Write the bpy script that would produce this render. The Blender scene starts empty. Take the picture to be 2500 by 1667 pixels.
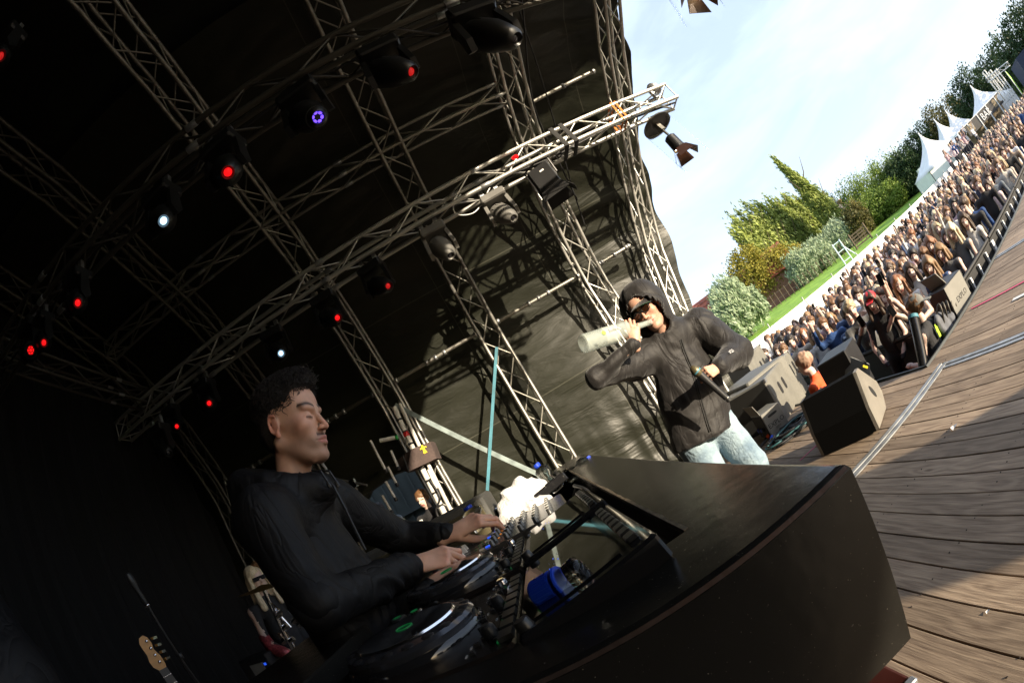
import bpy, bmesh, math, random
import numpy as np
from mathutils import Vector, Matrix, noise
R_=math.radians; PI=math.pi
rnd=random.Random(7)
sc=bpy.context.scene; COL=sc.collection
# ------------------------------------------------ camera: a full-frame fisheye held over the front edge of the booth
H=1.25                                   # camera height above the deck (deck = 0)
CAMR=np.array([[0.8623,0.4997,-0.0821],[0.0501,-0.2455,-0.9681],[-0.5039,0.8307,-0.2367]])
u_,s_,v_=np.linalg.svd(CAMR); CAMR=u_@v_
FOC=16.575
cam=bpy.data.cameras.new('camera'); camo=bpy.data.objects.new('camera',cam); COL.objects.link(camo)
cam.type='PANO'; cam.sensor_fit='HORIZONTAL'; cam.sensor_width=36.0
for tgt in (cam,getattr(cam,'cycles',None)):
    try:
        tgt.panorama_type='FISHEYE_EQUISOLID'; tgt.fisheye_lens=FOC; tgt.fisheye_fov=R_(200)
    except Exception: pass
cam.clip_start=0.02; cam.clip_end=2000
M4=Matrix.Identity(4)
for i in range(3):
    for j in range(3): M4[i][j]=float(CAMR[i][j])
M4.translation=(0,0,H); camo.matrix_world=M4; sc.camera=camo
# ------------------------------------------------ sun, sky, exposure
SUN_EL=13.0; SUN_DIR=Vector((-.50,.866,-math.tan(R_(SUN_EL)))).normalized()   # the way the light travels
sun=bpy.data.lights.new('sun','SUN'); suno=bpy.data.objects.new('sun',sun); COL.objects.link(suno)
sun.energy=4.6; sun.angle=R_(.5); sun.color=(1,.85,.64)
suno.rotation_euler=SUN_DIR.to_track_quat('-Z','Y').to_euler()
w=bpy.data.worlds.new('World'); sc.world=w; w.use_nodes=True
nt=w.node_tree; nt.nodes.clear(); N=nt.nodes.new; L=nt.links.new
out=N('ShaderNodeOutputWorld'); bg=N('ShaderNodeBackground'); sky=N('ShaderNodeTexSky')
sky.sky_type='NISHITA'; sky.sun_disc=False; sky.sun_elevation=R_(SUN_EL)
sky.sun_rotation=math.atan2(-SUN_DIR.x,-SUN_DIR.y); sky.altitude=0; sky.air_density=1.0; sky.dust_density=2.2; sky.ozone_density=1.3
bg.inputs['Strength'].default_value=.105
tc=N('ShaderNodeTexCoord'); mp=N('ShaderNodeMapping'); mp.inputs['Scale'].default_value=(1.6,1.6,5.5)
nz=N('ShaderNodeTexNoise'); nz.inputs['Scale'].default_value=1.7; nz.inputs['Detail'].default_value=7; nz.inputs['Roughness'].default_value=.55; nz.inputs['Distortion'].default_value=.35
cr=N('ShaderNodeValToRGB'); cr.color_ramp.elements[0].position=.36; cr.color_ramp.elements[0].color=(.40,.40,.40,1); cr.color_ramp.elements[1].position=1.0; cr.color_ramp.elements[1].color=(.85,.85,.85,1)
mx=N('ShaderNodeMixRGB'); mx.inputs[2].default_value=(5.7,6.7,8.5,1)
L(tc.outputs['Generated'],mp.inputs[0]); L(mp.outputs[0],nz.inputs['Vector']); L(nz.outputs[0],cr.inputs[0]); L(cr.outputs[0],mx.inputs[0])
L(sky.outputs[0],mx.inputs[1]); L(mx.outputs[0],bg.inputs['Color']); L(bg.outputs[0],out.inputs[0])
sc.view_settings.view_transform='Standard'; sc.view_settings.look='None'; sc.view_settings.gamma=1; sc.view_settings.use_curve_mapping=False
sc.view_settings.exposure=1.3
sc.render.engine='CYCLES'; sc.cycles.max_bounces=7; sc.cycles.diffuse_bounces=3; sc.cycles.glossy_bounces=4; sc.cycles.transmission_bounces=7; sc.cycles.transparent_max_bounces=12
sc.cycles.use_denoising=True; sc.cycles.sample_clamp_indirect=6
sc.cycles.caustics_reflective=False; sc.cycles.caustics_refractive=False
# ------------------------------------------------ helpers
K=2500/2352
def ray(px,py):
    x=px*K-1250; y=py*K-833.5; r=math.hypot(x,y); f=2500*FOC/36; th=2*math.asin(min(1,r/(2*f)))
    c=np.array([math.sin(th)*x/r,-math.sin(th)*y/r,-math.cos(th)]); return Vector([float(v) for v in CAMR@c])
def at(px,py,X=None,Y=None,Z=None,D=None):
    "the point of the place seen in direction (px,py) at a given x, y, height or distance"
    d=ray(px,py)
    s=X/d.x if X is not None else Y/d.y if Y is not None else (Z-H)/d.z if Z is not None else D
    return Vector((d.x*s,d.y*s,d.z*s+H))
def azp(az,dist,z=0): return Vector((dist*math.sin(R_(az)),dist*math.cos(R_(az)),z))
WM={}
def link(o,parent=None,world=Matrix.Identity(4)):
    COL.objects.link(o); WM[o]=world.copy()
    if parent is not None:
        o.parent=parent; o.matrix_local=WM[parent].inverted()@world
    else: o.matrix_world=world
    return o
def tag(o,label=None,cat=None,group=None,kind=None):
    for k,v in (('label',label),('category',cat),('group',group),('kind',kind)):
        if v: o[k]=v
    return o
def thing(name,label,cat,loc=(0,0,0),rz=0,group=None):
    o=bpy.data.objects.new(name,None); o.empty_display_size=.1
    link(o,None,Matrix.Translation(Vector(loc))@Matrix.Rotation(rz,4,'Z')); return tag(o,label,cat,group)
def mat(name,col,rough=.6,metal=0,spec=.5,emit=None,es=1,var=.0,vs=6,bump=0,bs=30,alpha=1,trans=0,ior=1.45,coat=0,sheen=0,stretch=None,obj=False,col2=None,detail=4):
    m=bpy.data.materials.new(name); m.use_nodes=True; n=m.node_tree; p=n.nodes['Principled BSDF']
    p.inputs['Base Color'].default_value=(*col,1); p.inputs['Roughness'].default_value=rough; p.inputs['Metallic'].default_value=metal
    p.inputs['Specular IOR Level'].default_value=spec; p.inputs['IOR'].default_value=ior; p.inputs['Coat Weight'].default_value=coat
    p.inputs['Transmission Weight'].default_value=trans; p.inputs['Alpha'].default_value=alpha; p.inputs['Sheen Weight'].default_value=sheen
    if emit: p.inputs['Emission Color'].default_value=(*emit,1); p.inputs['Emission Strength'].default_value=es
    if var or bump or col2:
        g=n.nodes.new('ShaderNodeTexCoord'); src=g.outputs['Object']
        if stretch:
            q=n.nodes.new('ShaderNodeMapping'); q.inputs['Scale'].default_value=stretch; n.links.new(src,q.inputs[0]); src=q.outputs[0]
        if var or col2:
            t=n.nodes.new('ShaderNodeTexNoise'); t.inputs['Scale'].default_value=vs; t.inputs['Detail'].default_value=detail; n.links.new(src,t.inputs['Vector'])
            r=n.nodes.new('ShaderNodeValToRGB'); c2=col2 or tuple(c*(1-var) for c in col)
            r.color_ramp.elements[0].position=.35; r.color_ramp.elements[1].position=.65
            r.color_ramp.elements[0].color=(*c2,1); r.color_ramp.elements[1].color=(*[min(1,c*(1+var*.6)) for c in col],1)
            n.links.new(t.outputs[0],r.inputs[0]); n.links.new(r.outputs[0],p.inputs['Base Color'])
        if bump:
            t=n.nodes.new('ShaderNodeTexNoise'); t.inputs['Scale'].default_value=bs; t.inputs['Detail'].default_value=3; n.links.new(src,t.inputs['Vector'])
            b=n.nodes.new('ShaderNodeBump'); b.inputs['Strength'].default_value=bump; b.inputs['Distance'].default_value=.02; n.links.new(t.outputs[0],b.inputs['Height']); n.links.new(b.outputs[0],p.inputs['Normal'])
    return m
def ortho(d):
    d=Vector(d).normalized(); a=Vector((0,0,1)) if abs(d.z)<.9 else Vector((1,0,0))
    x=a.cross(d).normalized(); return x,d.cross(x).normalized()
class MB:
    def __init__(s): s.v=[]; s.f=[]; s.m=[]
    def add(s,vs,fs,mi=0):
        b=len(s.v); s.v+=[tuple(v) for v in vs]; s.f+=[tuple(b+i for i in f) for f in fs]; s.m+=[mi]*len(fs); return s
    def box(s,c,d,M=None,mi=0,taper=1,ch=0):
        c=Vector(c); x,y,z=[k/2 for k in d]
        if ch:
            poly=[(-x+ch,-y),(x-ch,-y),(x,-y+ch),(x,y-ch),(x-ch,y),(-x+ch,y),(-x,y-ch),(-x,-y+ch)]
            rings=[[(px*(1-ch/x),py*(1-ch/y),-z) for px,py in poly],[(px,py,-z+ch) for px,py in poly],[(px,py,z-ch) for px,py in poly],[(px*(1-ch/x),py*(1-ch/y),z) for px,py in poly]]
            return s.loft([[ (M@Vector(p) if M else Vector(p))+c for p in r] for r in rings],mi)
        vs=[Vector((a*x*(taper if k>0 else 1),b*y*(taper if k>0 else 1),k*z)) for k in(-1,1) for a,b in((-1,-1),(1,-1),(1,1),(-1,1))]
        if M: vs=[M@v for v in vs]
        return s.add([v+c for v in vs],[(3,2,1,0),(4,5,6,7),(0,1,5,4),(1,2,6,5),(2,3,7,6),(3,0,4,7)],mi)
    def loft(s,rings,mi=0,cap=True,closed=False):
        n=len(rings[0]); vs=[p for r in rings for p in r]; fs=[]
        k=len(rings)
        for i in range(k if closed else k-1):
            a=i*n; b=((i+1)%k)*n
            for j in range(n): fs.append((a+j,a+(j+1)%n,b+(j+1)%n,b+j))
        if cap and not closed: fs.append(tuple(range(n-1,-1,-1))); fs.append(tuple(range((k-1)*n,k*n)))
        return s.add(vs,fs,mi)
    def tube(s,P,r,n=8,mi=0,cap=True,closed=False,flat=1,up=None):
        P=[Vector(p) for p in P]; rings=[]; m=len(P)
        rr=r if isinstance(r,(list,tuple)) else [r]*m
        x=None
        for i,p in enumerate(P):
            if closed: t=P[(i+1)%m]-P[i-1]
            else: t=P[min(i+1,m-1)]-P[max(i-1,0)]
            t.normalize()
            if x is None:
                x,y=ortho(t)
                if up is not None: x=Vector(up).cross(t).normalized()
            else: x=(x-t*x.dot(t)).normalized()
            y=t.cross(x)
            rings.append([p+(x*math.cos(a)+y*math.sin(a)*flat)*rr[i] for a in [2*PI*j/n for j in range(n)]])
        return s.loft(rings,mi,cap,closed)
    def lathe(s,prof,M,n=20,mi=0,cap=True):
        return s.loft([[M@Vector((r*math.cos(2*PI*j/n),r*math.sin(2*PI*j/n),z)) for j in range(n)] for r,z in prof],mi,cap)
    def ell(s,c,r,M=None,n=12,k=8,mi=0):
        c=Vector(c); rings=[]
        for i in range(k+1):
            a=PI*(i+.02)/(k+.04); rings.append([ (M@Vector((r[0]*math.sin(a)*math.cos(b),r[1]*math.sin(a)*math.sin(b),-r[2]*math.cos(a))) if M else Vector((r[0]*math.sin(a)*math.cos(b),r[1]*math.sin(a)*math.sin(b),-r[2]*math.cos(a))))+c for b in [2*PI*j/n for j in range(n)]])
        return s.loft(rings,mi)
    def prism(s,poly,vec,mi=0):
        vec=Vector(vec); a=[Vector(p) for p in poly]; return s.loft([a,[p+vec for p in a]],mi)
    def quad(s,a,b,c,d,mi=0): return s.add([a,b,c,d],[(0,1,2,3)],mi)
    def build(s,name,mats,parent=None,smooth=False,org=None,world=None):
        mats=mats if isinstance(mats,(list,tuple)) else [mats]
        if world is None:
            if parent is not None and org is None: W=WM[parent]
            else:
                if org is None:
                    a=np.array(s.v); lo,hi=a.min(0),a.max(0); org=((lo[0]+hi[0])/2,(lo[1]+hi[1])/2,lo[2])
                W=Matrix.Translation(Vector(org))
            I=W.inverted(); vs=[I@Vector(v) for v in s.v]
        else: W=world; vs=s.v
        me=bpy.data.meshes.new(name); me.from_pydata([tuple(v) for v in vs],[],s.f); 
        for m in mats: me.materials.append(m)
        if len(mats)>1: me.polygons.foreach_set('material_index',s.m)
        if smooth:
            me.polygons.foreach_set('use_smooth',[True]*len(me.polygons))
            if smooth!='all':
                try: me.set_sharp_from_angle(angle=R_(38))
                except Exception: pass
        me.update()
        bm=bmesh.new(); bm.from_mesh(me); bmesh.ops.recalc_face_normals(bm,faces=bm.faces); bm.to_mesh(me); bm.free()
        o=bpy.data.objects.new(name,me); return link(o,parent,W)
def npmesh(name,V,F,mats,parent=None,mi=None,smooth=True,world=None):
    "big mesh from numpy arrays (all faces with the same number of corners)"
    W=world if world is not None else (WM[parent] if parent is not None else Matrix.Identity(4))
    V=np.asarray(V,float)
    if parent is not None and world is None:
        I=np.array(W.inverted()); V=V@I[:3,:3].T+I[:3,3]
    me=bpy.data.meshes.new(name); n=F.shape[1]
    me.vertices.add(len(V)); me.vertices.foreach_set('co',V.astype(np.float32).ravel())
    me.loops.add(F.size); me.loops.foreach_set('vertex_index',F.astype(np.int32).ravel())
    me.polygons.add(len(F)); me.polygons.foreach_set('loop_start',np.arange(0,F.size,n,dtype=np.int32))
    me.update(calc_edges=True)
    mats=mats if isinstance(mats,(list,tuple)) else [mats]
    for m in mats: me.materials.append(m)
    if mi is not None: me.polygons.foreach_set('material_index',np.asarray(mi,np.int32))
    me.polygons.foreach_set('use_smooth',np.full(len(F),bool(smooth)))
    me.validate(); me.update()
    o=bpy.data.objects.new(name,me); return link(o,parent,W)
UN={}
def rod(name,p,q,r,m,parent,n=7):
    "a straight bar that shares one unit cylinder mesh per material"
    k=(m.name,n)
    if k not in UN:
        b=MB(); b.lathe([(1,0),(1,1)],Matrix.Identity(4),n); me=bpy.data.meshes.new('bar'); me.from_pydata(b.v,[],b.f); me.materials.append(m)
        me.polygons.foreach_set('use_smooth',[len(f)==4 for f in b.f])
        UN[k]=me
    p=Vector(p); q=Vector(q); d=q-p; x,y=ortho(d); l=d.length; z=d/l
    W=Matrix(((x.x*r,y.x*r,z.x*l,p.x),(x.y*r,y.y*r,z.y*l,p.y),(x.z*r,y.z*r,z.z*l,p.z),(0,0,0,1)))
    return link(bpy.data.objects.new(name,UN[k]),parent,W)
BX={}
def cube(name,c,d,m,parent,M=None):
    if m.name not in BX:
        b=MB(); b.box((0,0,0),(1,1,1)); me=bpy.data.meshes.new('block'); me.from_pydata(b.v,[],b.f); me.materials.append(m); BX[m.name]=me
    W=Matrix.Translation(Vector(c))@(M.to_4x4() if M else Matrix.Identity(4))@Matrix.Diagonal((*d,1))
    return link(bpy.data.objects.new(name,BX[m.name]),parent,W)
def text(name,s,size,M,m,parent=None,depth=.002):
    cu=bpy.data.curves.new(name,'FONT'); cu.body=s; cu.size=size; cu.extrude=depth; cu.align_x='CENTER'; cu.align_y='CENTER'; cu.resolution_u=2
    t=bpy.data.objects.new('tmp',cu); COL.objects.link(t); dg=bpy.context.evaluated_depsgraph_get()
    me=bpy.data.meshes.new_from_object(t.evaluated_get(dg)); bpy.data.objects.remove(t); me.materials.clear(); me.materials.append(m)
    return link(bpy.data.objects.new(name,me),parent,M)
def basis(x,y,z,o):
    M=Matrix.Identity(4)
    for i in range(3): M[i][0]=x[i]; M[i][1]=y[i]; M[i][2]=z[i]; M[i][3]=o[i]
    return M
def copy_tree(src,world,parent=None):
    c=src.copy(); link(c,parent,world)
    W0=WM[src].inverted()
    for ch in list(src.children): copy_tree(ch,world@(W0@WM[ch]),c)
    return c
# ---- soft bodies: signed distance fields and surface nets (one continuous skin over many tapered limbs)
def sdcap(P,a,b,ra,rb,sq=None):
    a=np.array(a,float); b=np.array(b,float); ba=b-a; L2=max(float(ba@ba),1e-9)
    t=np.clip(((P-a)@ba)/L2,0,1); d=P-a-t[...,None]*ba
    if sq is not None:  # squash axis: (unit vector, factor)
        ax=np.array(sq[0],float); ax/=np.linalg.norm(ax); k=sq[1]; c=d@ax; d=d+(c*(1/k-1))[...,None]*ax
    r=ra+(rb-ra)*t; n=np.sqrt((d*d).sum(-1)); out=n-r
    if sq is not None: out=out*min(1,sq[1])**.5
    return out
def sdell(P,c,r,M=None):
    d=P-np.array(c,float)
    if M is not None: d=d@np.array(M.to_3x3())
    q=d/np.array(r,float); n=np.sqrt((q*q).sum(-1)); return (n-1)*min(r)
def smin(a,b,k):
    h=np.clip(.5+.5*(b-a)/k,0,1); return b*(1-h)+a*h-k*h*(1-h)
def nets(fn,lo,hi,v):
    lo=np.array(lo,float); hi=np.array(hi,float); n=np.maximum(((hi-lo)/v).astype(int)+2,3)
    ax=[lo[i]+v*np.arange(n[i]) for i in range(3)]
    S=np.empty(n,np.float32); st=max(1,int(400000//(n[1]*n[2])))
    for i in range(0,n[0],st):
        G=np.stack(np.meshgrid(ax[0][i:i+st],ax[1],ax[2],indexing='ij'),-1); S[i:i+st]=fn(G)
    In=S<0; c=np.zeros(n-1,np.int16)
    sl=lambda A,d:A[d[0]:n[0]-1+d[0],d[1]:n[1]-1+d[1],d[2]:n[2]-1+d[2]]
    cs=[(i,j,k) for i in(0,1) for j in(0,1) for k in(0,1)]
    for d in cs: c+=sl(In,d)
    act=(c>0)&(c<8); idx=-np.ones(n-1,np.int64); ids=np.argwhere(act); idx[act]=np.arange(len(ids))
    V=np.zeros((len(ids),3)); W=np.zeros(len(ids))
    for a in cs:
        for k in range(3):
            if a[k]: continue
            b=list(a); b[k]=1
            sa=sl(S,a)[act]; sb=sl(S,b)[act]; cr=(sa<0)!=(sb<0)
            t=np.where(cr,sa/np.where(cr,sa-sb,1),0); p=np.tile(np.array(a,float),(len(ids),1)); p[:,k]+=t
            V+=p*cr[:,None]; W+=cr
    V=lo+v*(ids+V/np.maximum(W,1)[:,None]); F=[]
    for k in range(3):
        A=[0,0,0]; i,j=[q for q in range(3) if q!=k]
        s0=[slice(1,n[q]-1) for q in range(3)]; s0[k]=slice(0,n[k]-1); s1=list(s0); s1[k]=slice(1,n[k])
        a=In[tuple(s0)]; b=In[tuple(s1)]; e=np.argwhere(a!=b); 
        if not len(e): continue
        inside=a[tuple(e.T)]; g=e.copy(); g[:,i]+=1; g[:,j]+=1
        def cell(di,dj):
            h=g.copy(); h[:,i]-=di; h[:,j]-=dj; return idx[tuple(h.T)]
        q=np.stack([cell(1,1),cell(0,1),cell(0,0),cell(1,0)],1)
        flip=inside if k!=1 else ~inside
        q[~flip]=q[~flip][:,::-1]; F.append(q)
    F=np.concatenate(F); F=F[(F>=0).all(1)]
    return V,F
def nnoise(V,scale,seed=0):
    "cheap smooth numpy noise in about -1..1"
    r=np.random.RandomState(seed); o=np.zeros(len(V)); s=np.asarray(V)*np.array(scale)
    for i in range(9):
        d=r.normal(size=3); d/=np.linalg.norm(d); f=r.uniform(.6,1.8); o+=np.sin(s@d*f+r.uniform(0,6.28)+1.3*np.sin(s@r.normal(size=3)*.7+r.uniform(0,6)))
    return o/4.5
def vnormals(V,F):
    a,b,c,d=[V[F[:,i]] for i in range(4)]; n=np.cross(c-a,d-b); o=np.zeros_like(V)
    for i in range(4): np.add.at(o,F[:,i],n)
    return o/np.maximum(np.linalg.norm(o,axis=1),1e-9)[:,None]
def relax(V,F,it=1,k=.5):
    for _ in range(it):
        o=np.zeros_like(V); w=np.zeros(len(V))
        for i in range(4):
            for j in (1,3): np.add.at(o,F[:,i],V[F[:,(i+j)%4]]); np.add.at(w,F[:,i],1)
        V=V*(1-k)+k*o/np.maximum(w,1)[:,None]
    return V
# ------------------------------------------------ materials
M={}
M['alu']=mat('aluminium',(.30,.29,.26),.42,.7,var=.25,vs=9); M['alulit']=mat('sunlit_aluminium',(.56,.55,.51),.42,.7,var=.2,vs=9)  # plain metal, and a brighter copy with sunlight painted in for the lit trusses
M['aludullshade']=mat('dull_shaded_aluminium',(.085,.078,.066),.5,.5,var=.25,vs=9); M['alustrip']=mat('scuffed_aluminium_strip',(.36,.37,.37),.5,.5,var=.3,vs=9)  # darker copy carries painted shade on rear trusses; plain dull grey elsewhere
M['steel']=mat('steel',(.42,.43,.44),.4,.8,var=.2)
M['black']=mat('black_plastic',(.018,.018,.019),.45,var=.2)
M['blackm']=mat('black_matt',(.012,.012,.012),.75)
M['gloss']=mat('black_gloss',(.012,.012,.013),.06,spec=.6)
M['screen']=mat('screen_glass',(.008,.008,.009),.03,spec=.85)
M['chrome']=mat('chrome',(.8,.8,.82),.15,1)
M['white']=mat('white_paint',(.8,.8,.78),.5,var=.05)
M['whitecloth']=mat('white_towel_cotton',(.62,.62,.62),.95,bump=.5,bs=120,sheen=.3)
M['grey']=mat('grey_paint',(.22,.22,.21),.55,var=.15)
M['spk']=mat('speaker_paint',(.07,.068,.06),.55,bump=.25,bs=180,var=.1)
M['spkgrille']=mat('speaker_foam',(.0045,.0045,.0045),.9,spec=.12,bump=.6,bs=300)
M['red']=mat('red_plastic',(.55,.02,.02),.4)
M['blue']=mat('blue_plastic',(.01,.05,.5),.35)
M['strapblue']=mat('blue_webbing',(.05,.19,.25),.6,var=.35,vs=3,bump=.2,bs=90)
M['strapgrey']=mat('worn_blue_steel',(.22,.27,.27),.5,.1,var=.35,vs=7)
M['orange']=mat('orange_jacket',(.75,.09,.02),.7)
M['glass']=mat('clear_plastic',(1,1,1),.02,trans=1,ior=1.2)
M['yellow']=mat('yellow_print',(.8,.6,.03),.5)
M['cable']=mat('cable_rubber',(.015,.015,.016),.5)
M['skin']=mat('skin',(.52,.29,.2),.5,var=.16,vs=22,spec=.35)
M['skinlite']=mat('light_skin',(.6,.37,.28),.5,spec=.35)
M['denim']=mat('washed_denim',(.30,.39,.44),.85,col2=(.12,.18,.24),vs=7,bump=.4,bs=60)
# ================================================= ground and far setting
G0=-1.2                                  # the field lies 1.2 m below the deck
def nodes(m): n=m.node_tree; return n,n.nodes,n.links,n.nodes['Principled BSDF']
M['grass']=mat('grass_blades',(.24,.40,.045),.8,col2=(.13,.25,.025),vs=1.2,bump=.6,bs=40,detail=8)
M['dirt']=mat('trodden_ground',(.16,.13,.09),.95,col2=(.08,.07,.05),vs=1.5,bump=.5,bs=12)
def gz(y): u=min(1,max(0,(y-15)/32)); return G0+1.75*u*u*(3-2*u)
b=MB(); ys=[-900,-200,0,15]+[15+2*i for i in range(1,18)]+[60,120,300,900]; xs=[-900,-100,-20,20,60,100,200,900]
b.add([(x,y,gz(y)+.04*math.sin(x*.3+y*.2)*(y>16)) for y in ys for x in xs],[(j*len(xs)+i,j*len(xs)+i+1,(j+1)*len(xs)+i+1,(j+1)*len(xs)+i) for j in range(len(ys)-1) for i in range(len(xs)-1)]); tag(b.build('grass_field',M['grass'],org=(0,0,G0)),kind='structure')
b=MB(); b.quad((-30,-30,G0+.012),(46,-30,G0+.012),(46,13.8,G0+.012),(-30,13.8,G0+.012)); tag(b.build('crowd_ground',M['dirt'],org=(0,0,G0)),kind='structure')
# ================================================= the deck: planks laid along y between aluminium joint strips
def wood():
    m=bpy.data.materials.new('weathered_plank'); m.use_nodes=True; n,nd,lk,p=nodes(m)
    new=nd.new; oi=new('ShaderNodeObjectInfo'); tc=new('ShaderNodeTexCoord'); mul=new('ShaderNodeMath'); mul.operation='MULTIPLY'; mul.inputs[1].default_value=37
    lk.new(oi.outputs['Random'],mul.inputs[0]); cb=new('ShaderNodeCombineXYZ'); lk.new(mul.outputs[0],cb.inputs[0]); lk.new(mul.outputs[0],cb.inputs[1]); lk.new(mul.outputs[0],cb.inputs[2])
    geo=new('ShaderNodeNewGeometry'); ad=new('ShaderNodeVectorMath'); lk.new(geo.outputs['Position'],ad.inputs[0]); lk.new(cb.outputs[0],ad.inputs[1])
    mp=new('ShaderNodeMapping'); mp.inputs['Scale'].default_value=(9,1.1,9); lk.new(ad.outputs[0],mp.inputs[0])
    warp=new('ShaderNodeTexNoise'); warp.inputs['Scale'].default_value=1.1; warp.inputs['Detail'].default_value=2; lk.new(mp.outputs[0],warp.inputs['Vector'])
    # knots: distance to sparse points pushes the rings aside
    vo=new('ShaderNodeTexVoronoi'); vo.inputs['Scale'].default_value=1.0; mp2=new('ShaderNodeMapping'); mp2.inputs['Scale'].default_value=(6.5,2.2,1); lk.new(ad.outputs[0],mp2.inputs[0]); lk.new(mp2.outputs[0],vo.inputs['Vector'])
    kn=new('ShaderNodeMapRange'); kn.inputs[1].default_value=0; kn.inputs[2].default_value=.42; kn.inputs[3].default_value=1; kn.inputs[4].default_value=0; lk.new(vo.outputs['Distance'],kn.inputs[0])
    def math_(op,a,b=None,v=None):
        q=new('ShaderNodeMath'); q.operation=op; lk.new(a,q.inputs[0])
        if b is not None: lk.new(b,q.inputs[1])
        if v is not None: q.inputs[1].default_value=v
        return q.outputs[0]
    h=math_('MULTIPLY',warp.outputs[0],v=9.0); k2=math_('MULTIPLY',kn.outputs[0],v=2.2); h=math_('ADD',h,k2)
    sp=new('ShaderNodeSeparateXYZ'); lk.new(ad.outputs[0],sp.inputs[0]); xx=math_('MULTIPLY',sp.outputs[0],v=30); h=math_('ADD',h,xx)
    ring=math_('SINE',math_('MULTIPLY',h,v=3.4))
    fine=new('ShaderNodeTexNoise'); fine.inputs['Scale'].default_value=1; fine.inputs['Detail'].default_value=6; mp3=new('ShaderNodeMapping'); mp3.inputs['Scale'].default_value=(160,7,10); lk.new(ad.outputs[0],mp3.inputs[0]); lk.new(mp3.outputs[0],fine.inputs['Vector'])
    big=new('ShaderNodeTexNoise'); big.inputs['Scale'].default_value=2.5; lk.new(ad.outputs[0],big.inputs['Vector'])
    r=new('ShaderNodeValToRGB'); r.color_ramp.elements[0].color=(.175,.124,.086,1); r.color_ramp.elements[1].color=(.38,.29,.205,1); r.color_ramp.elements[0].position=.1; r.color_ramp.elements[1].position=.62
    s=math_('MULTIPLY_ADD',ring,v=.11); s.node.inputs[2].default_value=.0
    s=math_('ADD',s,math_('MULTIPLY',fine.outputs[0],v=.75)); lk.new(s,r.inputs[0])
    hs=new('ShaderNodeHueSaturation'); lk.new(r.outputs[0],hs.inputs['Color']); vv=new('ShaderNodeMapRange'); vv.inputs[3].default_value=.72; vv.inputs[4].default_value=1.25; lk.new(oi.outputs['Random'],vv.inputs[0])
    bv=math_('MULTIPLY',vv.outputs[0],math_('ADD',math_('MULTIPLY',big.outputs[0],v=.7),None,.65)); lk.new(bv,hs.inputs['Value'])
    kd=new('ShaderNodeMapRange'); kd.inputs[1].default_value=.0; kd.inputs[2].default_value=.1; kd.inputs[3].default_value=1; kd.inputs[4].default_value=0; lk.new(vo.outputs['Distance'],kd.inputs[0])
    mx=new('ShaderNodeMixRGB'); mx.inputs[2].default_value=(.07,.038,.022,1); lk.new(math_('MULTIPLY',kd.outputs[0],v=.85),mx.inputs[0]); lk.new(hs.outputs[0],mx.inputs[1]); lk.new(mx.outputs[0],p.inputs['Base Color'])
    p.inputs['Roughness'].default_value=.78; p.inputs['Specular IOR Level'].default_value=.3
    bu=new('ShaderNodeBump'); bu.inputs['Strength'].default_value=.7; bu.inputs['Distance'].default_value=.003; lk.new(s,bu.inputs['Height']); lk.new(bu.outputs[0],p.inputs['Normal'])
    return m
M['wood']=wood()
deck=thing('stage_deck',None,None,(0,0,0)); tag(deck,kind='structure')
pitch=.142
def planks(x0,x1,y0,y1,cuts=()):
    n=int(round((x1-x0)/pitch)); pw=(x1-x0)/n
    for i in range(n):
        a=x0+i*pw; ys=[y0]+[c+rnd.uniform(-.5,.5) for c in cuts]+[y1]
        for j in range(len(ys)-1):
            p=MB(); z=rnd.uniform(-.0018,.0018); g=.0026; A,B=a+g,a+pw-g; y_0,y_1=ys[j]+.002,ys[j+1]-.002; c=.0025; t=rnd.uniform(-.0012,.0012)
            sec=[(A,-.03,0),(B,-.03,0),(B,-c,0),(B-c,t,0),(A+c,-t,0),(A,-c,0)]
            p.loft([[(x,y_0,zz+z) for x,zz,_ in sec],[(x,y_1,zz+z) for x,zz,_ in sec]])
            p.build('plank',M['wood'],deck)
planks(-5.2,2.86,-3.4,2.44); planks(-5.2,3.0,2.57,6.3); planks(2.98,5.18,-3.4,2.72); planks(5.3,10.4,-3.4,2.72)
def strip(a,b,wd,name='joint_strip'):
    a=Vector(a); b=Vector(b); d=(b-a).normalized(); s=Vector((-d.y,d.x,0)); p=MB()
    for o1,o2,z in ((-wd/2,-wd*.12,.004),(wd*.12,wd/2,.004),(-wd*.12,wd*.12,-.006)):
        p.loft([[q+s*o1+Vector((0,0,-.03)),q+s*o2+Vector((0,0,-.03)),q+s*o2+Vector((0,0,z)),q+s*o1+Vector((0,0,z))] for q in (a,b)])
    p.build(name,M['alustrip'],deck)
strip((-5.2,2.505,0),(2.975,2.505,0),.11); strip((2.92,-3.4,0),(2.92,2.44,0),.10); strip((5.24,-3.4,0),(5.24,2.72,0),.10)
M['screw']=mat('rusty_screw',(.04,.03,.025),.7,.3)
b=MB()
for x0,x1,ys in ((-.2,2.86,(-.1,.55,1.2,1.85,2.38)),(-1,3,(2.65,3.3,3.95,4.6,5.2)),(2.98,5.18,(-.1,.55,1.2,1.85,2.5)),(5.3,8,(-.1,.55,1.2,1.85,2.5))):
    n=int(round((x1-x0)/pitch)); pw=(x1-x0)/n
    for i in range(n):
        for y in ys:
            for o in (.28,.72):
                x=x0+(i+o)*pw+rnd.uniform(-.008,.008); yy=y+rnd.uniform(-.012,.012); b.lathe([(.0042,-.001),(.0036,.0019)],Matrix.Translation((x,yy,0)),6)
tag(b.build('screws',M['screw'],deck),kind='stuff')
M['under']=mat('black_board',(.015,.015,.015),.8,bump=.2,bs=20)
b=MB(); b.box((-1.1,1.45,-.055),(8.2,9.7,.04)); b.box((6.7,-.34,-.055),(7.35,6.12,.04)); b.build('subfloor',M['under'],deck)
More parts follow.
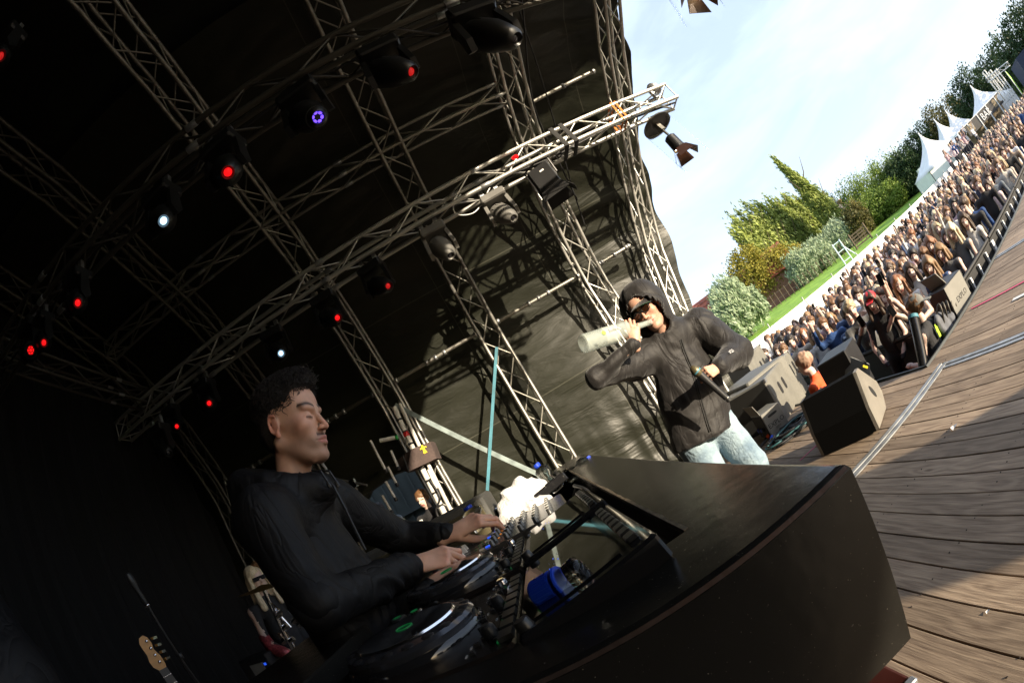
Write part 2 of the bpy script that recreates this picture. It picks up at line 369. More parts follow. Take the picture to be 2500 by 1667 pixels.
b=MB()  # skirt boards and rubber edge
for i in range(9):
    t=i/9; b.box((3.01,2.78+.19+i*.38,-.6),(.03,.375,1.18))
for i in range(20): b.box((3.2+i*.37,2.765,-.6),(.365,.03,1.18))
b.build('skirt',M['under'],deck)
M['edge']=mat('rubber_edge',(.02,.024,.022),.5,var=.4)
b=MB(); b.tube([(3.0,2.74,.0),(5,2.742,.004),(7,2.74,0),(10.4,2.742,.002)],.022,6); b.tube([(3.012,2.76,0),(3.03,3.4,.005),(3.01,4.2,-.004),(3.03,5.2,0),(3.02,6.3,0)],.02,6); b.build('edge_trim',M['edge'],deck)
M['pink']=mat('pink_tape',(.75,.05,.18),.5); M['wtape']=mat('white_tape',(.75,.75,.72),.5)
def tape(a,b_,wd,m,name,label):
    a=Vector(a); b_=Vector(b_); d=(b_-a).normalized(); s=Vector((-d.y,d.x,0))*wd/2; p=MB(); p.prism([a-s,a+s,b_+s,b_-s],(0,0,.0016)); return tag(p.build(name,m),label,'tape')
z=Vector((0,0,.0045))
tape(Vector((3.95,2.62,0))+z,Vector((3.95,-.4,0))+z,.022,M['pink'],'floor_tape','long pink tape line stuck along the planks of the stage apron')
tape(Vector((3.66,1.92,0))+z,Vector((3.64,1.0,0))+z,.05,M['wtape'],'floor_tape','short white tape patch on the planks beside the pink line')
tape(Vector(tuple(at(1888,1012,Z=0)))+z,Vector(tuple(at(1838,1058,Z=0)))+z,.014,M['pink'],'floor_tape','thin pink tape on the deck between the stage monitor and the booth')
M['scrap']=mat('pale_scrap',(.75,.73,.7),.8)
b=MB(); q=at(2268,1405,Z=0); b.add([q+Vector((-.009,-.005,.002)),q+Vector((.008,-.006,.005)),q+Vector((.009,.006,.002)),q+Vector((-.004,.008,.005))],[(0,1,2),(0,2,3)]); tag(b.build('pale_scrap',M['scrap']),'white chips of a damaged knot in the planks beside the booth','scrap')  # loose pale chips stand in for a damaged knot in the plank
b=MB(); q=at(2192,983,Z=0); b.add([q+Vector((-.03,-.01,.004)),q+Vector((.028,-.014,.012)),q+Vector((.022,.022,.005)),q+Vector((-.018,.017,.02))],[(0,1,2),(0,2,3)]); tag(b.build('pale_scrap',M['scrap']),'small white scrap lying on the deck beyond the metal joint','scrap')
# ================================================= stage house: arch trusses, tarpaulin
PROF=[(6.0,0.0),(6.0,1.5),(5.98,2.75),(5.85,3.2),(5.45,3.85),(5.0,4.3),(4.5,4.66),(4.0,4.88),(3.0,5.16),(1.8,5.32),(.6,5.28),(-.6,5.05),(-1.6,4.7),(-2.4,4.2),(-3.0,3.3),(-3.25,2.6),(-3.3,1.3),(-3.3,0)]
_s=[0]
for i in range(1,len(PROF)): _s.append(_s[-1]+math.hypot(PROF[i][0]-PROF[i-1][0],PROF[i][1]-PROF[i-1][1]))
SL=_s[-1]
def prof(s):
    s=min(max(s,0),SL-1e-6)
    for i in range(1,len(_s)):
        if s<=_s[i]:
            t=(s-_s[i-1])/(_s[i]-_s[i-1]); t0=PROF[i-1]; t1=PROF[i]; return (t0[0]+(t1[0]-t0[0])*t,t0[1]+(t1[1]-t0[1])*t)
def ptan(s):
    a=prof(s-.15); b=prof(s+.15); v=(b[0]-a[0],b[1]-a[1]); l=math.hypot(*v); return v[0]/l,v[1]/l
def flare(z): return .0 if z<1.2 else .42*min(1,(z-1.2)/3.4)**1.1*2
def archpt(x,s,ox,on,fl=0):
    y,z=prof(s); ty,tz=ptan(s); ny,nz=tz,-ty   # outward normal (towards +y on the near-wall side)
    return Vector((x+ox+fl*flare(z),y+ny*on,z+nz*on))
def arch(x,s0,s1,label,fl=0,size=.26,m='alu',faces=4,pitch=.36):
    t=thing('arch_truss',label,'truss',archpt(x,s0,0,0,fl),0,'arch trusses of the stage house')
    hs=size/2; cor=[(-hs,-hs),(hs,-hs),(hs,hs),(-hs,hs)]; n=max(2,int((s1-s0)/.3)); SS=[s0+(s1-s0)*i/n for i in range(n+1)]
    for ox,on in cor:
        c=MB(); c.tube([archpt(x,s,ox,on,fl) for s in SS],.024,8); c.build('chord',M[m],t,smooth='all')
    k=int((s1-s0)/pitch)
    for f in range(faces):
        a,b_=cor[f],cor[(f+1)%4]
        for i in range(k):
            u=s0+(s1-s0)*i/k; v=s0+(s1-s0)*(i+1)/k
            if i%2: a2,b2=b_,a
            else: a2,b2=a,b_
            rod('brace',archpt(x,u,*a2,fl),archpt(x,v,*b2,fl),.010,M[m],t,5)
    return t
def truss(a,b,label,group,size=.25,m='alu',pitch=.34,r=.025,name='box_truss'):
    a=Vector(a); b=Vector(b); d=(b-a).normalized(); up=Vector((0,0,1)) if abs(d.z)<.95 else Vector((0,1,0)); s=d.cross(up).normalized(); up=s.cross(d)
    t=thing(name,label,'truss',a,0,group); hs=size/2; cor=[s*-hs+up*-hs,s*hs+up*-hs,s*hs+up*hs,s*-hs+up*hs]
    for c in cor: rod('chord',a+c,b+c,r,M[m],t,10)
    l=(b-a).length; k=max(2,int(l/pitch))
    for f in range(4):
        c0,c1=cor[f],cor[(f+1)%4]
        for i in range(k):
            u,v=a+d*l*i/k,a+d*l*(i+1)/k
            p,q=(c0,c1) if (i+f)%2 else (c1,c0)
            rod('brace',u+p,v+q,.010,M[m],t,5)
    for c in range(4):
        for e in (a,b): rod('end_brace',e+cor[c],e+cor[(c+1)%4],.010,M[m],t,5)
    nj=int(l/2)
    for j in range(1,nj+1):   # conical couplers where two lengths of truss meet
        q=a+d*min(l-.1,j*2)
        for c in cor: rod('coupler',q+c-d*.05,q+c+d*.05,r*1.25,M['steel'],t,8)
    return t
sN=_s[2]
arch(2.52,.0,SL*.56,'outermost arch truss at the open front edge of the black side wall',fl=1,size=.22,m='alulit')
arch(1.88,.0,SL*.62,'arch truss right behind the hooded man, second from the open front edge',m='alulit')
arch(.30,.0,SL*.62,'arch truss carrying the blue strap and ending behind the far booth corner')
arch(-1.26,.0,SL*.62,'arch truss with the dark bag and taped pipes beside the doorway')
arch(-2.85,.0,SL*.62,'dark arch truss passing behind the curly haired man head',m='aludullshade',faces=4,pitch=.45)
arch(-4.45,.0,SL*.62,'rearmost dark arch truss by the unlit corner of the stage',m='aludullshade',faces=4,pitch=.45)
# purlins between arches
truss((-4.3,4.02,4.86),(1.75,4.02,4.86),'slender purlin truss under the roof kink parallel to the bright lighting truss',None,size=.2,r=.02)
def pipe(a,b,label,m='alu',r=.026,group='steel cross pipes of the side wall'):
    t=thing('cross_pipe',label,'pipe',a,0,group); rod('tube',a,b,r,M[m],t,12); a=Vector(a); b=Vector(b); d=(b-a).normalized()
    for e in (a+d*.03,b-d*.03,a+d*.5,b-d*.5,(a+b)/2): rod('clamp',e-d*.02,e+d*.02,r*1.45,M['steel'],t,8)
    return t
pz=3.02
pipe((2.05,5.9,pz),(2.62,5.9,pz+.02),'short pipe from the outer arch to its neighbour behind the hood')
pipe((.45,5.9,pz),(1.75,5.9,pz),'lit wall pipe left of the hooded man head')
pipe((-1.1,5.9,pz),(.17,5.9,pz),'lit wall pipe above the strap cross')
pipe((-2.7,5.9,pz),(-1.42,5.9,pz),'dim wall pipe beside the curly haired man face','aludullshade')
pipe((-4.3,5.9,pz),(-3.0,5.9,pz),'dark wall pipe behind the neck of the curly haired man','aludullshade')
pipe((2.05,4.3,4.76),(3.05,4.2,4.8),'bright roof pipe near the top edge of the tarpaulin')
# tarpaulin
def tarpmat():
    m=bpy.data.materials.new('black_tarpaulin'); m.use_nodes=True; n,nd,lk,p=nodes(m); new=nd.new
    p.inputs['Base Color'].default_value=(.03,.03,.023,1); p.inputs['Roughness'].default_value=.40; p.inputs['Specular IOR Level'].default_value=.22
    g=new('ShaderNodeNewGeometry'); prev=None
    for sc_,rot,st,ds in (((1.1,1,4.2),.30,.28,.10),((3.2,3,9),-.4,.08,.03),((14,5,22),.5,.08,.008)):
        mp=new('ShaderNodeMapping'); mp.inputs['Rotation'].default_value=(0,rot,0); mp.inputs['Scale'].default_value=sc_; lk.new(g.outputs['Position'],mp.inputs[0])
        t=new('ShaderNodeTexNoise'); t.inputs['Scale'].default_value=1.0; t.inputs['Detail'].default_value=5; t.inputs['Distortion'].default_value=.8; lk.new(mp.outputs[0],t.inputs['Vector'])
        b=new('ShaderNodeBump'); b.inputs['Strength'].default_value=st; b.inputs['Distance'].default_value=ds; lk.new(t.outputs[0],b.inputs['Height'])
        if prev: lk.new(prev.outputs[0],b.inputs['Normal'])
        prev=b
    lk.new(prev.outputs[0],p.inputs['Normal'])
    t=new('ShaderNodeTexNoise'); t.inputs['Scale'].default_value=3; t.inputs['Detail'].default_value=8; lk.new(g.outputs['Position'],t.inputs['Vector'])
    r=new('ShaderNodeValToRGB'); r.color_ramp.elements[0].color=(.0115,.0125,.0085,1); r.color_ramp.elements[1].color=(.0205,.0215,.0150,1); lk.new(t.outputs[0],r.inputs[0])
    sx=new('ShaderNodeSeparateXYZ'); lk.new(g.outputs['Position'],sx.inputs[0]); last=r.outputs[0]
    for ax_,per,wd_ in (('X',1.46,.006),('Z',1.93,.006)):
        a=new('ShaderNodeMath'); a.operation='PINGPONG'; a.inputs[1].default_value=per/2; lk.new(sx.outputs[ax_],a.inputs[0]); b=new('ShaderNodeMath'); b.operation='LESS_THAN'; b.inputs[1].default_value=wd_; lk.new(a.outputs[0],b.inputs[0])
        m2=new('ShaderNodeMixRGB'); m2.inputs[2].default_value=(.05,.05,.038,1); lk.new(b.outputs[0],m2.inputs[0]); lk.new(last,m2.inputs[1]); last=m2.outputs[0]
    lk.new(last,p.inputs['Base Color'])
    return m
M['tarp']=tarpmat()
def xfront(s):  # front edge of the sheet
    y,z=prof(s); e=2.94+flare(z)+.05*math.sin(s*2.6)+.03*math.sin(s*7.1)
    return e
def tarp(name,label,sa,sb,xa,off,hole=None,seed=1,wr=1.0,xf=None,res=.05,tm=None):
    ns=int((sb-sa)/res); nx=int((3.5-xa)/res)
    S,U=np.meshgrid(np.linspace(sa,sb,ns),np.linspace(0,1,nx),indexing='ij')
    P=np.zeros((ns,nx,3)); Nn=np.zeros((ns,nx,3)); sv=np.linspace(sa,sb,ns)
    for i,s in enumerate(sv):
        y,z=prof(s); ty,tz=ptan(s); xe=(xf or xfront)(s); P[i,:,0]=xa+(xe-xa)*np.linspace(0,1,nx); P[i,:,1]=y+tz*off; P[i,:,2]=z-ty*off; Nn[i,:,1]=tz; Nn[i,:,2]=-ty
    V=P.reshape(-1,3); Q=V.copy(); Sf=S.ravel()
    q=np.stack([Q[:,0],Sf,np.zeros(len(Q))],1)
    def rot(a): c,s_=math.cos(a),math.sin(a); return np.stack([q[:,0]*c-q[:,1]*s_,q[:,0]*s_+q[:,1]*c,q[:,2]],1)
    d=.05*nnoise(q,(1.1,1.1,1),seed)+.03*(1-np.abs(nnoise(rot(.25),(.8,5,1),seed+1)))*1.2+.010*(1-np.abs(nnoise(rot(.1),(1.6,12,1),seed+2)))*np.clip(.5+nnoise(q,(1.5,2,1),seed+8),0,1.5)+.012*np.abs(nnoise(rot(-.35),(1.2,11,1),seed+5))+.005*nnoise(rot(.5),(4,9,1),seed+3)
    # folds gather near the foot of each bay
    gather=np.exp(-(V[:,2]/.9)**2)*.03*nnoise(q,(13,1.2,1),seed+4); d=(d+gather+.010*(1-2*np.abs(nnoise(rot(.5),(3,3.2,1),seed+12)))*np.clip(nnoise(q,(1,1,1),seed+13)+.3,0,1))*wr
    V=V+Nn.reshape(-1,3)*d[:,None]
    ed=np.clip((U.ravel()-.955)/.045,0,1); V=V-Nn.reshape(-1,3)*(ed*.05*(1+nnoise(q,(1,5,1),9)))[:,None]
    I=np.arange(ns*nx).reshape(ns,nx); F=np.stack([I[:-1,:-1],I[1:,:-1],I[1:,1:],I[:-1,1:]],-1).reshape(-1,4)
    if hole is not None: c=V[F].mean(1); F=F[~hole(c)]
    o=npmesh(name,V,F,M['tarp'],world=Matrix.Identity(4)); tag(o,label,'tarpaulin')
    if tm: o.data.materials[0]=tm
    return o
t=tarp('side_tarpaulin','wrinkled black tarpaulin wall behind the arch trusses, sunlit at the front',0,_s[9],-5.3,.30,hole=lambda c:(c[:,0]<-1.42-.25*np.clip((1.9-c[:,2]),0,1)*0)&(c[:,0]>-2.62+.32*np.sin(np.clip(c[:,2],0,2)*1.5))&(c[:,2]<1.98+.12*(c[:,0]+2)))
M['tarpd']=mat('matt_shaded_tarpaulin',(.005,.005,.0045),.7,spec=.2,var=.3,vs=3,bump=.3,bs=8)  # darker copy of the sheet: the interior shade is put into its colour
tarp('roof_tarpaulin','dark roof tarpaulin over the stage',_s[9]-.35,_s[12]+.35,-5.3,.42,seed=21,res=.12,tm=M['tarpd'])
tarp('side_tarpaulin','dark tarpaulin wall on the photographer side of the stage',_s[12],SL,-5.3,.30,seed=31,res=.12,tm=M['tarpd'],xf=lambda s:2.2+1.9*flare(prof(s)[1]))
M['tarp']=M['tarp']
# rolled hem round the doorway
hem=[(-1.44,6.27,0.0),(-1.44,6.26,1.0),(-1.42,6.24,1.95),(-1.75,6.2,2.06),(-2.2,6.2,2.02),(-2.45,6.2,1.85),(-2.34,6.2,1.2),(-2.3,6.22,.6),(-2.62,6.25,0)]
b=MB(); b.tube(hem,[.05,.05,.07,.09,.10,.14,.12,.12,.13],10); tag(b.build('door_hem',M['tarp'],smooth='all'),'bunched black tarpaulin pulled back round the side doorway','tarpaulin')
M['drape']=mat('black_drape',(.006,.006,.007),.95)
b=MB(); n=120
b.add([(-5.18+.05*math.sin(i*1.9),-4.2+11.2*i/n,z) for i in range(n+1) for z in (-.02,6.3)],[(2*i,2*i+1,2*i+3,2*i+2) for i in range(n)])
tag(b.build('back_drape',M['drape']),'black drape hung across the back of the stage','drape')
# ================================================= lighting trusses and lamps
GL='lighting trusses hung under the roof'
tA0,tA1=Vector((-5.0,4.62,2.85+H-.02)),Vector((3.72,4.30,2.80+H))
TA=truss(tA0,tA1,'brightly lit box truss reaching out past the tarpaulin edge into the sky',GL,size=.25,r=.027,m='alulit')
tB0,tB1=Vector((-5.0,2.05,2.95+H)),Vector((3.3,1.95,2.78+H))
TB=truss(tB0,tB1,'middle box truss running below the roof with the violet lamp',GL,size=.26,m='aludullshade',r=.026)
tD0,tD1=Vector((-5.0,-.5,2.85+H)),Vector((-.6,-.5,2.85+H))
truss(tD0,tD1,'dark box truss crossing the top left corner over the photographer',GL,size=.26,m='aludullshade',r=.026)
truss((-4.3,2.0,3.05+H),(-4.3,4.6,3.0+H),'short dark linking truss at the back between the two lighting trusses',None,size=.22,m='aludullshade',r=.02)
def onA(px,py): # point on truss A nearest to a direction
    d=ray(px,py); t=(tA1-tA0); best=min(((abs((tA0+t*u-Vector((0,0,H))).normalized().dot(d)-1),u) for u in [i/400 for i in range(401)])); return tA0+t*best[1]
def onB(px,py):
    d=ray(px,py); t=(tB1-tB0); best=min(((abs((tB0+t*u-Vector((0,0,H))).normalized().dot(d)-1),u) for u in [i/400 for i in range(401)])); return tB0+t*best[1]
def emis(n,c,s): return mat(n,c,.3,emit=c,es=s)
M['lred']=emis('red_lamp_glass',(1,.008,.01),.5); M['lwhite']=emis('cold_lamp_glass',(.45,.75,1),1.1); M['lviolet']=emis('violet_lamp_glass',(.16,.07,1),.9); M['loff']=mat('lamp_lens_off',(.03,.03,.04),.05,spec=1); M['ldim']=emis('dim_red_lamp_glass',(.5,.01,.01),.35)
M['yoke']=mat('lamp_housing',(.010,.010,.010),.4,var=.2); M['yokel']=mat('lamp_housing_grey',(.15,.145,.135),.5,var=.2)
def moving_head(top,aim,lens,label,group='moving head lamps on the trusses',size=1.0,house='yoke',leds=0,yaw=0):
    top=Vector(top); t=thing('moving_head_lamp',label,'stage lamp',top,0,group); s=size; Y=Matrix.Rotation(yaw,4,'Z'); T=Matrix.Translation(top)@Y
    b=MB(); b.box((0,0,-.16*s),(.30*s,.24*s,.10*s),ch=.015*s); b.v=[T@Vector(v) for v in b.v]; b.build('base',M[house],t)
    for x in (-.09,.09): b=MB(); b.box(T@Vector((x*s,0,-.06*s)),(.05*s,.05*s,.12*s)); b.build('hook_clamp',M['steel'],t)
    for sx in (-1,1):
        b=MB(); b.prism([(sx*.135*s-.02*s,-.05*s,-.20*s),(sx*.135*s-.02*s,.05*s,-.20*s),(sx*.15*s-.02*s,.065*s,-.42*s),(sx*.15*s-.02*s,.0,-.48*s),(sx*.15*s-.02*s,-.065*s,-.42*s)],(.04*s,0,0))
        b.v=[T@Vector(v) for v in b.v]; b.build('yoke_arm',M[house],t)
    c=T@Vector((0,0,-.40*s)); a=Vector(aim).normalized(); x,y=ortho(a); HM=basis(x,y,a,c)
    b=MB(); b.lathe([(.05*s,-.17*s),(.095*s,-.15*s),(.115*s,-.08*s),(.115*s,.02*s),(.095*s,.10*s),(.070*s,.17*s),(.045*s,.19*s),(.031*s,.165*s)],HM,20)
    for k in range(10):
        an=2*PI*k/10; b.box(HM@Vector((.112*s*math.cos(an),.112*s*math.sin(an),-.08*s)),(.012*s,.012*s,.05*s),HM.to_3x3())
    hd=b.build('head',M[house],t,smooth=True)
    if leds:
        b=MB(); b.lathe([(.08*s,.155*s),(.08*s,.160*s)],HM,20); b.build('face',M['blackm'],hd)
        pts=[(0,0)]+[(math.cos(2*PI*k/6),math.sin(2*PI*k/6)) for k in range(6)]
        for p in pts[:leds] if leds==7 else pts[1:]:
            b=MB(); b.lathe([(.016*s,.16*s),(.015*s,.172*s),(.008*s,.178*s)],HM@Matrix.Translation((p[0]*.036*s,p[1]*.036*s,0)),10); b.build('lens',M[lens],hd,smooth=True)
    else:
        b=MB(); b.lathe([(.031*s,.160*s),(.028*s,.170*s),(.017*s,.178*s),(.005*s,.180*s)],HM,20); b.build('lens',M[lens],hd,smooth=True)
    return t
camP=Vector((0,0,H))
def aimd(p,k=1.0,extra=(0,0,0)): return ((camP-Vector(p)).normalized()*k+Vector(extra)).normalized()
def hangA(px,py): p=onA(px,py); return p+Vector((0,-.05,-.13))
def hangB(px,py): p=onB(px,py); return p+Vector((0,-.05,-.13))
for px,py,fn,lens,leds,ex,lab,hs,sz in (
 (1125,455,hangA,'loff',0,(.6,-.2,-1.0),'grey moving head pointing down right, nearest to the square lamp on the bright truss','yokel',1.0),
 (985,520,hangA,'loff',0,(.35,.1,-1.0),'grey moving head hanging straight down in front of the third arch truss','yokel',1.0),
 (850,600,hangA,'ldim',0,(.9,-.3,-.6),'black moving head with a dull red lens seen from the side on the bright truss','yoke',1.0),
 (755,690,hangA,'lred',0,(.5,0,-.3),'black moving head glowing red beside the white lit one on the bright truss','yoke',1.0),
 (655,790,hangA,'lwhite',0,(.1,0,-.1),'moving head with cold white lens just above the curly haired man head','yoke',1.0),
 (500,900,hangA,'lred',0,(0,0,0),'moving head with small red lens left of the curly haired man head','yoke',1.0),
 (425,960,hangA,'lred',0,(.2,0,-.2),'lowest red moving head at the dark end of the lighting truss','yoke',.9),
 (1055,35,hangB,'loff',0,(.9,.2,-.5),'black moving head at the top centre of the picture aimed to the right','yoke',1.15),
 (855,120,hangB,'ldim',0,(.9,.2,-.4),'black moving head with red rimmed lens on the middle truss','yoke',1.0),
 (660,160,hangB,'lviolet',6,(.3,.1,-.1),'moving head with a ring of six violet lenses','yoke',1.0),
 (520,320,hangB,'lred',0,(0,0,0),'moving head with bright red lens at the crossing of the middle truss','yoke',1.0),
 (395,440,hangB,'lwhite',0,(.0,0,0),'moving head with pale blue white lens on the middle truss','yoke',.95),
 (220,640,hangB,'lred',0,(0,0,0),'red moving head low on the left part of the middle truss','yoke',.9),
 (150,745,hangB,'lred',0,(.1,0,-.1),'small red moving head at the far left end of the middle truss','yoke',.85)):
    p=fn(px,py); moving_head(p,aimd(p,1,ex),lens,lab,size=sz*.95,house=hs,leds=leds,yaw=rnd.uniform(-.2,.2))
p=at(70,790,D=4.6); moving_head(p+Vector((0,0,.3)),aimd(p),'lred','round lamp with seven red lenses at the left edge',leds=7,size=.9)
p=at(12,110,D=3.6); moving_head(p+Vector((0,0,.2)),aimd(p,1,(.4,0,-.3)),'ldim','dull red lamp at the left edge under the dark corner truss',size=.9)
p=at(365,990,D=5.6); moving_head(p+Vector((0,0,.15)),aimd(p,1,(.5,0,-.8)),'loff','unlit moving head low in the dark corner below the truss crossing',size=.9)
# square flood with barn doors
p=hangA(1212,360); t=thing('flood_lamp','square black flood lamp with open barn doors on the bright truss','stage lamp',p); F3=Matrix.Rotation(-.35,3,'Z')@Matrix.Rotation(.12,3,'X')
b=MB(); b.box(p+F3@Vector((0,0,-.22)),(.26,.20,.30),F3,ch=.012); b.build('housing',M['black'],t)
for i in range(5): 
    b=MB(); b.box(p+F3@Vector((-.145,-.07+.035*i,-.22)),(.03,.012,.26),F3); b.build('cooling_fin',M['black'],t)
b=MB(); b.box(p+F3@Vector((.02,-.104,-.15)),(.05,.004,.02),F3); b.build('sticker',M['white'],t)
for sx,sy,l in ((0,-1,.26),(0,1,.26),(1,0,.2),(-1,0,.2)):
    b=MB(); o=Vector((sx*.13,sy*.10,-.37)); e=Vector((sx*.21,sy*.20,-.50)); u=Vector((0,1,0)) if sx else Vector((1,0,0))
    b.prism([p+F3@(o-u*l/2),p+F3@(o+u*l/2),p+F3@(e+u*l*.62),p+F3@(e-u*l*.62)],F3@Vector((.004,.004,.002))); b.build('barn_door',M['blackm'],t)
b=MB(); b.tube([p+F3@Vector((-.15,0,-.22)),p+F3@Vector((-.16,0,-.02)),p+F3@Vector((0,0,.02)),p+F3@Vector((.16,0,-.02)),p+F3@Vector((.15,0,-.22))],.012,6); b.build('bracket',M['black'],t)
# red spot on the truss and small things
p=onA(1168,375)+Vector((0,-.2,-.02)); b=MB(); b.lathe([(.012,0),(.02,.01),(.024,.06),(.012,.08)],basis(*ortho(Vector((.7,-.5,-.3))),Vector((.7,-.5,-.3)).normalized(),p),12); tag(b.build('beacon_lamp',M['lred'],smooth=True),'small bright red beacon on the truss beside the square lamp','lamp')
M['strapo']=mat('orange_webbing',(.6,.16,.02),.7)
p=onA(1408,262); b=MB(); [b.tube([p+Vector((o,-.15,-.14)),p+Vector((o+.02,-.15,.15)),p+Vector((o+.02,.15,.15)),p+Vector((o,.15,-.14))],.014,6,closed=True,flat=.3) for o in (0,.06)]; tag(b.build('ratchet_strap',M['strapo'],smooth=True),'orange strap wound round the bright truss near the tarpaulin edge','strap')
for k,(px,py) in enumerate(((1283,330),(1305,318))):
    p=onA(px,py); b=MB(); b.tube([p+Vector((0,-.155,-.15)),p+Vector((-.03,-.155,.16)),p+Vector((-.03,.155,.16)),p+Vector((0,.155,-.15))],.03,8,closed=True,flat=.15); tag(b.build('black_strap',M['blackm']),('left' if k==0 else 'right')+' one of two black straps tied round the bright truss by the second arch','strap')
# cables along trusses
def cable(P,r,name,label,m='cable',sub=6,cat='cable',group=None):
    P=[Vector(p) for p in P]; Q=[]
    for i in range(len(P)-1):
        p0,p1,p2,p3=P[max(i-1,0)],P[i],P[i+1],P[min(i+2,len(P)-1)]
        for k in range(sub):
            t=k/sub; Q.append(.5*((2*p1)+(p2-p0)*t+(2*p0-5*p1+4*p2-p3)*t*t+(3*p1-p0-3*p2+p3)*t**3))
    Q.append(P[-1]); b=MB(); b.tube(Q,r,6); return tag(b.build(name,M[m],smooth='all'),label,cat,group)
for j,off in enumerate((.05,.10)):
    cable([tA0+(tA1-tA0)*i/14+Vector((0,-.02+off*.6,-.10+.03*math.sin(i*2.1+j)+off*.3)) for i in range(15)],.012,'power_cable',('upper','lower')[j]+' thick black cable lying inside the bright lighting truss')
cable([tB0+(tB1-tB0)*i/14+Vector((0,.03,-.10+.03*math.sin(i*1.7))) for i in range(15)],.013,'power_cable','thick black cable lying inside the middle truss')
cable([archpt(1.88+.2,s,0,-.18,0)+Vector((.06*math.sin(s*2),0,0)) for s in [4+.5*i for i in range(10)]],.012,'hanging_cable','black cable looping down beside the second arch truss')
cable([archpt(1.88+.26,s,0,-.15,0)+Vector((.09*math.sin(s*1.3+1),0,0)) for s in [3.6+.5*i for i in range(11)]],.010,'hanging_cable','second thinner cable hanging loose beside the second arch truss')
p=hangA(1125,455)+Vector((-.17,0,-.1)); cable([p+Vector((.1,0,0)),p+Vector((-.1,-.02,-.1)),p+Vector((-.26,0,.0)),p+Vector((-.22,0,.14)),p+Vector((-.1,0,.2))],.007,'lamp_cable','pale looped cable by the grey moving head on the bright truss','white')
# lamps in rain domes outside, hanging at the end of the trusses
M['film']=mat('rain_cover_film',(.97,.98,1),.05,trans=1,ior=1.03,alpha=.42,spec=.6)
M['lwarm']=emis('warm_lamp_glass',(1,.72,.38),7); M['barn']=mat('barn_door_paint',(.05,.02,.012),.5)
def domed(c,ax,label,sz=1.0,only=False):
    c=Vector(c); ax=Vector(ax).normalized(); x,y=ortho(ax); D=basis(x,y,ax,c); t=thing('covered_spot_lamp',label,'stage lamp',c,0,'spot lamps in clear rain covers'); s=sz
    b=MB(); b.lathe([(.20*s,0),(.205*s,.012),(.205*s,.02),(.165*s,.022),(.16*s,.012)],D,28); b.build('lid',M['aludullshade'],t,smooth=True)
    b=MB(); b.tube([D@Vector((0,0,-.14)),D@Vector((0,0,.2*s))],.016,8); b.box(D@Vector((0,0,.06)),(.07,.05,.12),D.to_3x3()); b.build('hanger',M['alu'],t)
    b=MB(); rings=[]
    for z,r in ((.02,.2),(.2,.202),(.45,.2),(.68,.198)): rings.append([D@Vector(((r+.012*math.sin(5*a+z*9))*s*math.cos(a),(r+.012*math.sin(7*a+z*5))*s*math.sin(a),(z+.02*math.sin(3*a))*s)) for a in [2*PI*j/36 for j in range(36)]])
    b.loft(rings,cap=False); b.build('rain_cover',M['film'],t,smooth='all')
    A=D@Matrix.Translation((.02*s,0,.22*s))@Matrix.Rotation(.15,4,'Y')
    b=MB(); b.lathe([(.05*s,0),(.075*s,.02*s),(.08*s,.16*s),(.085*s,.2*s),(.08*s,.2*s),(.07*s,.17*s)],A,18); b.build('can',M['black'],t,smooth=True)
    b=MB(); b.lathe([(.068*s,.175*s),(.05*s,.185*s),(.01*s,.19*s)],A,18); b.build('lens',M['lwarm'],t,smooth=True)
    for k in range(4):
        q=A@Matrix.Rotation(k*PI/2+.4,4,'Z'); b=MB(); b.prism([q@Vector((-.065*s,.082*s,.2*s)),q@Vector((.065*s,.082*s,.2*s)),q@Vector((.10*s,.16*s,.33*s)),q@Vector((-.10*s,.16*s,.33*s))],q.to_3x3()@Vector((0,.003,.002))); b.build('barn_door',M['barn'],t)
    return t
c=at(1508,287,Y=4.15); e=at(1592,360,Y=4.05); domed(c,e-c,'warm glowing spot in a clear rain cover below the bright truss outer end',1.0)
c=at(1555,-55,Y=2.0); e=at(1600,8,Y=1.95); domed(c,(e-c),'rain covered spot peeping in at the top edge of the sky',.95)
p=tA1+Vector((-.1,.02,.2)); b=MB(); b.lathe([(.06,-.05),(.09,-.02),(.10,.03),(.07,.07),(.02,.08)],basis(*ortho((.8,0,.6)),Vector((.8,0,.6)).normalized(),p),14); b.box(p+Vector((-.05,0,-.08)),(.06,.06,.12)); tag(b.build('rim_lamp',M['steel'],smooth=True),'small round lamp sitting on top of the bright truss outer end','stage lamp')
# ================================================= side wall details
def web(a,b_,wd,m,label,thk=.004,nrm=(0,-1,0)):
    a=Vector(a); b_=Vector(b_); d=(b_-a).normalized(); s=Vector(nrm).cross(d).normalized()*wd/2; p=MB(); p.prism([a-s,a+s,b_+s,b_-s],Vector(nrm)*thk); return tag(p.build('brace_strap',M[m]),label,'strap')
web(at(1141,797,Y=5.78),at(1117,1165,Y=5.7),.038,'strapblue','blue ratchet strap hanging from the third arch truss and crossing the steel brace')
web(at(908,930,Y=5.82),at(1235,1088,Y=5.78),.058,'strapgrey','pale worn steel brace slanting from the arch with the bag to the far booth corner',.02)
M['bag']=mat('dark_canvas',(.085,.06,.055),.9,bump=.4,bs=40,var=.2)
t=thing('canvas_bag','dark brown canvas bag with a yellow print strapped to the arch truss','bag',(-1.2,5.6,1.75))
P=[at(945,1031,Y=5.55),at(988,1014,Y=5.55),at(1003,1052,Y=5.55),at(935,1084,Y=5.55)]; c0=sum(P,Vector())/4
b=MB(); b.loft([[p+Vector((0,.3,0)) for p in P],[c0+(p-c0)*1.04+Vector((0,.15,0)) for p in P],P]); b.build('bag_body',M['bag'],t)
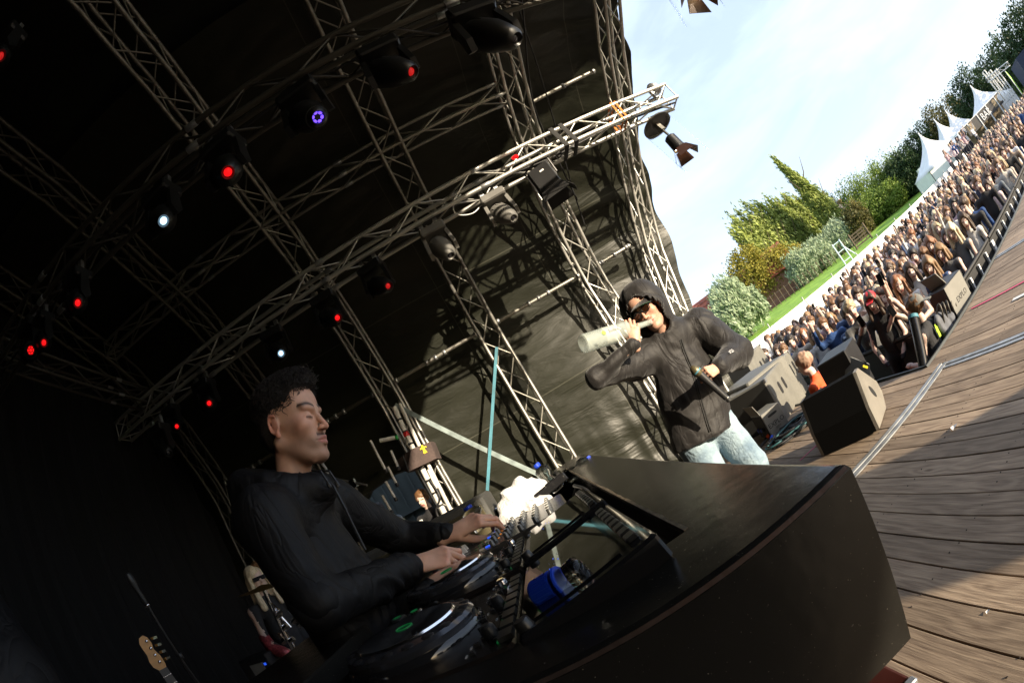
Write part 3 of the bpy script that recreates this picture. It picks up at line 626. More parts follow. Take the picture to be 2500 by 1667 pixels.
Q=[at(912,1057,Y=5.75),at(945,1031,Y=5.56),at(935,1084,Y=5.56),at(922,1075,Y=5.75)]; b=MB(); b.prism([q+Vector((0,-.01,0)) for q in Q],(0,.2,0)); b.build('side_flap',M['bag'],t)
g=at(974,1032,Y=5.54); s=.05
b=MB()
for poly in ([(-.9,.35),(.9,.2),(.8,.55),(-.7,.7)],[(-.25,.3),(.2,.25),(.45,-.95),(-.55,-.9)],[(-.3,.7),(.3,.65),(.2,1.15),(-.2,1.2)]): b.prism([g+Vector((x*s,0,y*s)) for x,y in poly],(0,-.004,0))
b.build('yellow_print',M['yellow'],t)
b=MB(); b.tube([at(925,1045,Y=5.5),at(940,1085,Y=5.48)],.012,6); b.build('buckle_strap',M['blackm'],t)
# vertical tubes lashed to the doorway arch
M['tubew']=mat('taped_tube',(.62,.6,.55),.6,var=.35,vs=14)
t=thing('taped_mast','pale taped mast standing against the arch truss beside the doorway','mast',at(1035,1205,Y=5.6)*1)
a=at(905,935,Y=5.7); c=at(1040,1215,Y=5.6)
rod('mast_tube',a,c,.035,M['tubew'],t,12); rod('mast_tube',a+Vector((.09,0,0)),c+Vector((.09,0,0)),.024,M['tubew'],t,10)
rod('red_band',a+(c-a)*.21,a+(c-a)*.245,.038,M['red'],t,12)
for k in range(9): rod('tape_band',a+(c-a)*(.1+.1*k),a+(c-a)*(.115+.1*k),.0375,M['black'],t,12)
cable([at(985,1100,Y=5.6),at(1010,1140,Y=5.55),at(1002,1175,Y=5.6),at(1025,1215,Y=5.6)],.014,'hanging_cable','dark cable hanging beside the taped mast at the doorway')
for k,(q0,q1) in enumerate((((903,1083-23),(927,1138)),((926,1132),(935,1170)),((906,1090),(921,1150)),((893,1160),(910,1225)),((909,1025),(932,1085)),((1035,1130),(1062,1170)))): pass
M['tentgrey']=mat('grey_green_container',(.075,.09,.085),.6,var=.12,vs=4)
t=thing('site_container','pale grey green site container standing behind the side wall doorway','container',(-3.0,8.6,G0))
b=MB(); b.box((-3.2,9.6,G0+2.6),(5.6,2.2,5.2)); b.build('wall',M['tentgrey'],t)
for i in range(16): cube('rib',(-5.3+i*.28,8.485,G0+2.5),(.04,.02,4.9),M['tentgrey'],t)
b=MB(); b.box((-3.2,8.46,G0+2.72),(4.6,.06,.07)); b.build('top_rail',M['tentgrey'],t)
# light tubes dangling in the doorway
t0=at(863,1014,Y=5.6)
for k,(a0,a1,yy) in enumerate(((852,1077-60,5.75),)): pass
GT='pale tent poles leaning across the doorway'
for k,(q0,q1,yy,lab) in enumerate((((851,1012),(885,1078),5.6,'upper left pale pole leaning out of the doorway shadow'),((898,1035),(914,1072),5.6,'short pale pole just left of the canvas bag'),((891,1072),(910,1110),5.6,'pale pole hanging left below the canvas bag'),((886,1106),(907,1143),5.6,'lower pale pole in front of the grey container'),((878,1138),(898,1172),5.7,'lowest pale pole beside the man in the dark cap'),((984,1078),(1003,1122),5.65,'pale pole to the right of the man with the yellow crown print'))):
    t=thing('pale_pole',lab,'pole',at(*q1,Y=yy),0,GT); rod('shaft',at(*q0,Y=yy),at(*q1,Y=yy-.05),.018,M['tubew'],t,8); rod('tip',at(*q1,Y=yy-.05),at(*q1,Y=yy-.05)+(at(*q1,Y=yy-.05)-at(*q0,Y=yy)).normalized()*.04,.024,M['black'],t,8)
rodt=thing('green_tipped_pipe','short pale pipe with a green tip clamped to the arch above the bag','pipe',at(875,1008,Y=5.5)); rod('pipe',at(872,1012,Y=5.45),at(912,1004,Y=5.5),.026,M['tubew'],rodt,10); M['green']=mat('green_tape',(.03,.4,.08),.5); rod('green_tip',at(908,1005,Y=5.49),at(914,1003.6,Y=5.5),.03,M['green'],rodt,10)
# ================================================= the DJ booth
bw=mat('booth_black_paint',(.012,.0115,.010),.24,spec=.5,var=.35,vs=5,bump=.05,bs=22,coat=0)
n,nd,lk,p=nodes(bw); new=nd.new
g=new('ShaderNodeNewGeometry'); t=new('ShaderNodeTexNoise'); t.inputs['Scale'].default_value=420; t.inputs['Detail'].default_value=1; lk.new(g.outputs['Position'],t.inputs['Vector'])
r=new('ShaderNodeValToRGB'); r.color_ramp.elements[0].position=.77; r.color_ramp.elements[0].color=(0,0,0,1); r.color_ramp.elements[1].position=.80; r.color_ramp.elements[1].color=(1,1,1,1); lk.new(t.outputs[0],r.inputs[0])
mx=new('ShaderNodeMixRGB'); mx.inputs[2].default_value=(.25,.23,.19,1); old=[l for l in n.links if l.to_socket==p.inputs['Base Color']][0].from_socket
lk.new(r.outputs[0],mx.inputs[0]); lk.new(old,mx.inputs[1]); lk.new(mx.outputs[0],p.inputs['Base Color'])
M['booth']=bw; M['worn']=mat('worn_plywood_edge',(.075,.034,.018),.5,col2=(.022,.020,.018),vs=3,bump=.1,bs=80)
SLP=.022                                  # the booth stands very slightly uphill towards the wall
def bz(y,z=0): return H-.165+SLP*(y-.4)+z
y0,y1,x0,x1=.365,2.75,-.78,.238; ox0,ox1,oy0,oy1=-.52,.100,.515,2.36
bt=thing('dj_booth','large black painted wooden booth with open top holding the players','dj booth',(0,1.5,0))
def slab(name,xa,xb,ya,yb,za,zb,m='booth',ch=.006,parent=bt):
    b=MB(); P=[(xa,ya),(xb,ya),(xb,yb),(xa,yb)]; c=ch
    Pc=[(xa+c,ya+c),(xb-c,ya+c),(xb-c,yb-c),(xa+c,yb-c)]
    b.loft([[(x,y,bz(y,za)) for x,y in P],[(x,y,bz(y,zb-c)) for x,y in P],[(x,y,bz(y,zb)) for x,y in Pc]]); return b.build(name,M[m],parent)
b=MB(); oc=[(ox0,oy0),(ox1,oy0),(ox1,oy1),(ox0,oy1)]; uc=[(x0,y0),(x1,y0),(x1,y1),(x0,y1)]
def ring_(P,z,e=0,inn=0): return [(x+(e if i in(0,3) else -e),y+(e if i<2 else -e),bz(y,z)) for i,(x,y) in enumerate(P)]
b.loft([ring_(oc,-.05),ring_(oc,-.004),ring_(oc,0,-.004),ring_(uc,0,.009),ring_(uc,-.003,.003),ring_(uc,-.009,0),ring_(uc,-.262),ring_(uc,-.262,.03),ring_(uc,-.05,.03)],cap=False,closed=True); b.build('top_frame',M['booth'],bt,smooth=False)
# outer boards
b=MB(); b.loft([[(x,y,bz(y,z)) for x,y in ((x0,y0+.001),(x1-.001,y0+.001),(x1-.001,y0+.03),(x0,y0+.03))] for z in (-.262,-.052)]); pass
b=MB(); b.loft([[(x1-.031,y,bz(y,-.262)),(x1-.001,y,bz(y,-.262)),(x1-.001,y,bz(y,-.052)),(x1-.031,y,bz(y,-.052))] for y in (y0+.032,y1)]); pass
b=MB(); b.loft([[(x0,y,bz(y,-.262)),(x0+.03,y,bz(y,-.262)),(x0+.03,y,bz(y,-.052)),(x0,y,bz(y,-.052))] for y in (y0+.032,y1)]); pass
slab('bottom_board',x0+.031,x1-.032,y0+.032,y1,-.262,-.245,'blackm',0)
b=MB(); pts=[]
rr=random.Random(3)
for i in range(70):
    x=x1-.004-(x1-x0)*i/69; wdt=.0008+.0006*math.sin(i*.9)+(.0014 if 2<i<22 else 0); pts.append((x,wdt))
b.loft([[(x,y0-.0004,bz(y0,-.0070-w_*.25)),(x,y0+.0020,bz(y0,-.0040)),(x,y0+.0050+w_*.3,bz(y0,-.0018)),(x,y0+.005,bz(y0,-.006))] for x,w_ in pts]); b.build('worn_edge',M['worn'],bt)
b=MB(); b.loft([[(ox1-.0008,y,bz(y,-.006-.003*rr.random())),(ox1-.0008,y,bz(y,.0006)),(ox1+.003+.003*rr.random(),y,bz(y,.0009)),(ox1+.004,y,bz(y,-.004))] for y in np.linspace(oy0,oy1,50)]); b.build('opening_edge',mat('rubbed_edge',(.16,.13,.09),.45,var=.7,vs=60),bt)
b=MB(); b.box((-.3,1.6,.31),(.75,1.9,.62)); b.build('plinth',M['blackm'],bt)
M['case']=mat('dark_red_flight_case',(.05,.011,.008),.18,var=.3,vs=5)
q=at(2112,1560,Z=.34); t=thing('flight_case','glossy dark red case corner showing beneath the near end of the booth','case',(q.x-.3,q.y+.25,0))
b=MB(); b.box((q.x-.30,q.y+.26,.2),(.6,.5,.28),ch=.01); b.build('case_body',M['case'],t)
b=MB(); b.box((q.x-.012,q.y+.022,.2),(.028,.028,.285),ch=.004); b.build('corner_rail',M['steel'],t)
# ---- players: built at y=0, surface z=0, DJ side towards -x
M['panel']=mat('brushed_black_panel',(.022,.017,.014),.22,.35,spec=.6,bump=.06,bs=300)
M['btn']=mat('button_rubber',(.02,.02,.02),.35); M['ledg']=emis('green_led',(.005,.12,.03),.18); M['ledb']=emis('blue_led',(.03,.12,.9),.35); M['ledo']=emis('amber_led',(.9,.3,.03),.25)
M['legend']=mat('white_legend_print',(.55,.55,.55),.5); M['dimple']=mat('jog_dimple',(.05,.052,.06),.18,.6)
def player(yc,label):
    Z=bz(yc); t=thing('media_player',label,'media player',(-.2,yc,Z-.1),0,'media players in the booth'); o=Vector((0,yc,Z)); hw=.165
    b=MB(); b.box(o+Vector((-.265,0,-.045)),(.30,.33,.09),ch=.006); b.build('body',M['panel'],t)
    # jog wheel
    c=o+Vector((-.285,0,0)); T=Matrix.Translation(c)
    b=MB(); b.lathe([(.112,0),(.112,.006),(.108,.012)],T,48); b.build('jog_collar',M['gloss'],t,smooth=True)
    j=MB(); j.lathe([(.104,.012),(.105,.020),(.101,.026),(.082,.030),(.080,.0285)],T,64); jw=j.build('jog_wheel',M['dimple'],t,smooth=True)
    b=MB(); b.lathe([(.0815,.0303),(.080,.0335),(.078,.0338)],T,64,cap=False); b.build('rim_ring',M['chrome'],jw,smooth=True)
    b=MB(); b.lathe([(.078,.030),(.078,.0335),(.05,.0342),(.001,.0342)],T,48); b.build('jog_plate',M['gloss'],jw,smooth=True)
    for k in range(20):
        a=2*PI*k/20; b=MB(); b.ell(c+Vector((.0925*math.cos(a),.0925*math.sin(a),.0262)),(.0105,.0105,.0032),n=12,k=6); b.build('finger_dimple',M['black'],jw,smooth=True)
    b=MB(); b.tube([c+Vector((.013*math.cos(a),.013*math.sin(a),.035)) for a in [2*PI*k/24 for k in range(24)]],.0009,5,closed=True); b.build('led_ring',M['ledg'],jw)
    # hot cue buttons under the screen
    for k in range(8):
        y=-.128+.256*k/7; cube('hot_cue_button',o+Vector((-.128,y,.003)),(.018,.026,.007),M['btn'],t)
        if k%2==0: cube('button_led',o+Vector((-.139,y,.001)),(.002,.022,.002),M['ledg'],t)
    for k,(x,y,r) in enumerate(((-.38,.14,.018),(-.34,.143,.018))):
        b=MB(); b.lathe([(r,0),(r,.006),(r*.85,.009)],Matrix.Translation(o+Vector((x,-y,0))),20); b.build('play_button',M['chrome'] if k else M['btn'],t,smooth=True); b=MB(); b.lathe([(r*.45,.0092),(r*.4,.0098)],Matrix.Translation(o+Vector((x,-y,0))),18); b.build('play_light',M['ledg'],t)
    cube('tempo_slot',o+Vector((-.31,.142,.001)),(.11,.006,.003),M['blackm'],t); b=MB(); b.box(o+Vector((-.30,.142,.012)),(.026,.016,.018),taper=.6); b.build('tempo_slider',M['btn'],t)
    rr=random.Random(int(yc*100))
    for k in range(26):
        x=-.165+rr.uniform(-.012,.025); y=-.15+.3*k/25; cube('small_button',o+Vector((x,y,.002)),(.007,.005,.004),M['chrome' if k%5==0 else 'btn'],t)
        if k%2: cube('legend',o+Vector((x-.008,y,.0006)),(.0022,.009,.0008),M['legend'],t)
    for y in (-.10,.02,.12):
        b=MB(); b.lathe([(.010,0),(.009,.014),(.006,.017)],Matrix.Translation(o+Vector((-.150,y,.0))),14); b.build('knob',M['chrome' if y>.1 else 'btn'],t,smooth=True)
    # raised tilted screen
    tl=math.radians(9); S=Matrix.Translation(o+Vector((-.112,0,.004)))@Matrix.Rotation(-tl,4,'Y')
    b=MB(); b.v=[]; b.box(S@Vector((.088,0,-.018)),(.178,.33,.036),S.to_3x3(),ch=.004); b.build('screen_housing',M['gloss'],t)
    b=MB(); b.box(S@Vector((.073,0,.0012)),(.128,.285,.0024),S.to_3x3()); sc_=b.build('screen',M['screen'],t)
    for k in range(8): 
        b=MB(); b.box(S@Vector((.157,-.122+.244*k/7,.003)),(.014,.024,.007),S.to_3x3(),ch=.0015); b.build('browse_button',M['btn'],t)
    b=MB(); b.lathe([(.010,0),(.0095,.010),(.008,.012)],S@Matrix.Translation((.012,-.148,.0)),16); b.build('browse_knob',M['btn'],t,smooth=True)
    for k in range(6): cube('screen_text',S@Vector((.05+.008*(k%3),.02+.012*k,.0026)),(.0012,.007,.0004),M['legend'] if k%2 else M['ledb'],sc_,S.to_3x3())
    return t
player(.625,'nearest media player with a large jog wheel in the lower left of the booth')
player(.970,'second media player under the right hand of the curly haired man')
player(2.0,'far media player lying beyond the mixer beside the white towel')
# mixer
M['mixp']=mat('mixer_top_plate',(.10,.09,.075),.25,.5,spec=.7)  # plate colour lightened to stand in for sun glare on it
yc=1.36; Z=bz(yc); t=thing('dj_mixer','silver lit mixer full of knobs and faders under the far hand','mixer',(-.2,yc,Z-.1)); o=Vector((0,yc,Z))
b=MB(); b.box(o+Vector((-.205,0,-.04)),(.43,.40,.085),ch=.005); b.build('body',M['mixp'],t)
M['knobm']=mat('knob_rubber_top',(.10,.10,.095),.3,.3); M['cap']=mat('knob_silver_cap',(.85,.84,.8),.35,.3)
for j in range(6):
    y=-.165+.066*j
    for i in range(5):
        x=-.04-.042*i; r=.0075 if j%5 else .0065; T=Matrix.Translation(o+Vector((x,y,.002)))
        b=MB(); b.lathe([(r*1.2,0),(r,.004),(r*.92,.014),(r*.75,.0155)],T,14); k=b.build('knob',M['knobm'],t,smooth=True); cube('pointer',o+Vector((x-.001,y,.0180)),(r*1.5,.0028,.0016),M['cap'],k)
    if 0<j<5:
        cube('fader_slot',o+Vector((-.305,y,.0025)),(.075,.004,.0015),M['blackm'],t); b=MB(); b.box(o+Vector((-.305+rnd.uniform(-.02,.03),y,.013)),(.018,.011,.018),taper=.65); b.build('fader_cap',M['cap'],t)
        for k in range(7): cube('level_led',o+Vector((-.27+.012*k,y+.021,.003)),(.006,.004,.002),M['ledg'] if k<4 else M['ledo'] ,t)
    for k in range(2): cube('mixer_button',o+Vector((-.225-.018*k,y+.02,.003)),(.012,.012,.006),M['ledb'] if (j+k)%4==0 else M['cap'] if (j+k)%2 else M['btn'],t)
cube('crossfader_slot',o+Vector((-.385,0,.003)),(.004,.09,.0015),M['blackm'],t); b=MB(); b.box(o+Vector((-.385,.01,.013)),(.012,.02,.018),taper=.65); b.build('crossfader_cap',M['cap'],t)
for k,y in enumerate((-.17,-.12,.1,.15)): 
    b=MB(); b.lathe([(.014,0),(.0135,.012),(.011,.014)],Matrix.Translation(o+Vector((-.37,y,.002))),16); b.build('pad_button',M['btn'] if k%2 else M['cap'],t,smooth=True)
cable([(.06,1.15,bz(1.2,-.06)),(.075,1.3,bz(1.3,-.01)),(.06,1.5,bz(1.5,-.0)),(.07,1.7,bz(1.7,-.03)),(.05,1.9,bz(1.9,-.08))],.006,'audio_cable','black cable looping inside the booth behind the mixer')
# towel: crumpled heap
def towel():
    c=at(1185,1150,Y=1.86); 
    def f(P):
        d=sdell(P,(c.x-.015,c.y,c.z-.01),(.065,.085,.047)); d=smin(d,sdell(P,(c.x+.055,c.y+.05,c.z-.005),(.075,.07,.045)),.03); d=smin(d,sdell(P,(c.x-.04,c.y-.06,c.z-.045),(.06,.08,.026)),.03); d=smin(d,sdell(P,(c.x+.05,c.y-.04,c.z-.05),(.08,.07,.02)),.02)
        return smin(d,sdell(P,(c.x+.02,c.y+.02,c.z+.035),(.05,.05,.04)),.03)
    V,F=nets(f,(c.x-.2,c.y-.25,c.z-.12),(c.x+.22,c.y+.22,c.z+.12),.0055); V=relax(V,F,1); N_=vnormals(V,F)
    d=.012*(1-2*np.abs(nnoise(V,(22,9,26),5)))+.007*(1-2*np.abs(nnoise(V,(40,30,18),8))); V=V+N_*d[:,None]
    o=npmesh('towel',V,F,M['whitecloth'],world=Matrix.Identity(4)); tag(o,'crumpled white towel glaring in the sun beyond the mixer','towel')
towel()
# bottles
M['water']=mat('water_bottle_plastic',(.93,.97,1),.03,trans=1,ior=1.22)
def bottle(base,up,h,label,capm='blue',r=.034):
    up=Vector(up).normalized(); t=thing('water_bottle',label,'bottle',base,0,'clear water bottles on the booth'); D=basis(*ortho(up),up,base); s=h/.22
    b=MB(); b.lathe([(.8*r,0),(r,.01*s),(r*1.0,.03*s),(r*.96,.035*s),(r,.04*s),(r*1.02,.075*s),(r*.62,.098*s),(r*.62,.106*s),(r*1.05,.13*s),(r*1.1,.15*s),(r*.95,.175*s),(r*.45,.192*s),(r*.38,.198*s),(r*.38,.205*s)],D,24); b.build('shell',M['water'],t,smooth='all')
    b=MB(); b.lathe([(r*.46,.197*s),(r*.46,.217*s),(r*.40,.22*s)],D,18)
    for k in range(18): a=2*PI*k/18; b.box(D@Vector((r*.46*math.cos(a),r*.46*math.sin(a),.207*s)),(.0018,.0018,.018*s),D.to_3x3())
    b.build('cap',M[capm],t); b=MB(); b.lathe([(r*.44,.190*s),(r*.52,.192*s),(r*.44,.1955*s)],D,18); b.build('neck_ring',M[capm],t,smooth=True)
    return t
B=at(1112,1212,Y=1.60); T_=at(1072,1163,Y=1.60); bottle(B,T_-B,(T_-B).length,'small water bottle with blue cap behind the far hand')
B=at(1284,1124,Y=2.22); T_=at(1230,1065,Y=2.22); bottle(B,T_-B,(T_-B).length,'water bottle with blue cap at the far corner of the booth')
B=at(1300,1100,Y=2.15); bottle(B,(1,.3,.15),.16,'small bottle lying beside the standing one at the far corner',r=.03)
C=Vector((-.064,.528,1.110)); b0=at(1262,1388,Y=.56); up=(at(1248,1375,Y=.565)-at(1330,1372,Y=.54)); up=Vector((-.9,.35,-.12)).normalized()
t=thing('large_bottle','big blue screw cap of a bottle lying on the nearest player screen','bottle',C); D=basis(*ortho(up),up,C)
b=MB(); prof_=[(.0190,-.012),(.0190,.016),(.017,.0185),(.004,.019)]; b.lathe(prof_,D,30)
for k in range(30): a=2*PI*k/30; b.box(D@Vector((.0192*math.cos(a),.0192*math.sin(a),.002)),(.0012,.0016,.024),D.to_3x3()@Matrix.Rotation(a,3,'Z'))
b.build('screw_cap',M['blue'],t,smooth=True); b=MB(); b.lathe([(.0195,-.021),(.0205,-.0185),(.0195,-.016)],D,30); b.build('tamper_ring',M['blue'],t,smooth=True)
b=MB(); b.lathe([(.016,-.016),(.016,-.03),(.018,-.038),(.019,-.044),(.010,-.050)],D,30); b.build('shell',M['water'],t,smooth='all')
# monitor speaker with steel grille beyond the DJ's hand
def grille():
    m=mat('steel_grille',(.16,.13,.07),.4,.6); n,nd,lk,p=nodes(m); new=nd.new; g=new('ShaderNodeTexCoord'); mp=new('ShaderNodeMapping'); mp.inputs['Scale'].default_value=(95,95,95); lk.new(g.outputs['Object'],mp.inputs[0])
    v=new('ShaderNodeTexVoronoi'); v.inputs['Randomness'].default_value=0; lk.new(mp.outputs[0],v.inputs['Vector']); r=new('ShaderNodeValToRGB'); r.color_ramp.elements[0].position=.36; r.color_ramp.elements[0].color=(.004,.004,.004,1); r.color_ramp.elements[1].position=.44; r.color_ramp.elements[1].color=(.19,.16,.09,1); lk.new(v.outputs['Distance'],r.inputs[0]); lk.new(r.outputs[0],p.inputs['Base Color']); return m
M['grille']=grille()
t=thing('booth_monitor','black monitor speaker with fine steel grille behind the far hand','speaker',(-.5,1.9,0))
A_=at(1106,1140,Y=1.78); 
b=MB(); b.box((A_.x-.31,A_.y+.17,A_.z-.20),(.62,.34,.42),ch=.012); b.build('cabinet',M['spk'],t)
b=MB(); b.box((A_.x-.31,A_.y-.006,A_.z-.205),(.585,.012,.36),ch=.003); b.build('grille',M['grille'],t)
b=MB(); b.box((A_.x-.31,A_.y+.17,(A_.z-.41)/2),(.5,.3,A_.z-.41)); b.build('stand',M['blackm'],t)
# ---- things on the deck
def cabinet(name,label,cen,size,rz,nh=4,group=None,top=True,lean=0):
    t=thing(name,label,'speaker',(cen[0],cen[1],cen[2]),0,group); Q=Matrix.Rotation(rz,3,'Z')@Matrix.Rotation(lean,3,'X'); c=Vector(cen)+Vector((0,0,size[2]/2)); x,y,z=[s/2 for s in size]
    b=MB(); b.box(c,size,Q,ch=.02); b.build('cabinet',M['subpaint'],t)
    return t,Q,c
M['subpaint']=mat('worn_grey_speaker_paint',(.15,.145,.125),.6,var=.12,vs=6,bump=.2,bs=120); M['subdark']=mat('speaker_front',(.03,.03,.028),.7)
def handles(t,Q,c,size,spots,face='-y'):
    for (u,v,w_,h_) in spots:
        p=c+Q@Vector((u,-size[1]/2-.001,v)); b=MB()
        pts=[(w_/2*math.copysign(abs(math.cos(a))**.6,math.cos(a)),h_/2*math.copysign(abs(math.sin(a))**.6,math.sin(a))) for a in [2*PI*i/20 for i in range(20)]]
        b.loft([[p+Q@Vector((a,-.004,b_)) for a,b_ in pts],[p+Q@Vector((a*.9,.0,b_*.9)) for a,b_ in pts]]); b.build('handle_recess',M['blackm'],t)
# subwoofers stacked beyond the deck edge, faces lit
subs=[((1.0,0),)]
def sub_at(pl,pr,Y,zt,hgt,dep,label,spots,Z0):
    a=at(*pl,Y=Y[0]); c_=at(*pr,Y=Y[1]); d=(c_-a); d.z=0; wd=d.length; rz=math.atan2(d.y,d.x); mid=(a+c_)/2; nrm=Vector((-math.sin(rz),math.cos(rz),0)); cen=mid+nrm*dep/2
    t,Q,c=cabinet('subwoofer',label,(cen.x,cen.y,Z0),(wd,dep,hgt),rz,group='grey bass cabinets stacked at the side of the stage'); 
    handles(t,Q,c,(wd,dep,hgt),[(u*wd,v*hgt,w_,h_) for u,v,w_,h_ in spots])
    for sx in (-1,1):
        for sz in (-1,1): cube('corner_guard',c+Q@Vector((sx*(wd/2-.02),-dep/2,sz*(hgt/2-.02))),(.05,.02,.05),M['steel'],t,Q)
    # dark front grille on the left end
    b=MB(); b.box(c+Q@Vector((-wd/2-.006,0,0)),(.012,dep*.94,hgt*.94),Q); b.build('front_grille',M['subdark'],t)
    return t
sub_at((1764,887),(1822,825),(4.9,5.6),0,.62,.72,'front grey bass cabinet beside the orange jacketed man',[(-.25,.12,.07,.16),(-.10,.12,.07,.16),(.28,.15,.07,.16),(.41,.15,.07,.16)],-.05)
sub_at((1788,944),(1868,925),(4.55,5.1),0,.60,.72,'lower grey bass cabinet standing on the ground below the others',[(.1,.1,.07,.15),(.24,.1,.07,.15),(-.2,-.1,.07,.15)],-.66)
sub_at((1707,817),(1748,796),(6.7,7.3),0,.66,.7,'rear grey bass cabinet with a double handle nearest the hooded man arm',[(.02,.05,.08,.17),(.22,.05,.08,.17)],.12)
t,Q,c=cabinet('subwoofer','dark side bass cabinet between the rear cabinet and the deck',(2.95,5.75,-.05),(.75,.9,.66),.1,group='grey bass cabinets stacked at the side of the stage')
# monitor wedge in the foreground of the deck
def wedge(label,M0,name='monitor_wedge'):
    t=thing(name,label,'speaker',M0.translation,0); L_,D_,Hh=.62,.50,.42
    sec=[(0,0),(.06,-.0),(D_*.80,.0),(D_,.10),(D_*.97,.20),(D_*.35,Hh),(D_*.18,Hh),(0,.18)]
    b=MB(); b.loft([[M0@Vector((x,y,z)) for y,z in sec] for x in (-L_/2+.02,L_/2-.02)]); b.build('cabinet',M['spkgrille'],t)
    for sx in (-1,1):
        b=MB(); b.loft([[M0@Vector((sx*(L_/2-.02),y,z)) for y,z in sec],[M0@Vector((sx*(L_/2+.012),y+.004*(1 if y<.2 else -1),z+.004*(1 if z<.2 else -1))) for y,z in sec]]); e=b.build('side_panel',M['sidep'],t)
        pts=[(.075*math.cos(a),.028*math.sin(a)) for a in [2*PI*i/16 for i in range(16)]]; cy,cz=.25,.20; ca,sa_=math.cos(2.3),math.sin(2.3)
        b=MB(); b.loft([[M0@Vector((sx*(L_/2+.013),cy+p*ca-q*sa_,cz+p*sa_+q*ca)) for p,q in pts],[M0@Vector((sx*(L_/2+.0145),cy+(p*ca-q*sa_)*.94,cz+(p*sa_+q*ca)*.94)) for p,q in pts]]); b.build('handle_recess',M['blackm'],e)
    return t
M['sidep']=mat('wedge_side_paint',(.19,.175,.15),.5,var=.12,bump=.25,bs=160)
P0=at(1890,1047,Z=.01); P1=at(2018,987,Z=.01); d=(P1-P0); 
W0=basis(d.normalized(),Vector((-d.normalized().y,d.normalized().x,0)),Vector((0,0,1)),P0+d*.5)@Matrix.Diagonal((d.length/.62,.9,1.1,1))
wt=wedge('large black stage monitor with pale side panel and slanted handle on the deck',W0)
lg=at(1892,982,Y=2.95)
b=MB(); mW=W0@Matrix.Translation((.12,.0,.0)); 
q=[W0@Vector((x,-.006,z)) for x,z in ((.10,.30),(.165,.31),(.17,.245),(.105,.235))]
b=MB(); c0=[W0@Vector((x,.497-.0,z)) for x,z in ((0,0),)]
# badge: thin square outline with a hook in it
def sq(x0_,z0_,s_): 
    P=[(0,0),(s_,0),(s_,s_*1.3),(0,s_*1.3)]; b=MB()
    for i in range(4):
        a=P[i]; c=P[(i+1)%4]; b.tube([W0@Vector((x0_+a[0],.09+(z0_+a[1]-.18)*.375-.004,z0_+a[1])),W0@Vector((x0_+c[0],.09+(z0_+c[1]-.18)*.375-.004,z0_+c[1]))],.0018,4)
    b.tube([W0@Vector((x0_+s_*.6,.09+(z0_+s_*.3-.18)*.375-.004,z0_+s_*.3)),W0@Vector((x0_+s_*.25,.09+(z0_+s_*.3-.18)*.375-.004,z0_+s_*.3)),W0@Vector((x0_+s_*.25,.09+(z0_+s_*1.0-.18)*.375-.004,z0_+s_*1.0))],.0018,4)
    b.build('badge',M['yellow'],wt)
sq(.17,.27,.035)
M['psu']=mat('grey_distribution_box',(.19,.185,.165),.5,var=.1)
def pbox(cen,sz,rz,label,txt=True):
    t=thing('power_box',label,'box',cen,0,'grey power distribution boxes'); Q=Matrix.Rotation(rz,3,'Z'); c=Vector(cen)+Vector((0,0,sz[2]/2))
    b=MB(); b.box(c,sz,Q,ch=.006); b.build('case_body',M['psu'],t)
    b=MB(); b.box(c+Q@Vector((-sz[0]/2-.004,0,0)),(.008,sz[1]*.9,sz[2]*.9),Q); b.build('socket_panel',M['blackm'],t)
    for k in range(4):
        b=MB(); b.lathe([(.022,0),(.022,.03)],Matrix.Translation(c+Q@Vector((-sz[0]/2-.005,-.07+.05*k,-.03)))@Q.to_4x4()@Matrix.Rotation(-PI/2,4,'Y'),10); b.build('socket',M['blue' if k%2 else 'black'],t)
    b=MB(); b.prism([c+Q@Vector((-sz[0]/2,-sz[1]/2+.01,sz[2]/2)),c+Q@Vector((-sz[0]/2,sz[1]/2-.01,sz[2]/2)),c+Q@Vector((-sz[0]*.62,sz[1]/2-.01,sz[2]*.95)),c+Q@Vector((-sz[0]*.62,-sz[1]/2+.01,sz[2]*.95))],(.004,0,.004)); b.build('open_lid',M['psu'],t)
    handles(t,Q,c,sz,[(0,sz[2]*.28,sz[0]*.5,.028)])
    if txt:
        X=Q@Vector((1,0,0)); Zv=Vector((0,0,1)); Yv=Q@Vector((0,-1,0)); text('lettering','EXPLO',.075,basis(X,Zv,Yv,c+Q@Vector((0,-sz[1]/2-.001,-.02))),M['blackm'],t,.0006); text('lettering','SERV',.035,basis(X,Zv,Yv,c+Q@Vector((0,-sz[1]/2-.001,-.075))),M['blackm'],t,.0006)
    return t
a=at(1775,1006,Z=.01); c_=at(1815,974,Z=.01); d=c_-a; rz=math.atan2(d.y,d.x); mid=(a+c_)/2+Vector((-math.sin(rz),math.cos(rz),0))*.17
pbox((mid.x,mid.y,.005),(d.length,.34,.30),rz,'grey power box lettered EXPLO standing on the deck beside the cable heap')
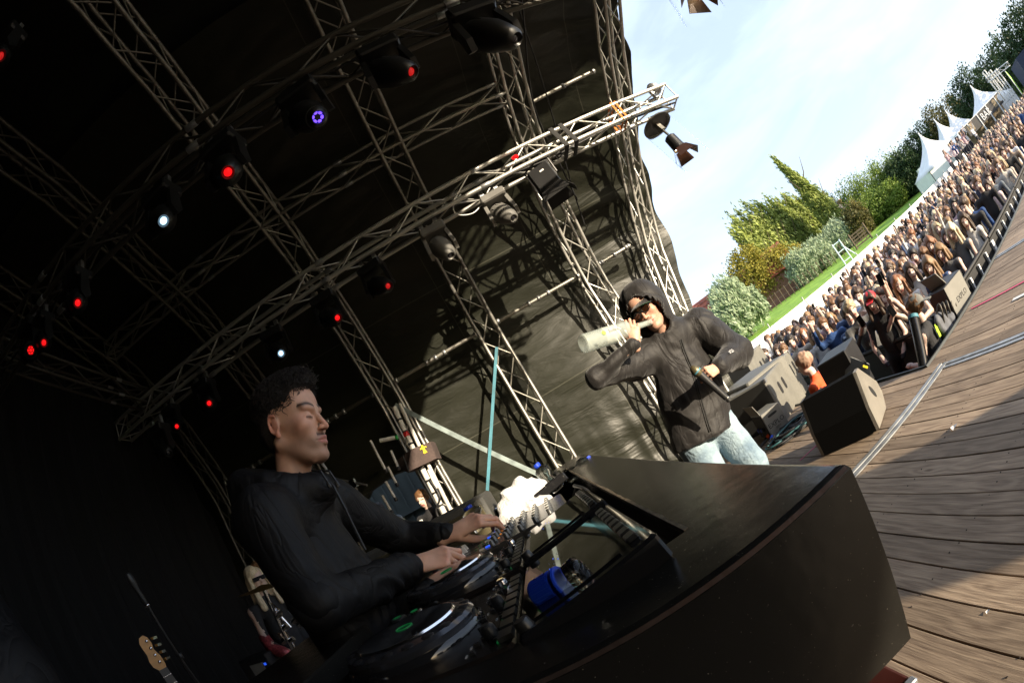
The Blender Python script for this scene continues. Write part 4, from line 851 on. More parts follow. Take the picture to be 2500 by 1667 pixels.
# second box behind the wedge: grey slanted panel and dark crate
a=at(1895,915,Y=4.0); t=thing('equipment_rack','black rack case with grey lid standing between the wedge and the orange jacketed man','rack',(a.x,a.y,0))
c0=at(1990,860,Y=3.5); b=MB(); b.box((c0.x-.06,c0.y+.2,.24),(.40,.36,.50),Matrix.Rotation(.5,3,'Z'),ch=.01); b.build('case_body',M['black'],t)
P=[at(1939,815,Y=3.55),at(1998,837,Y=3.2),at(1998,886,Y=3.15),at(1943,905,Y=3.5)]; b=MB(); b.prism(P,(.05,.07,0)); b.build('grey_lid',M['psu'],t)
P=[at(1962,822,Y=3.47),at(1990,832,Y=3.24),at(1989,842,Y=3.24),at(1962,834,Y=3.47)]; b=MB(); b.prism([p+Vector((0,-.004,0)) for p in P],(.003,.004,0)); b.build('slot',M['blackm'],t)
P=[at(1975,862,Y=3.34),at(1988,858,Y=3.26),at(1984,884,Y=3.26),at(1973,882,Y=3.34)]; b=MB(); b.prism([p+Vector((0,-.004,0)) for p in P],(.003,.004,0)); b.build('handle_recess',M['blackm'],t)
P=[at(1982,838,Y=3.24),at(1993,842,Y=3.2),at(1992,847,Y=3.2),at(1981,843,Y=3.24)]; b=MB(); b.prism([p+Vector((0,-.005,0)) for p in P],(.003,.004,0)); b.build('yellow_sticker',M['yellow'],t)
cable([at(1886,890,Y=3.7),at(1878,905,Y=3.6),at(1880,925,Y=3.6),at(1892,935,Y=3.7)],.009,'cable_loop','pale cable loop hanging from the rack case','aludullshade')
# coil of cables
M['cabteal']=mat('teal_cable',(.03,.10,.11),.5)
t=thing('cable_heap','tangled heap of thick black and teal cables coiled on the deck','cables',(at(1825,985,Z=0)))
cc=at(1822,988,Z=.02)
for k in range(16):
    r1=rnd.uniform(.10,.26); ph=rnd.uniform(0,6.3); ox,oy=rnd.uniform(-.07,.07),rnd.uniform(-.05,.07); zz=.012+.011*(k//3); b=MB()
    b.tube([cc+Vector((ox+r1*1.25*math.cos(a+ph)+.02*math.sin(3*a+k),oy+r1*.75*math.sin(a+ph)+.015*math.sin(4*a+k),zz+.012*math.sin(2*a+k)-.012)) for a in [5.6*i/30 for i in range(31)]],.009,6); b.build('cable_coil',M['cabteal' if k%4==1 else 'cable'],t,smooth='all')
for k in range(7):
    a=at(1752+k*7,1002+((k*5)%9),Z=.03); b=MB(); b.tube([a+Vector((-.3*math.sin(k),-.12,-.02)),a,a+Vector((.15,.1*math.cos(k),.03)),a+Vector((.3,.16*math.sin(k*2),.0))],.01,6); b.build('loose_cable',M['cable'],t,smooth='all')
for k in range(4): 
    b=MB(); b.lathe([(.02,0),(.02,.05)],basis(*ortho((1,.3*k,.2)),Vector((1,.3*k,.2)).normalized(),at(1745+9*k,995+4*k,Z=.05)),10); b.build('plug',M['orange' if k==2 else 'blue'],t)
# ================================================= people
def vcmat(name,rough=.5,spec=.35,bump=.1,bs=400,sss=0,var=.06):
    m=bpy.data.materials.new(name); m.use_nodes=True; n,nd,lk,p=nodes(m); a=nd.new('ShaderNodeVertexColor'); a.layer_name='tone'
    t=nd.new('ShaderNodeTexNoise'); t.inputs['Scale'].default_value=70; t.inputs['Detail'].default_value=5; g=nd.new('ShaderNodeTexCoord'); lk.new(g.outputs['Object'],t.inputs['Vector'])
    h=nd.new('ShaderNodeHueSaturation'); mr=nd.new('ShaderNodeMapRange'); mr.inputs[3].default_value=1-var*2.2; mr.inputs[4].default_value=1+var*2.2; lk.new(t.outputs[0],mr.inputs[0]); lk.new(mr.outputs[0],h.inputs['Value']); lk.new(a.outputs[0],h.inputs['Color']); lk.new(h.outputs[0],p.inputs['Base Color'])
    p.inputs['Roughness'].default_value=rough; p.inputs['Specular IOR Level'].default_value=spec
    if sss: p.inputs['Subsurface Weight'].default_value=sss; p.inputs['Subsurface Radius'].default_value=(.012,.004,.002); p.inputs['Subsurface Scale'].default_value=1
    b=nd.new('ShaderNodeBump'); b.inputs['Strength'].default_value=bump; b.inputs['Distance'].default_value=.002; t2=nd.new('ShaderNodeTexNoise'); t2.inputs['Scale'].default_value=bs; lk.new(g.outputs['Object'],t2.inputs['Vector']); lk.new(t2.outputs[0],b.inputs['Height']); lk.new(b.outputs[0],p.inputs['Normal'])
    return m
M['skinvc']=vcmat('painted_skin',.48,.4,.25,350,sss=.12)
M['jacket']=mat('black_softshell',(.0058,.0058,.0066),.62,spec=.28,var=.12,vs=3,bump=.12,bs=500)
M['jacketb']=mat('brown_black_softshell',(.0092,.0076,.0072),.6,spec=.4,var=.12,vs=3,bump=.12,bs=400,sheen=.15)
def creases(m,sc_=9,st=.55,ds=.02):
    n,nd,lk,p=nodes(m); g=nd.new('ShaderNodeTexCoord'); t=nd.new('ShaderNodeTexNoise'); t.inputs['Scale'].default_value=sc_; t.inputs['Detail'].default_value=3; t.inputs['Distortion'].default_value=1.6; mp=nd.new('ShaderNodeMapping'); mp.inputs['Scale'].default_value=(1,1,.55); mp.inputs['Rotation'].default_value=(.4,.5,0); lk.new(g.outputs['Object'],mp.inputs[0]); lk.new(mp.outputs[0],t.inputs['Vector'])
    a=nd.new('ShaderNodeMath'); a.operation='SUBTRACT'; a.inputs[1].default_value=.5; lk.new(t.outputs[0],a.inputs[0]); b=nd.new('ShaderNodeMath'); b.operation='ABSOLUTE'; lk.new(a.outputs[0],b.inputs[0]); c=nd.new('ShaderNodeMath'); c.operation='POWER'; c.inputs[1].default_value=.6; lk.new(b.outputs[0],c.inputs[0])
    bu=nd.new('ShaderNodeBump'); bu.inputs['Strength'].default_value=st; bu.inputs['Distance'].default_value=ds; lk.new(c.outputs[0],bu.inputs['Height']); old=[l for l in n.links if l.to_socket==p.inputs['Normal']]
    if old: lk.new(old[0].from_socket,bu.inputs['Normal'])
    lk.new(bu.outputs[0],p.inputs['Normal'])
M['hair']=mat('dark_brown_hair',(.012,.0085,.007),.42,spec=.6,bump=.5,bs=300)
creases(M['jacket'],8,.5,.02); creases(M['jacketb'],6,.5,.02); creases(M['denim'],9,.4,.015)
def setcol(o,C):
    me=o.data; a=me.color_attributes.new('tone','FLOAT_COLOR','POINT'); a.data.foreach_set('color',np.c_[C,np.ones(len(C))].astype(np.float32).ravel())
def local(V,W): I=np.array(W.inverted()); return V@I[:3,:3].T+I[:3,3]
def tow(V,W): A=np.array(W); return V@A[:3,:3].T+A[:3,3]
def headsdf(p,beard=0):
    smx=lambda a,b,k:-smin(-a,-b,k)
    q=p.copy(); q[...,1]=np.abs(q[...,1])
    d=sdell(q,(-.012,0,.042),(.098,.077,.086)); d=smin(d,sdell(q,(.028,0,-.028),(.062,.060,.085)),.025)
    d=smin(d,sdell(q,(.052,0,.048),(.038,.056,.052)),.02)
    d=smin(d,sdcap(q,(-.028,.050,-.045),(.052,.020,-.103),.020,.018),.022); d=smin(d,sdell(q,(.071,0,-.103),(.021,.025,.018)),.014)
    d=smin(d,sdcap(q,(.080,.046,.024),(.090,.012,.018),.008,.009),.012)
    d=smin(d,sdell(q,(.060,.046,-.022),(.024,.020,.022)),.02); d=smin(d,sdell(q,(.074,0,-.066),(.020,.030,.024)),.016)
    d=smx(d,-sdell(q,(.100,.031,.000),(.020,.017,.011)),.010)
    d=smin(d,sdell(q,(.0765,.031,.000),(.0125,.0135,.0125)),.003); d=smin(d,sdcap(q,(.082,.018,-.004),(.079,.044,-.003),.0055,.0045),.004)
    d=smin(d,sdcap(q,(.089,0,.010),(.111,0,-.034),.0065,.0100),.008); d=smin(d,sdell(q,(.101,.011,-.037),(.010,.008,.007)),.005)
    d=smx(d,-sdell(q,(.104,.009,-.046),(.006,.004,.004)),.003)
    d=smin(d,sdcap(q,(.0975,0,-.0600),(.084,.024,-.0655),.0066,.003),.004); d=smin(d,sdcap(q,(.0945,0,-.0755),(.082,.022,-.0690),.0078,.003),.004)
    d=smx(d,-sdcap(q,(.101,0,-.0675),(.080,.027,-.0675),.0016,.0016),.002)
    # ear: rim, bowl
    d=smin(d,sdell(q,(-.010,.075,-.004),(.014,.006,.026)),.006)
    t=np.linspace(0,5.0,9); pts=[(-.012+.015*math.sin(-u*.95+.6)-.002,.081,.001+.025*math.cos(-u*.95+.6)) for u in t]
    for a,b in zip(pts[:-1],pts[1:]): d=smin(d,sdcap(q,a,b,.0042,.0042),.003)
    d=smx(d,-sdell(q,(-.006,.087,-.004),(.009,.006,.014)),.003)
    d=smin(d,sdell(q,(-.006,.080,-.032),(.008,.005,.009)),.004)
    return d
def headcol(P,base,beard=.5,brow=(.02,.012,.01)):
    C=np.tile(np.array(base,float),(len(P),1)); x,y,z=P[:,0],np.abs(P[:,1]),P[:,2]
    def mixc(wt,c): 
        nonlocal C; wt=np.clip(wt,0,1)[:,None]; C=C*(1-wt)+np.array(c)*wt
    red=np.array(base)*np.array([1.08,.72,.68])
    mixc(.5*np.exp(-((x-.062)**2+(y-.048)**2+(z+.02)**2)/.0007),red); mixc(.6*np.exp(-((x-.112)**2+y**2+(z+.033)**2)/.0003),red); mixc(.6*(y>.078),red)
    st=np.clip((-.045-z)/.02,0,1)*np.clip((x+.03)/.03,0,1)*np.clip((z+.155)/.02,0,1)*(1-np.exp(-((x-.095)**2+y**2+(z+.068)**2)/.0002)); mixc(beard*.45*st,(.13,.08,.06))
    mu=np.exp(-((z+.052)/.005)**2)*(x>.078)*(y<.024); mixc(beard*1.1*mu,(.07,.04,.03))
    lip=((np.abs(z+.068)<.0105-.0085*(y/.026)**2))*(x>.080)*(y<.026); mixc(.75*lip,(.42,.15,.13))
    br=np.exp(-((z-(.026+.006*np.sin(np.clip((y-.014)/.036,0,1)*2.6)))/.0056)**2)*(y>.010)*(y<.056)*(x>.045); mixc(1.0*br,brow)
    lash=np.exp(-((z+.0050)/.0026)**2)*(y>.018)*(y<.046)*(x>.070); mixc(.95*lash,(.03,.015,.012))
    return C
def hand_sdf(curl,thumb=(0,0,0),spread=.10):
    """hand in its own frame: wrist at 0, fingers +x, back of the hand +z, thumb side +y; curl = per finger (knuckle, middle, tip) angles"""
    caps=[]
    L=[(.046,.026,.021),(.050,.030,.022),(.046,.028,.021),(.036,.021,.019)]; R=[.0092,.0095,.0088,.0078]; kn=[(.088,.028,.002),(.092,.009,.005),(.087,-.010,.003),(.078,-.028,-.002)]
    ends=[]
    for f in range(4):
        base=Vector((.012,.018-.011*f,.0)); k=Vector(kn[f]); caps.append((base,k,.013,.0105)); a=0; p=k; yaw=spread*(1.3-f*.9)
        for s in range(3):
            a+=curl[f][s]; d=Vector((math.cos(a)*math.cos(yaw),math.sin(yaw)*math.cos(a),-math.sin(a))); q=p+d*L[f][s]; caps.append((p,q,R[f]*(1-.08*s),R[f]*(.92-.10*s))); p=q
        ends.append(p)
    t0=Vector((.018,.022,-.006)); yawt,pit,bend=thumb
    d=Vector((math.cos(yawt)*math.cos(pit),math.sin(yawt),-math.sin(pit)*math.cos(yawt))).normalized(); t1=t0+d*.046; d2=(d+Vector((bend,-bend*.7,-bend*.5))*.8).normalized(); t2=t1+d2*.034; d3=(d2+Vector((bend,-bend*.8,-bend*.3))*.8).normalized(); t3=t2+d3*.026
    caps+=[(t0,t1,.015,.0125),(t1,t2,.0118,.0105),(t2,t3,.0102,.0085)]
    caps+=[(Vector((-.028,0,0)),Vector((.0,0,0)),.0245,.0235),(Vector((0,0,0)),Vector((.03,0,0)),.0235,.024)]
    nf=12
    def f(P):
        d=None
        for i,(a,b,ra,rb) in enumerate(caps):
            e=sdcap(P,a,b,ra,rb,sq=((0,0,1),.72) if (i%4==0 and i<16) or i>=len(caps)-2 else None)
            k=.012 if ((i%4==0 and i<16) or i>=len(caps)-2) else .0035
            d=e if d is None else smin(d,e,k)
        return d
    lo=(-.085,-.075,-.10); hi=(.20,.09,.05)
    return f,lo,hi,caps,ends,t3
def make_hand(W,curl,thumb,base,v=.0026,mirror=False,spread=.1):
    f,lo,hi,caps,ends,tt=hand_sdf(curl,thumb,spread); V,F=nets(f,lo,hi,v); V=relax(V,F,1,.4)
    C=np.tile(np.array(base,float),(len(V),1)); red=np.array(base)*np.array([1.08,.74,.68])
    for i in range(4):
        for k in (1,2,3):
            j=np.array(caps[i*4+k][0]); w_=.45*np.exp(-((V-j)**2).sum(1)/.00012); C=C*(1-w_[:,None])+red*w_[:,None]
        a,b=caps[i*4+3][0],caps[i*4+3][1]; d=(b-a).normalized(); n=Vector((0,1,0)).cross(d)*-1; c=np.array(b+n*.006); w_=.35*np.exp(-((V-c)**2).sum(1)/.00005); C=C*(1-w_[:,None])+np.array((.75,.5,.45))*w_[:,None]
    if mirror: V=V*np.array([1,-1,1]); F=F[:,::-1]
    return tow(V,W),F,C
def joinn(parts):
    V=[];F=[];C=[];o=0
    for v,f,c in parts: V.append(v); F.append(f+o); C.append(c); o+=len(v)
    return np.concatenate(V),np.concatenate(F),np.concatenate(C)
def limbs(P,segs,k=.03):
    d=None
    for s in segs:
        a,b,ra,rb=s[:4]; e=sdcap(P,a,b,ra,rb,sq=s[4] if len(s)>4 else None); d=e if d is None else smin(d,e,s[5] if len(s)>5 else k)
    return d
def folds(V,N_,amt,seed,sc_=(9,9,22)):
    r=(1-2*np.abs(nnoise(V,sc_,seed)))*.6+(1-2*np.abs(nnoise(V,(24,20,14),seed+1)))*.25+nnoise(V,(45,45,45),seed+2)*.1
    return V+N_*(amt*r)[:,None]
SK=(.60,.35,.25)
# ---------------- the man at the players
fw=Vector((.98,-.07,-.15)).normalized(); lf=Vector((.02,1,0)); lf=(lf-fw*lf.dot(fw)).normalized(); up=fw.cross(lf)
HC=at(672,977,Y=1.075)+Vector((0,0,.0)); HW=basis(fw,lf,up,HC)@Matrix.Diagonal((.86,.92,.94,1))
dj=thing('person','young man with dark curly hair and black hooded jacket bending over the players','person',(-.6,1.05,0))
Hi=HW.inverted()
def djhead(P):
    d=headsdf(P); a=Hi@Vector((-.585,1.07,1.40)); return smin(d,sdcap(P,(-.030,0,-.055),tuple(a),.050,.060),.022)
V,F=nets(djhead,(-.17,-.11,-.26),(.15,.11,.15),.0030); V=relax(V,F,1,.35)
parts=[(tow(V,HW),F,headcol(V,SK,1.0))]
# hands
def hframe(wrist,tip,back): 
    x=(Vector(tip)-Vector(wrist)).normalized(); z=Vector(back); z=(z-x*z.dot(x)).normalized(); y=z.cross(x); return basis(x,y,z,wrist)
Rw=at(944,1300,Y=1.12); Lw=at(1036,1226,Y=1.40)
RH=hframe(Rw,Rw+Vector((.90,.36,-.20)),Vector((.0,-.55,.80)))@Matrix.Scale(1.06,4)
LH=hframe(Lw,Lw+Vector((.95,.1,.02)),Vector((.05,-.62,.78)))@Matrix.Scale(1.06,4)
cR=[(.60,1.05,.6),(.80,1.2,.7),(.95,1.3,.8),(1.05,1.3,.8)]; cL=[(.55,.80,.35),(.66,.85,.45),(.75,.9,.5),(.85,.9,.5)]
parts.append(make_hand(RH,cR,(.15,.75,.35),SK)); 
parts.append(make_hand(LH,cL,(-.12,.95,.25),SK,mirror=True))
Rs=Vector((-.575,.885,1.40)); Ls=Vector((-.585,1.265,1.41)); Re=at(735,1392,Y=.80); Le=Vector((-.50,1.46,1.22)); pel=Vector((-.615,1.05,.95))
bodyseg=[(pel,(-.61,1.07,1.22),.08,.08,((1,0,0),.8)),((-.61,1.07,1.22),(-.59,1.07,1.36),.08,.06,((1,0,0),.8)),(Rs,Re,.045,.038),(Re,Rw+(Re-Rw)*.05,.038,.028),(Ls,Le,.045,.038),(Le,Lw+(Le-Lw)*.05,.038,.028),(pel+Vector((0,-.09,0)),(-.62,.95,.5),.075,.055),((-.62,.95,.5),(-.64,.95,.06),.055,.04),(pel+Vector((0,.09,0)),(-.60,1.17,.5),.075,.055),((-.60,1.17,.5),(-.62,1.17,.06),.055,.04)]
V,F=nets(lambda P:limbs(P,bodyseg),(-.85,.6,0),(-.2,1.65,1.5),.016); parts.append((V,F,np.tile(np.array(SK),(len(V),1))))
V,F,C=joinn(parts); o=npmesh('body',V,F,M['skinvc'],dj); setcol(o,C)
# jacket
def djjacket(P):
    segs=[(pel+Vector((0,0,-.08)),(-.600,1.07,1.15),.148,.145,((1,0,0),.70)),((-.600,1.07,1.15),(-.590,1.07,1.36),.145,.115,((1,0,0),.74)),(Rs,(-.585,1.07,1.43),.068,.065),(Ls,(-.585,1.07,1.43),.068,.065),
      (Rs,Re,.070,.062,None,.05),(Re,Rw+(Re-Rw)*.05,.064,.037,None,.02),(Ls,Le,.070,.060,None,.05),(Le,Lw+(Le-Lw)*.05,.060,.037,None,.02),
      (Rw+(Re-Rw)*.10,Rw+(Re-Rw)*.16,.035,.037,None,.006),(Lw+(Le-Lw)*.10,Lw+(Le-Lw)*.16,.035,.037,None,.006)]
    d=limbs(P,segs,.05)
    # hood lying round the neck
    ring=[(-.588+.092*math.cos(a)-.02,1.07+.095*math.sin(a),1.488+.02*math.cos(a)*-1.7) for a in [2*PI*i/14 for i in range(15)]]
    for i in range(14):
        a=ring[i]; b=ring[i+1]; r=.030+.022*(1-math.cos(2*PI*(i+.5)/14-0))/2; d=smin(d,sdcap(P,a,b,r,r),.02)
    d=smin(d,sdell(P,(-.70,1.07,1.46),(.06,.12,.065)),.03)
    d=smin(d,sdell(P,(-.500,1.07,1.432),(.050,.065,.048)),.03); inner=sdcap(P,(-.575,1.07,1.42),tuple(HC),.058,.058); return -smin(-d,inner,.006)
V,F=nets(djjacket,(-.95,.62,.82),(-.2,1.65,1.60),.0065); V=relax(V,F,1); N_=vnormals(V,F)
V2=folds(V,N_,.012,11,(5,8,9)); 
for a,b in ((Re,Rw),(Le,Lw)):   # cross folds round the sleeves
    d=np.array(b-a); L_=np.linalg.norm(d); d/=L_; t=(V-np.array(a))@d/L_; dist=np.linalg.norm(V-np.array(a)-np.outer((V-np.array(a))@d,d),axis=1)
    m=(t>.05)&(t<.97)&(dist<.11); ph=nnoise(V,(14,14,14),3)*2.2; w_=np.where(m,np.clip(t*1.2,0.15,1),0)*.006*(1-2*np.abs(np.sin(t*L_*55+ph*2.0)))*np.clip(.4+nnoise(V,(12,12,12),77),0,1.3); V2=V2+N_*w_[:,None]
o=npmesh('jacket',V2,F,M['jacket'],dj)
for (E_,Wp) in ((Re,Rw),(Le,Lw)):
    d=(Wp-E_).normalized(); b=MB(); Q=[(.036,-.045),(.039,-.035),(.0375,-.025),(.038,-.012),(.034,-.004),(.029,-.006)]; b.lathe(Q,basis(*ortho(d),d,Wp-d*.012),32); b.build('cuff',M['blackm'],dj,smooth=True)
b=MB(); zp=[at(700,1100,Y=1.07),at(722,1118,Y=1.05),at(742,1170,Y=1.04),at(770,1230,Y=1.02)]
b.tube([Vector((-.478,1.06,1.47)),Vector((-.455,1.05,1.42)),Vector((-.452,1.045,1.36)),Vector((-.455,1.04,1.25))],.004,6); b.build('zip',M['cable'],dj)
for k in range(2):
    b=MB(); s0=Vector((-.480,1.03+.05*k,1.475)); b.tube([s0,s0+Vector((.025,-.01,-.015)),s0+Vector((.03,-.012,-.045))],.003,6); b.lathe([(.005,0),(.006,.006),(.004,.014)],Matrix.Translation(s0+Vector((.03,-.012,-.06))),8); b.build('toggle',M['black'],dj,smooth=True)
# trousers
V,F=nets(lambda P:limbs(P,[(pel,pel+Vector((0,0,.02)),.15,.15,((1,0,0),.75)),(pel+Vector((0,-.09,-.03)),(-.62,.94,.5),.10,.08),((-.62,.94,.5),(-.64,.94,.09),.08,.065),(pel+Vector((0,.09,-.03)),(-.60,1.17,.5),.10,.08),((-.60,1.17,.5),(-.62,1.17,.09),.08,.065)]),(-.85,.75,.02),(-.4,1.35,1.1),.014); npmesh('trousers',V,F,M['jacket'],dj)
for y in (.94,1.17):
    b=MB(); b.ell((-.58,y,.045),(.14,.05,.05)); b.build('shoe',M['black'],dj,smooth=True)
# curly hair
def hairsdf(P):
    q=P.copy(); q[...,1]=np.abs(q[...,1]); d=sdell(q,(-.020,0,.066),(.107,.081,.081)); d=smin(d,sdell(q,(.040,0,.112),(.058,.062,.032)),.02); d=smin(d,sdell(q,(-.050,0,.0),(.070,.076,.070)),.02)
    cut=sdell(q,(.105,0,.020),(.075,.095,.070)); d=-smin(-d,cut,.01)
    below=(P[...,2]-(-.005+.0*P[...,0]))*-1; low=np.where(P[...,0]>-.045,.030,-.045); low=np.interp(P[...,0],[-.2,-.055,-.030,-.012,.02,.045,.09],[-.10,-.082,-.03,.018,.020,.052,.088]); d=np.maximum(d,(low-P[...,2])*.7)
    return d
V,F=nets(hairsdf,(-.16,-.11,-.09),(.13,.11,.18),.0035); V=relax(V,F,1); N_=vnormals(V,F); d=.0035*(1-2*np.abs(nnoise(V,(90,90,90),3)))*np.clip((V[:,2]-.02)/.05,.15,1); V=V+N_*d[:,None]
hv=V; hn=N_; b=MB(); rr=random.Random(5)
idx=[i for i in range(len(hv)) if hv[i][2]>.035]
for k in range(2600):
    i=rr.choice(idx); p=Vector(hv[i]); n=Vector(hn[i]); t=n.cross(Vector((rr.uniform(-1,1),rr.uniform(-1,1),rr.uniform(-1,1)))).normalized(); t=(t+Vector((.5,0,-.35))).normalized(); s=n.cross(t).normalized()
    Ln=rr.uniform(.014,.032); amp=rr.uniform(.0015,.0045); ph=rr.uniform(0,6); r0=rr.uniform(.0005,.0012)
    b.tube([p+t*Ln*u+n*(.001+.0055*math.sin(u*2.6)+amp*.4*math.sin(ph+6*u))+s*amp*math.cos(ph+6*u) for u in (0,.2,.4,.6,.8,1)],[r0,r0,r0*.9,r0*.8,r0*.6,r0*.25],4)
cv=np.array(b.v); V4=np.concatenate([hv,cv]); Fs=[tuple(f) for f in F]+[tuple(len(hv)+i for i in f) for f in b.f]
me=bpy.data.meshes.new('hair'); I=WM[dj].inverted()@HW; V4=tow(V4,I); me.from_pydata([tuple(v) for v in V4],[],Fs); me.materials.append(M['hair']); me.polygons.foreach_set('use_smooth',[True]*len(me.polygons)); me.update()
link(bpy.data.objects.new('hair',me),dj,WM[dj])
# ---------------- the man with the bottle
SK2=(.52,.30,.215)
mc=thing('person','man in black hooded jacket and sunglasses drinking from a frosted bottle','person',(.95,2.6,0))
fw=Vector((-.60,-.78,-.10)).normalized(); up=Vector((-.16,.02,1)); lf=up.cross(fw).normalized(); up=fw.cross(lf)
HC2=at(1484,712,Y=2.58); HW2=basis(fw,lf,up,HC2)@Matrix.Diagonal((1.06,1.06,1.10,1)); Hi2=HW2.inverted()
nk=Vector((1.04,2.66,1.42))
V,F=nets(lambda P:smin(headsdf(P),sdcap(P,(-.030,0,-.055),tuple(Hi2@nk),.052,.06),.022),(-.17,-.12,-.27),(.15,.12,.15),.0036); V=relax(V,F,1,.35)
parts=[(tow(V,HW2),F,headcol(V,SK2,.5))]
mouth=HW2@Vector((.100,0,-.068)); bend=at(1338,790,Y=2.32); ba=(mouth-bend).normalized()
hb=bend+ba*(mouth-bend).length*.70; Rw2=hb+Vector((-.045,-.050,-.085)); Rs2=Vector((.76,2.62,1.405)); Re2=at(1368,868,Y=2.44); Ls2=Vector((1.26,2.66,1.40)); Le2=Vector((1.31,2.52,1.12)); mic0=at(1588,843,Y=2.27); mic1=at(1675,920,Y=2.27); md=(mic1-mic0).normalized()
gp=mic0+md*.085; Lw2=gp+Vector((.125,.055,-.005))
RHm=hframe(Rw2,Rw2+Vector((.42,-.02,.90)),Vector((-.15,-.98,.05)))
gb=bend+ba*.20
LHm=hframe(Lw2,gp+Vector((-.03,-.02,.02)),Vector((.05,-.93,.36)))
parts.append(make_hand(RHm,[(.45,.9,.6),(.5,1.0,.6),(.6,1.0,.6),(.7,1.0,.6)],(.5,.6,.3),SK2,v=.0034)); 
parts.append(make_hand(LHm,[(1.15,1.25,.6),(1.2,1.3,.7),(1.2,1.3,.7),(1.25,1.3,.7)],(-.1,.8,.5),SK2,v=.0034,mirror=True,spread=.03))
pel2=Vector((.93,2.66,.95))
segs=[(pel2,(1.0,2.66,1.2),.12,.13,((0,1,0),.75)),((1.0,2.66,1.2),nk,.13,.07,((0,1,0),.75)),(Rs2,Re2,.045,.038),(Re2,Rw2,.038,.03),(Ls2,Le2,.045,.038),(Le2,Lw2,.038,.03),(pel2+Vector((-.09,0,0)),(.82,2.62,.5),.08,.055),((.82,2.62,.5),(.80,2.68,.07),.055,.04),(pel2+Vector((.09,0,0)),(1.06,2.62,.5),.08,.055),((1.06,2.62,.5),(1.10,2.68,.07),.055,.04)]
V,F=nets(lambda P:limbs(P,segs),(.3,2.3,0),(1.6,2.95,1.55),.018); parts.append((V,F,np.tile(np.array(SK2),(len(V),1))))
V,F,C=joinn(parts); o=npmesh('body',V,F,M['skinvc'],mc); setcol(o,C)
def mcj(P):
    sg=[((.89,2.64,.76),(.98,2.65,1.12),.215,.195,((0,1,0),.62)),((.98,2.65,1.12),(1.01,2.66,1.30),.190,.165,((0,1,0),.68)),(Rs2,nk,.088,.09),(Ls2,nk,.088,.09),(Rs2,Re2,.092,.062,None,.05),(Re2,Rw2+(Re2-Rw2)*.05,.064,.043,None,.03),(Ls2,Le2,.095,.092,None,.05),(Le2,Lw2+(Le2-Lw2)*.06,.090,.045,None,.03)]
    d=limbs(P,sg,.06); d=np.maximum(d,(.815+(P[...,0]-.9)*-.13)-P[...,2])
    hc=HC2+up*.02-fw*.035
    s=sdell(P,tuple(hc+up*.01),(.145,.150,.155)); s=smin(s,sdcap(P,tuple(hc-up*.06-fw*.01),tuple(nk+Vector((-.02,-.02,.02))),.110,.105),.04)
    d=smin(d,s,.05); q=(P-np.array(HC2))@np.array([list(fw),list(lf),list(up)]).T
    face=np.sqrt((q[...,1]/.074)**2+((q[...,2]+.028)/.115)**2)-1; face=np.maximum(face*.07,.018-q[...,0]); 
    d=-smin(-d,face,.012)
    inner=sdell(P,tuple(HC2+up*.01),(.118,.118,.132)); inner=smin(inner,sdcap(P,tuple(HC2),tuple(HC2-up*.12),.08,.07),.02); return -smin(-d,inner,.006)
V,F=nets(mcj,(.30,2.28,.74),(1.62,2.95,1.92),.0085); V=relax(V,F,1); N_=vnormals(V,F); V2=folds(V,N_,.017,41,(5,5,8))
for a,b in ((Rs2,Re2),(Re2,Rw2),(Ls2,Le2),(Le2,Lw2)):
    d=np.array(b-a); L_=np.linalg.norm(d); d/=L_; t=(V-np.array(a))@d/L_; dist=np.linalg.norm(V-np.array(a)-np.outer((V-np.array(a))@d,d),axis=1); m=(t>.05)&(t<.97)&(dist<.13); ph=nnoise(V,(11,11,11),3)*2.2; V2=V2+N_*(np.where(m,.0055*(1-2*np.abs(np.sin(t*L_*34+ph*2.2)))*np.clip(.4+nnoise(V,(8,8,8),77),0,1.3),0))[:,None]
npmesh('hooded_jacket',V2,F,M['jacketb'],mc)
b=MB(); zl=[(1.05,1.38),(1.02,1.25),(.97,1.10),(.92,.95),(.895,.84)]; 
import mathutils
def front_y(x,z):
    m=(np.abs(V2[:,0]-x)<.012)&(np.abs(V2[:,2]-z)<.012); return float(V2[m,1].min()) if m.any() else 2.5
zz=[(1.05+(.895-1.05)*i/16,1.38+(.85-1.38)*i/16) for i in range(17)]; P=[Vector((x,front_y(x,z)+.001,z)) for x,z in zz]
for off in (-.006,.006):
    b=MB(); b.tube([p+Vector((off,0,0)) for p in P],.0042,6); b.build('zip_edge',M['blackm'],mc,smooth='all')
# sleeve lettering
sd=(Lw2-Le2).normalized(); sp_=Le2+(Lw2-Le2)*.55; fr=Vector((-.1,-.9,.35)); fr=(fr-sd*fr.dot(sd)).normalized(); text('sleeve_lettering','HORIZN',.030,basis(fr.cross(sd),sd*1,fr,sp_+fr*.074)@Matrix.Rotation(PI/2,4,'Z'),M['legend'],mc,.0008)
# jeans
V,F=nets(lambda P:limbs(P,[(pel2+Vector((-.02,0,.02)),pel2+Vector((-.02,0,-.04)),.165,.165,((0,1,0),.72)),(pel2+Vector((-.10,0,-.05)),(.81,2.62,.5),.112,.09),((.81,2.62,.5),(.79,2.68,.08),.09,.085),(pel2+Vector((.08,0,-.05)),(1.07,2.62,.5),.112,.09),((1.07,2.62,.5),(1.10,2.68,.08),.09,.085)],.03),(.5,2.3,.02),(1.4,3.0,1.12),.012); N_=vnormals(V,F); V=folds(V,N_,.009,61); npmesh('jeans',V,F,M['denim'],mc)
for x in (.80,1.10):
    b=MB(); b.ell((x,2.62,.05),(.05,.14,.05)); b.build('shoe',M['white'],mc,smooth=True)
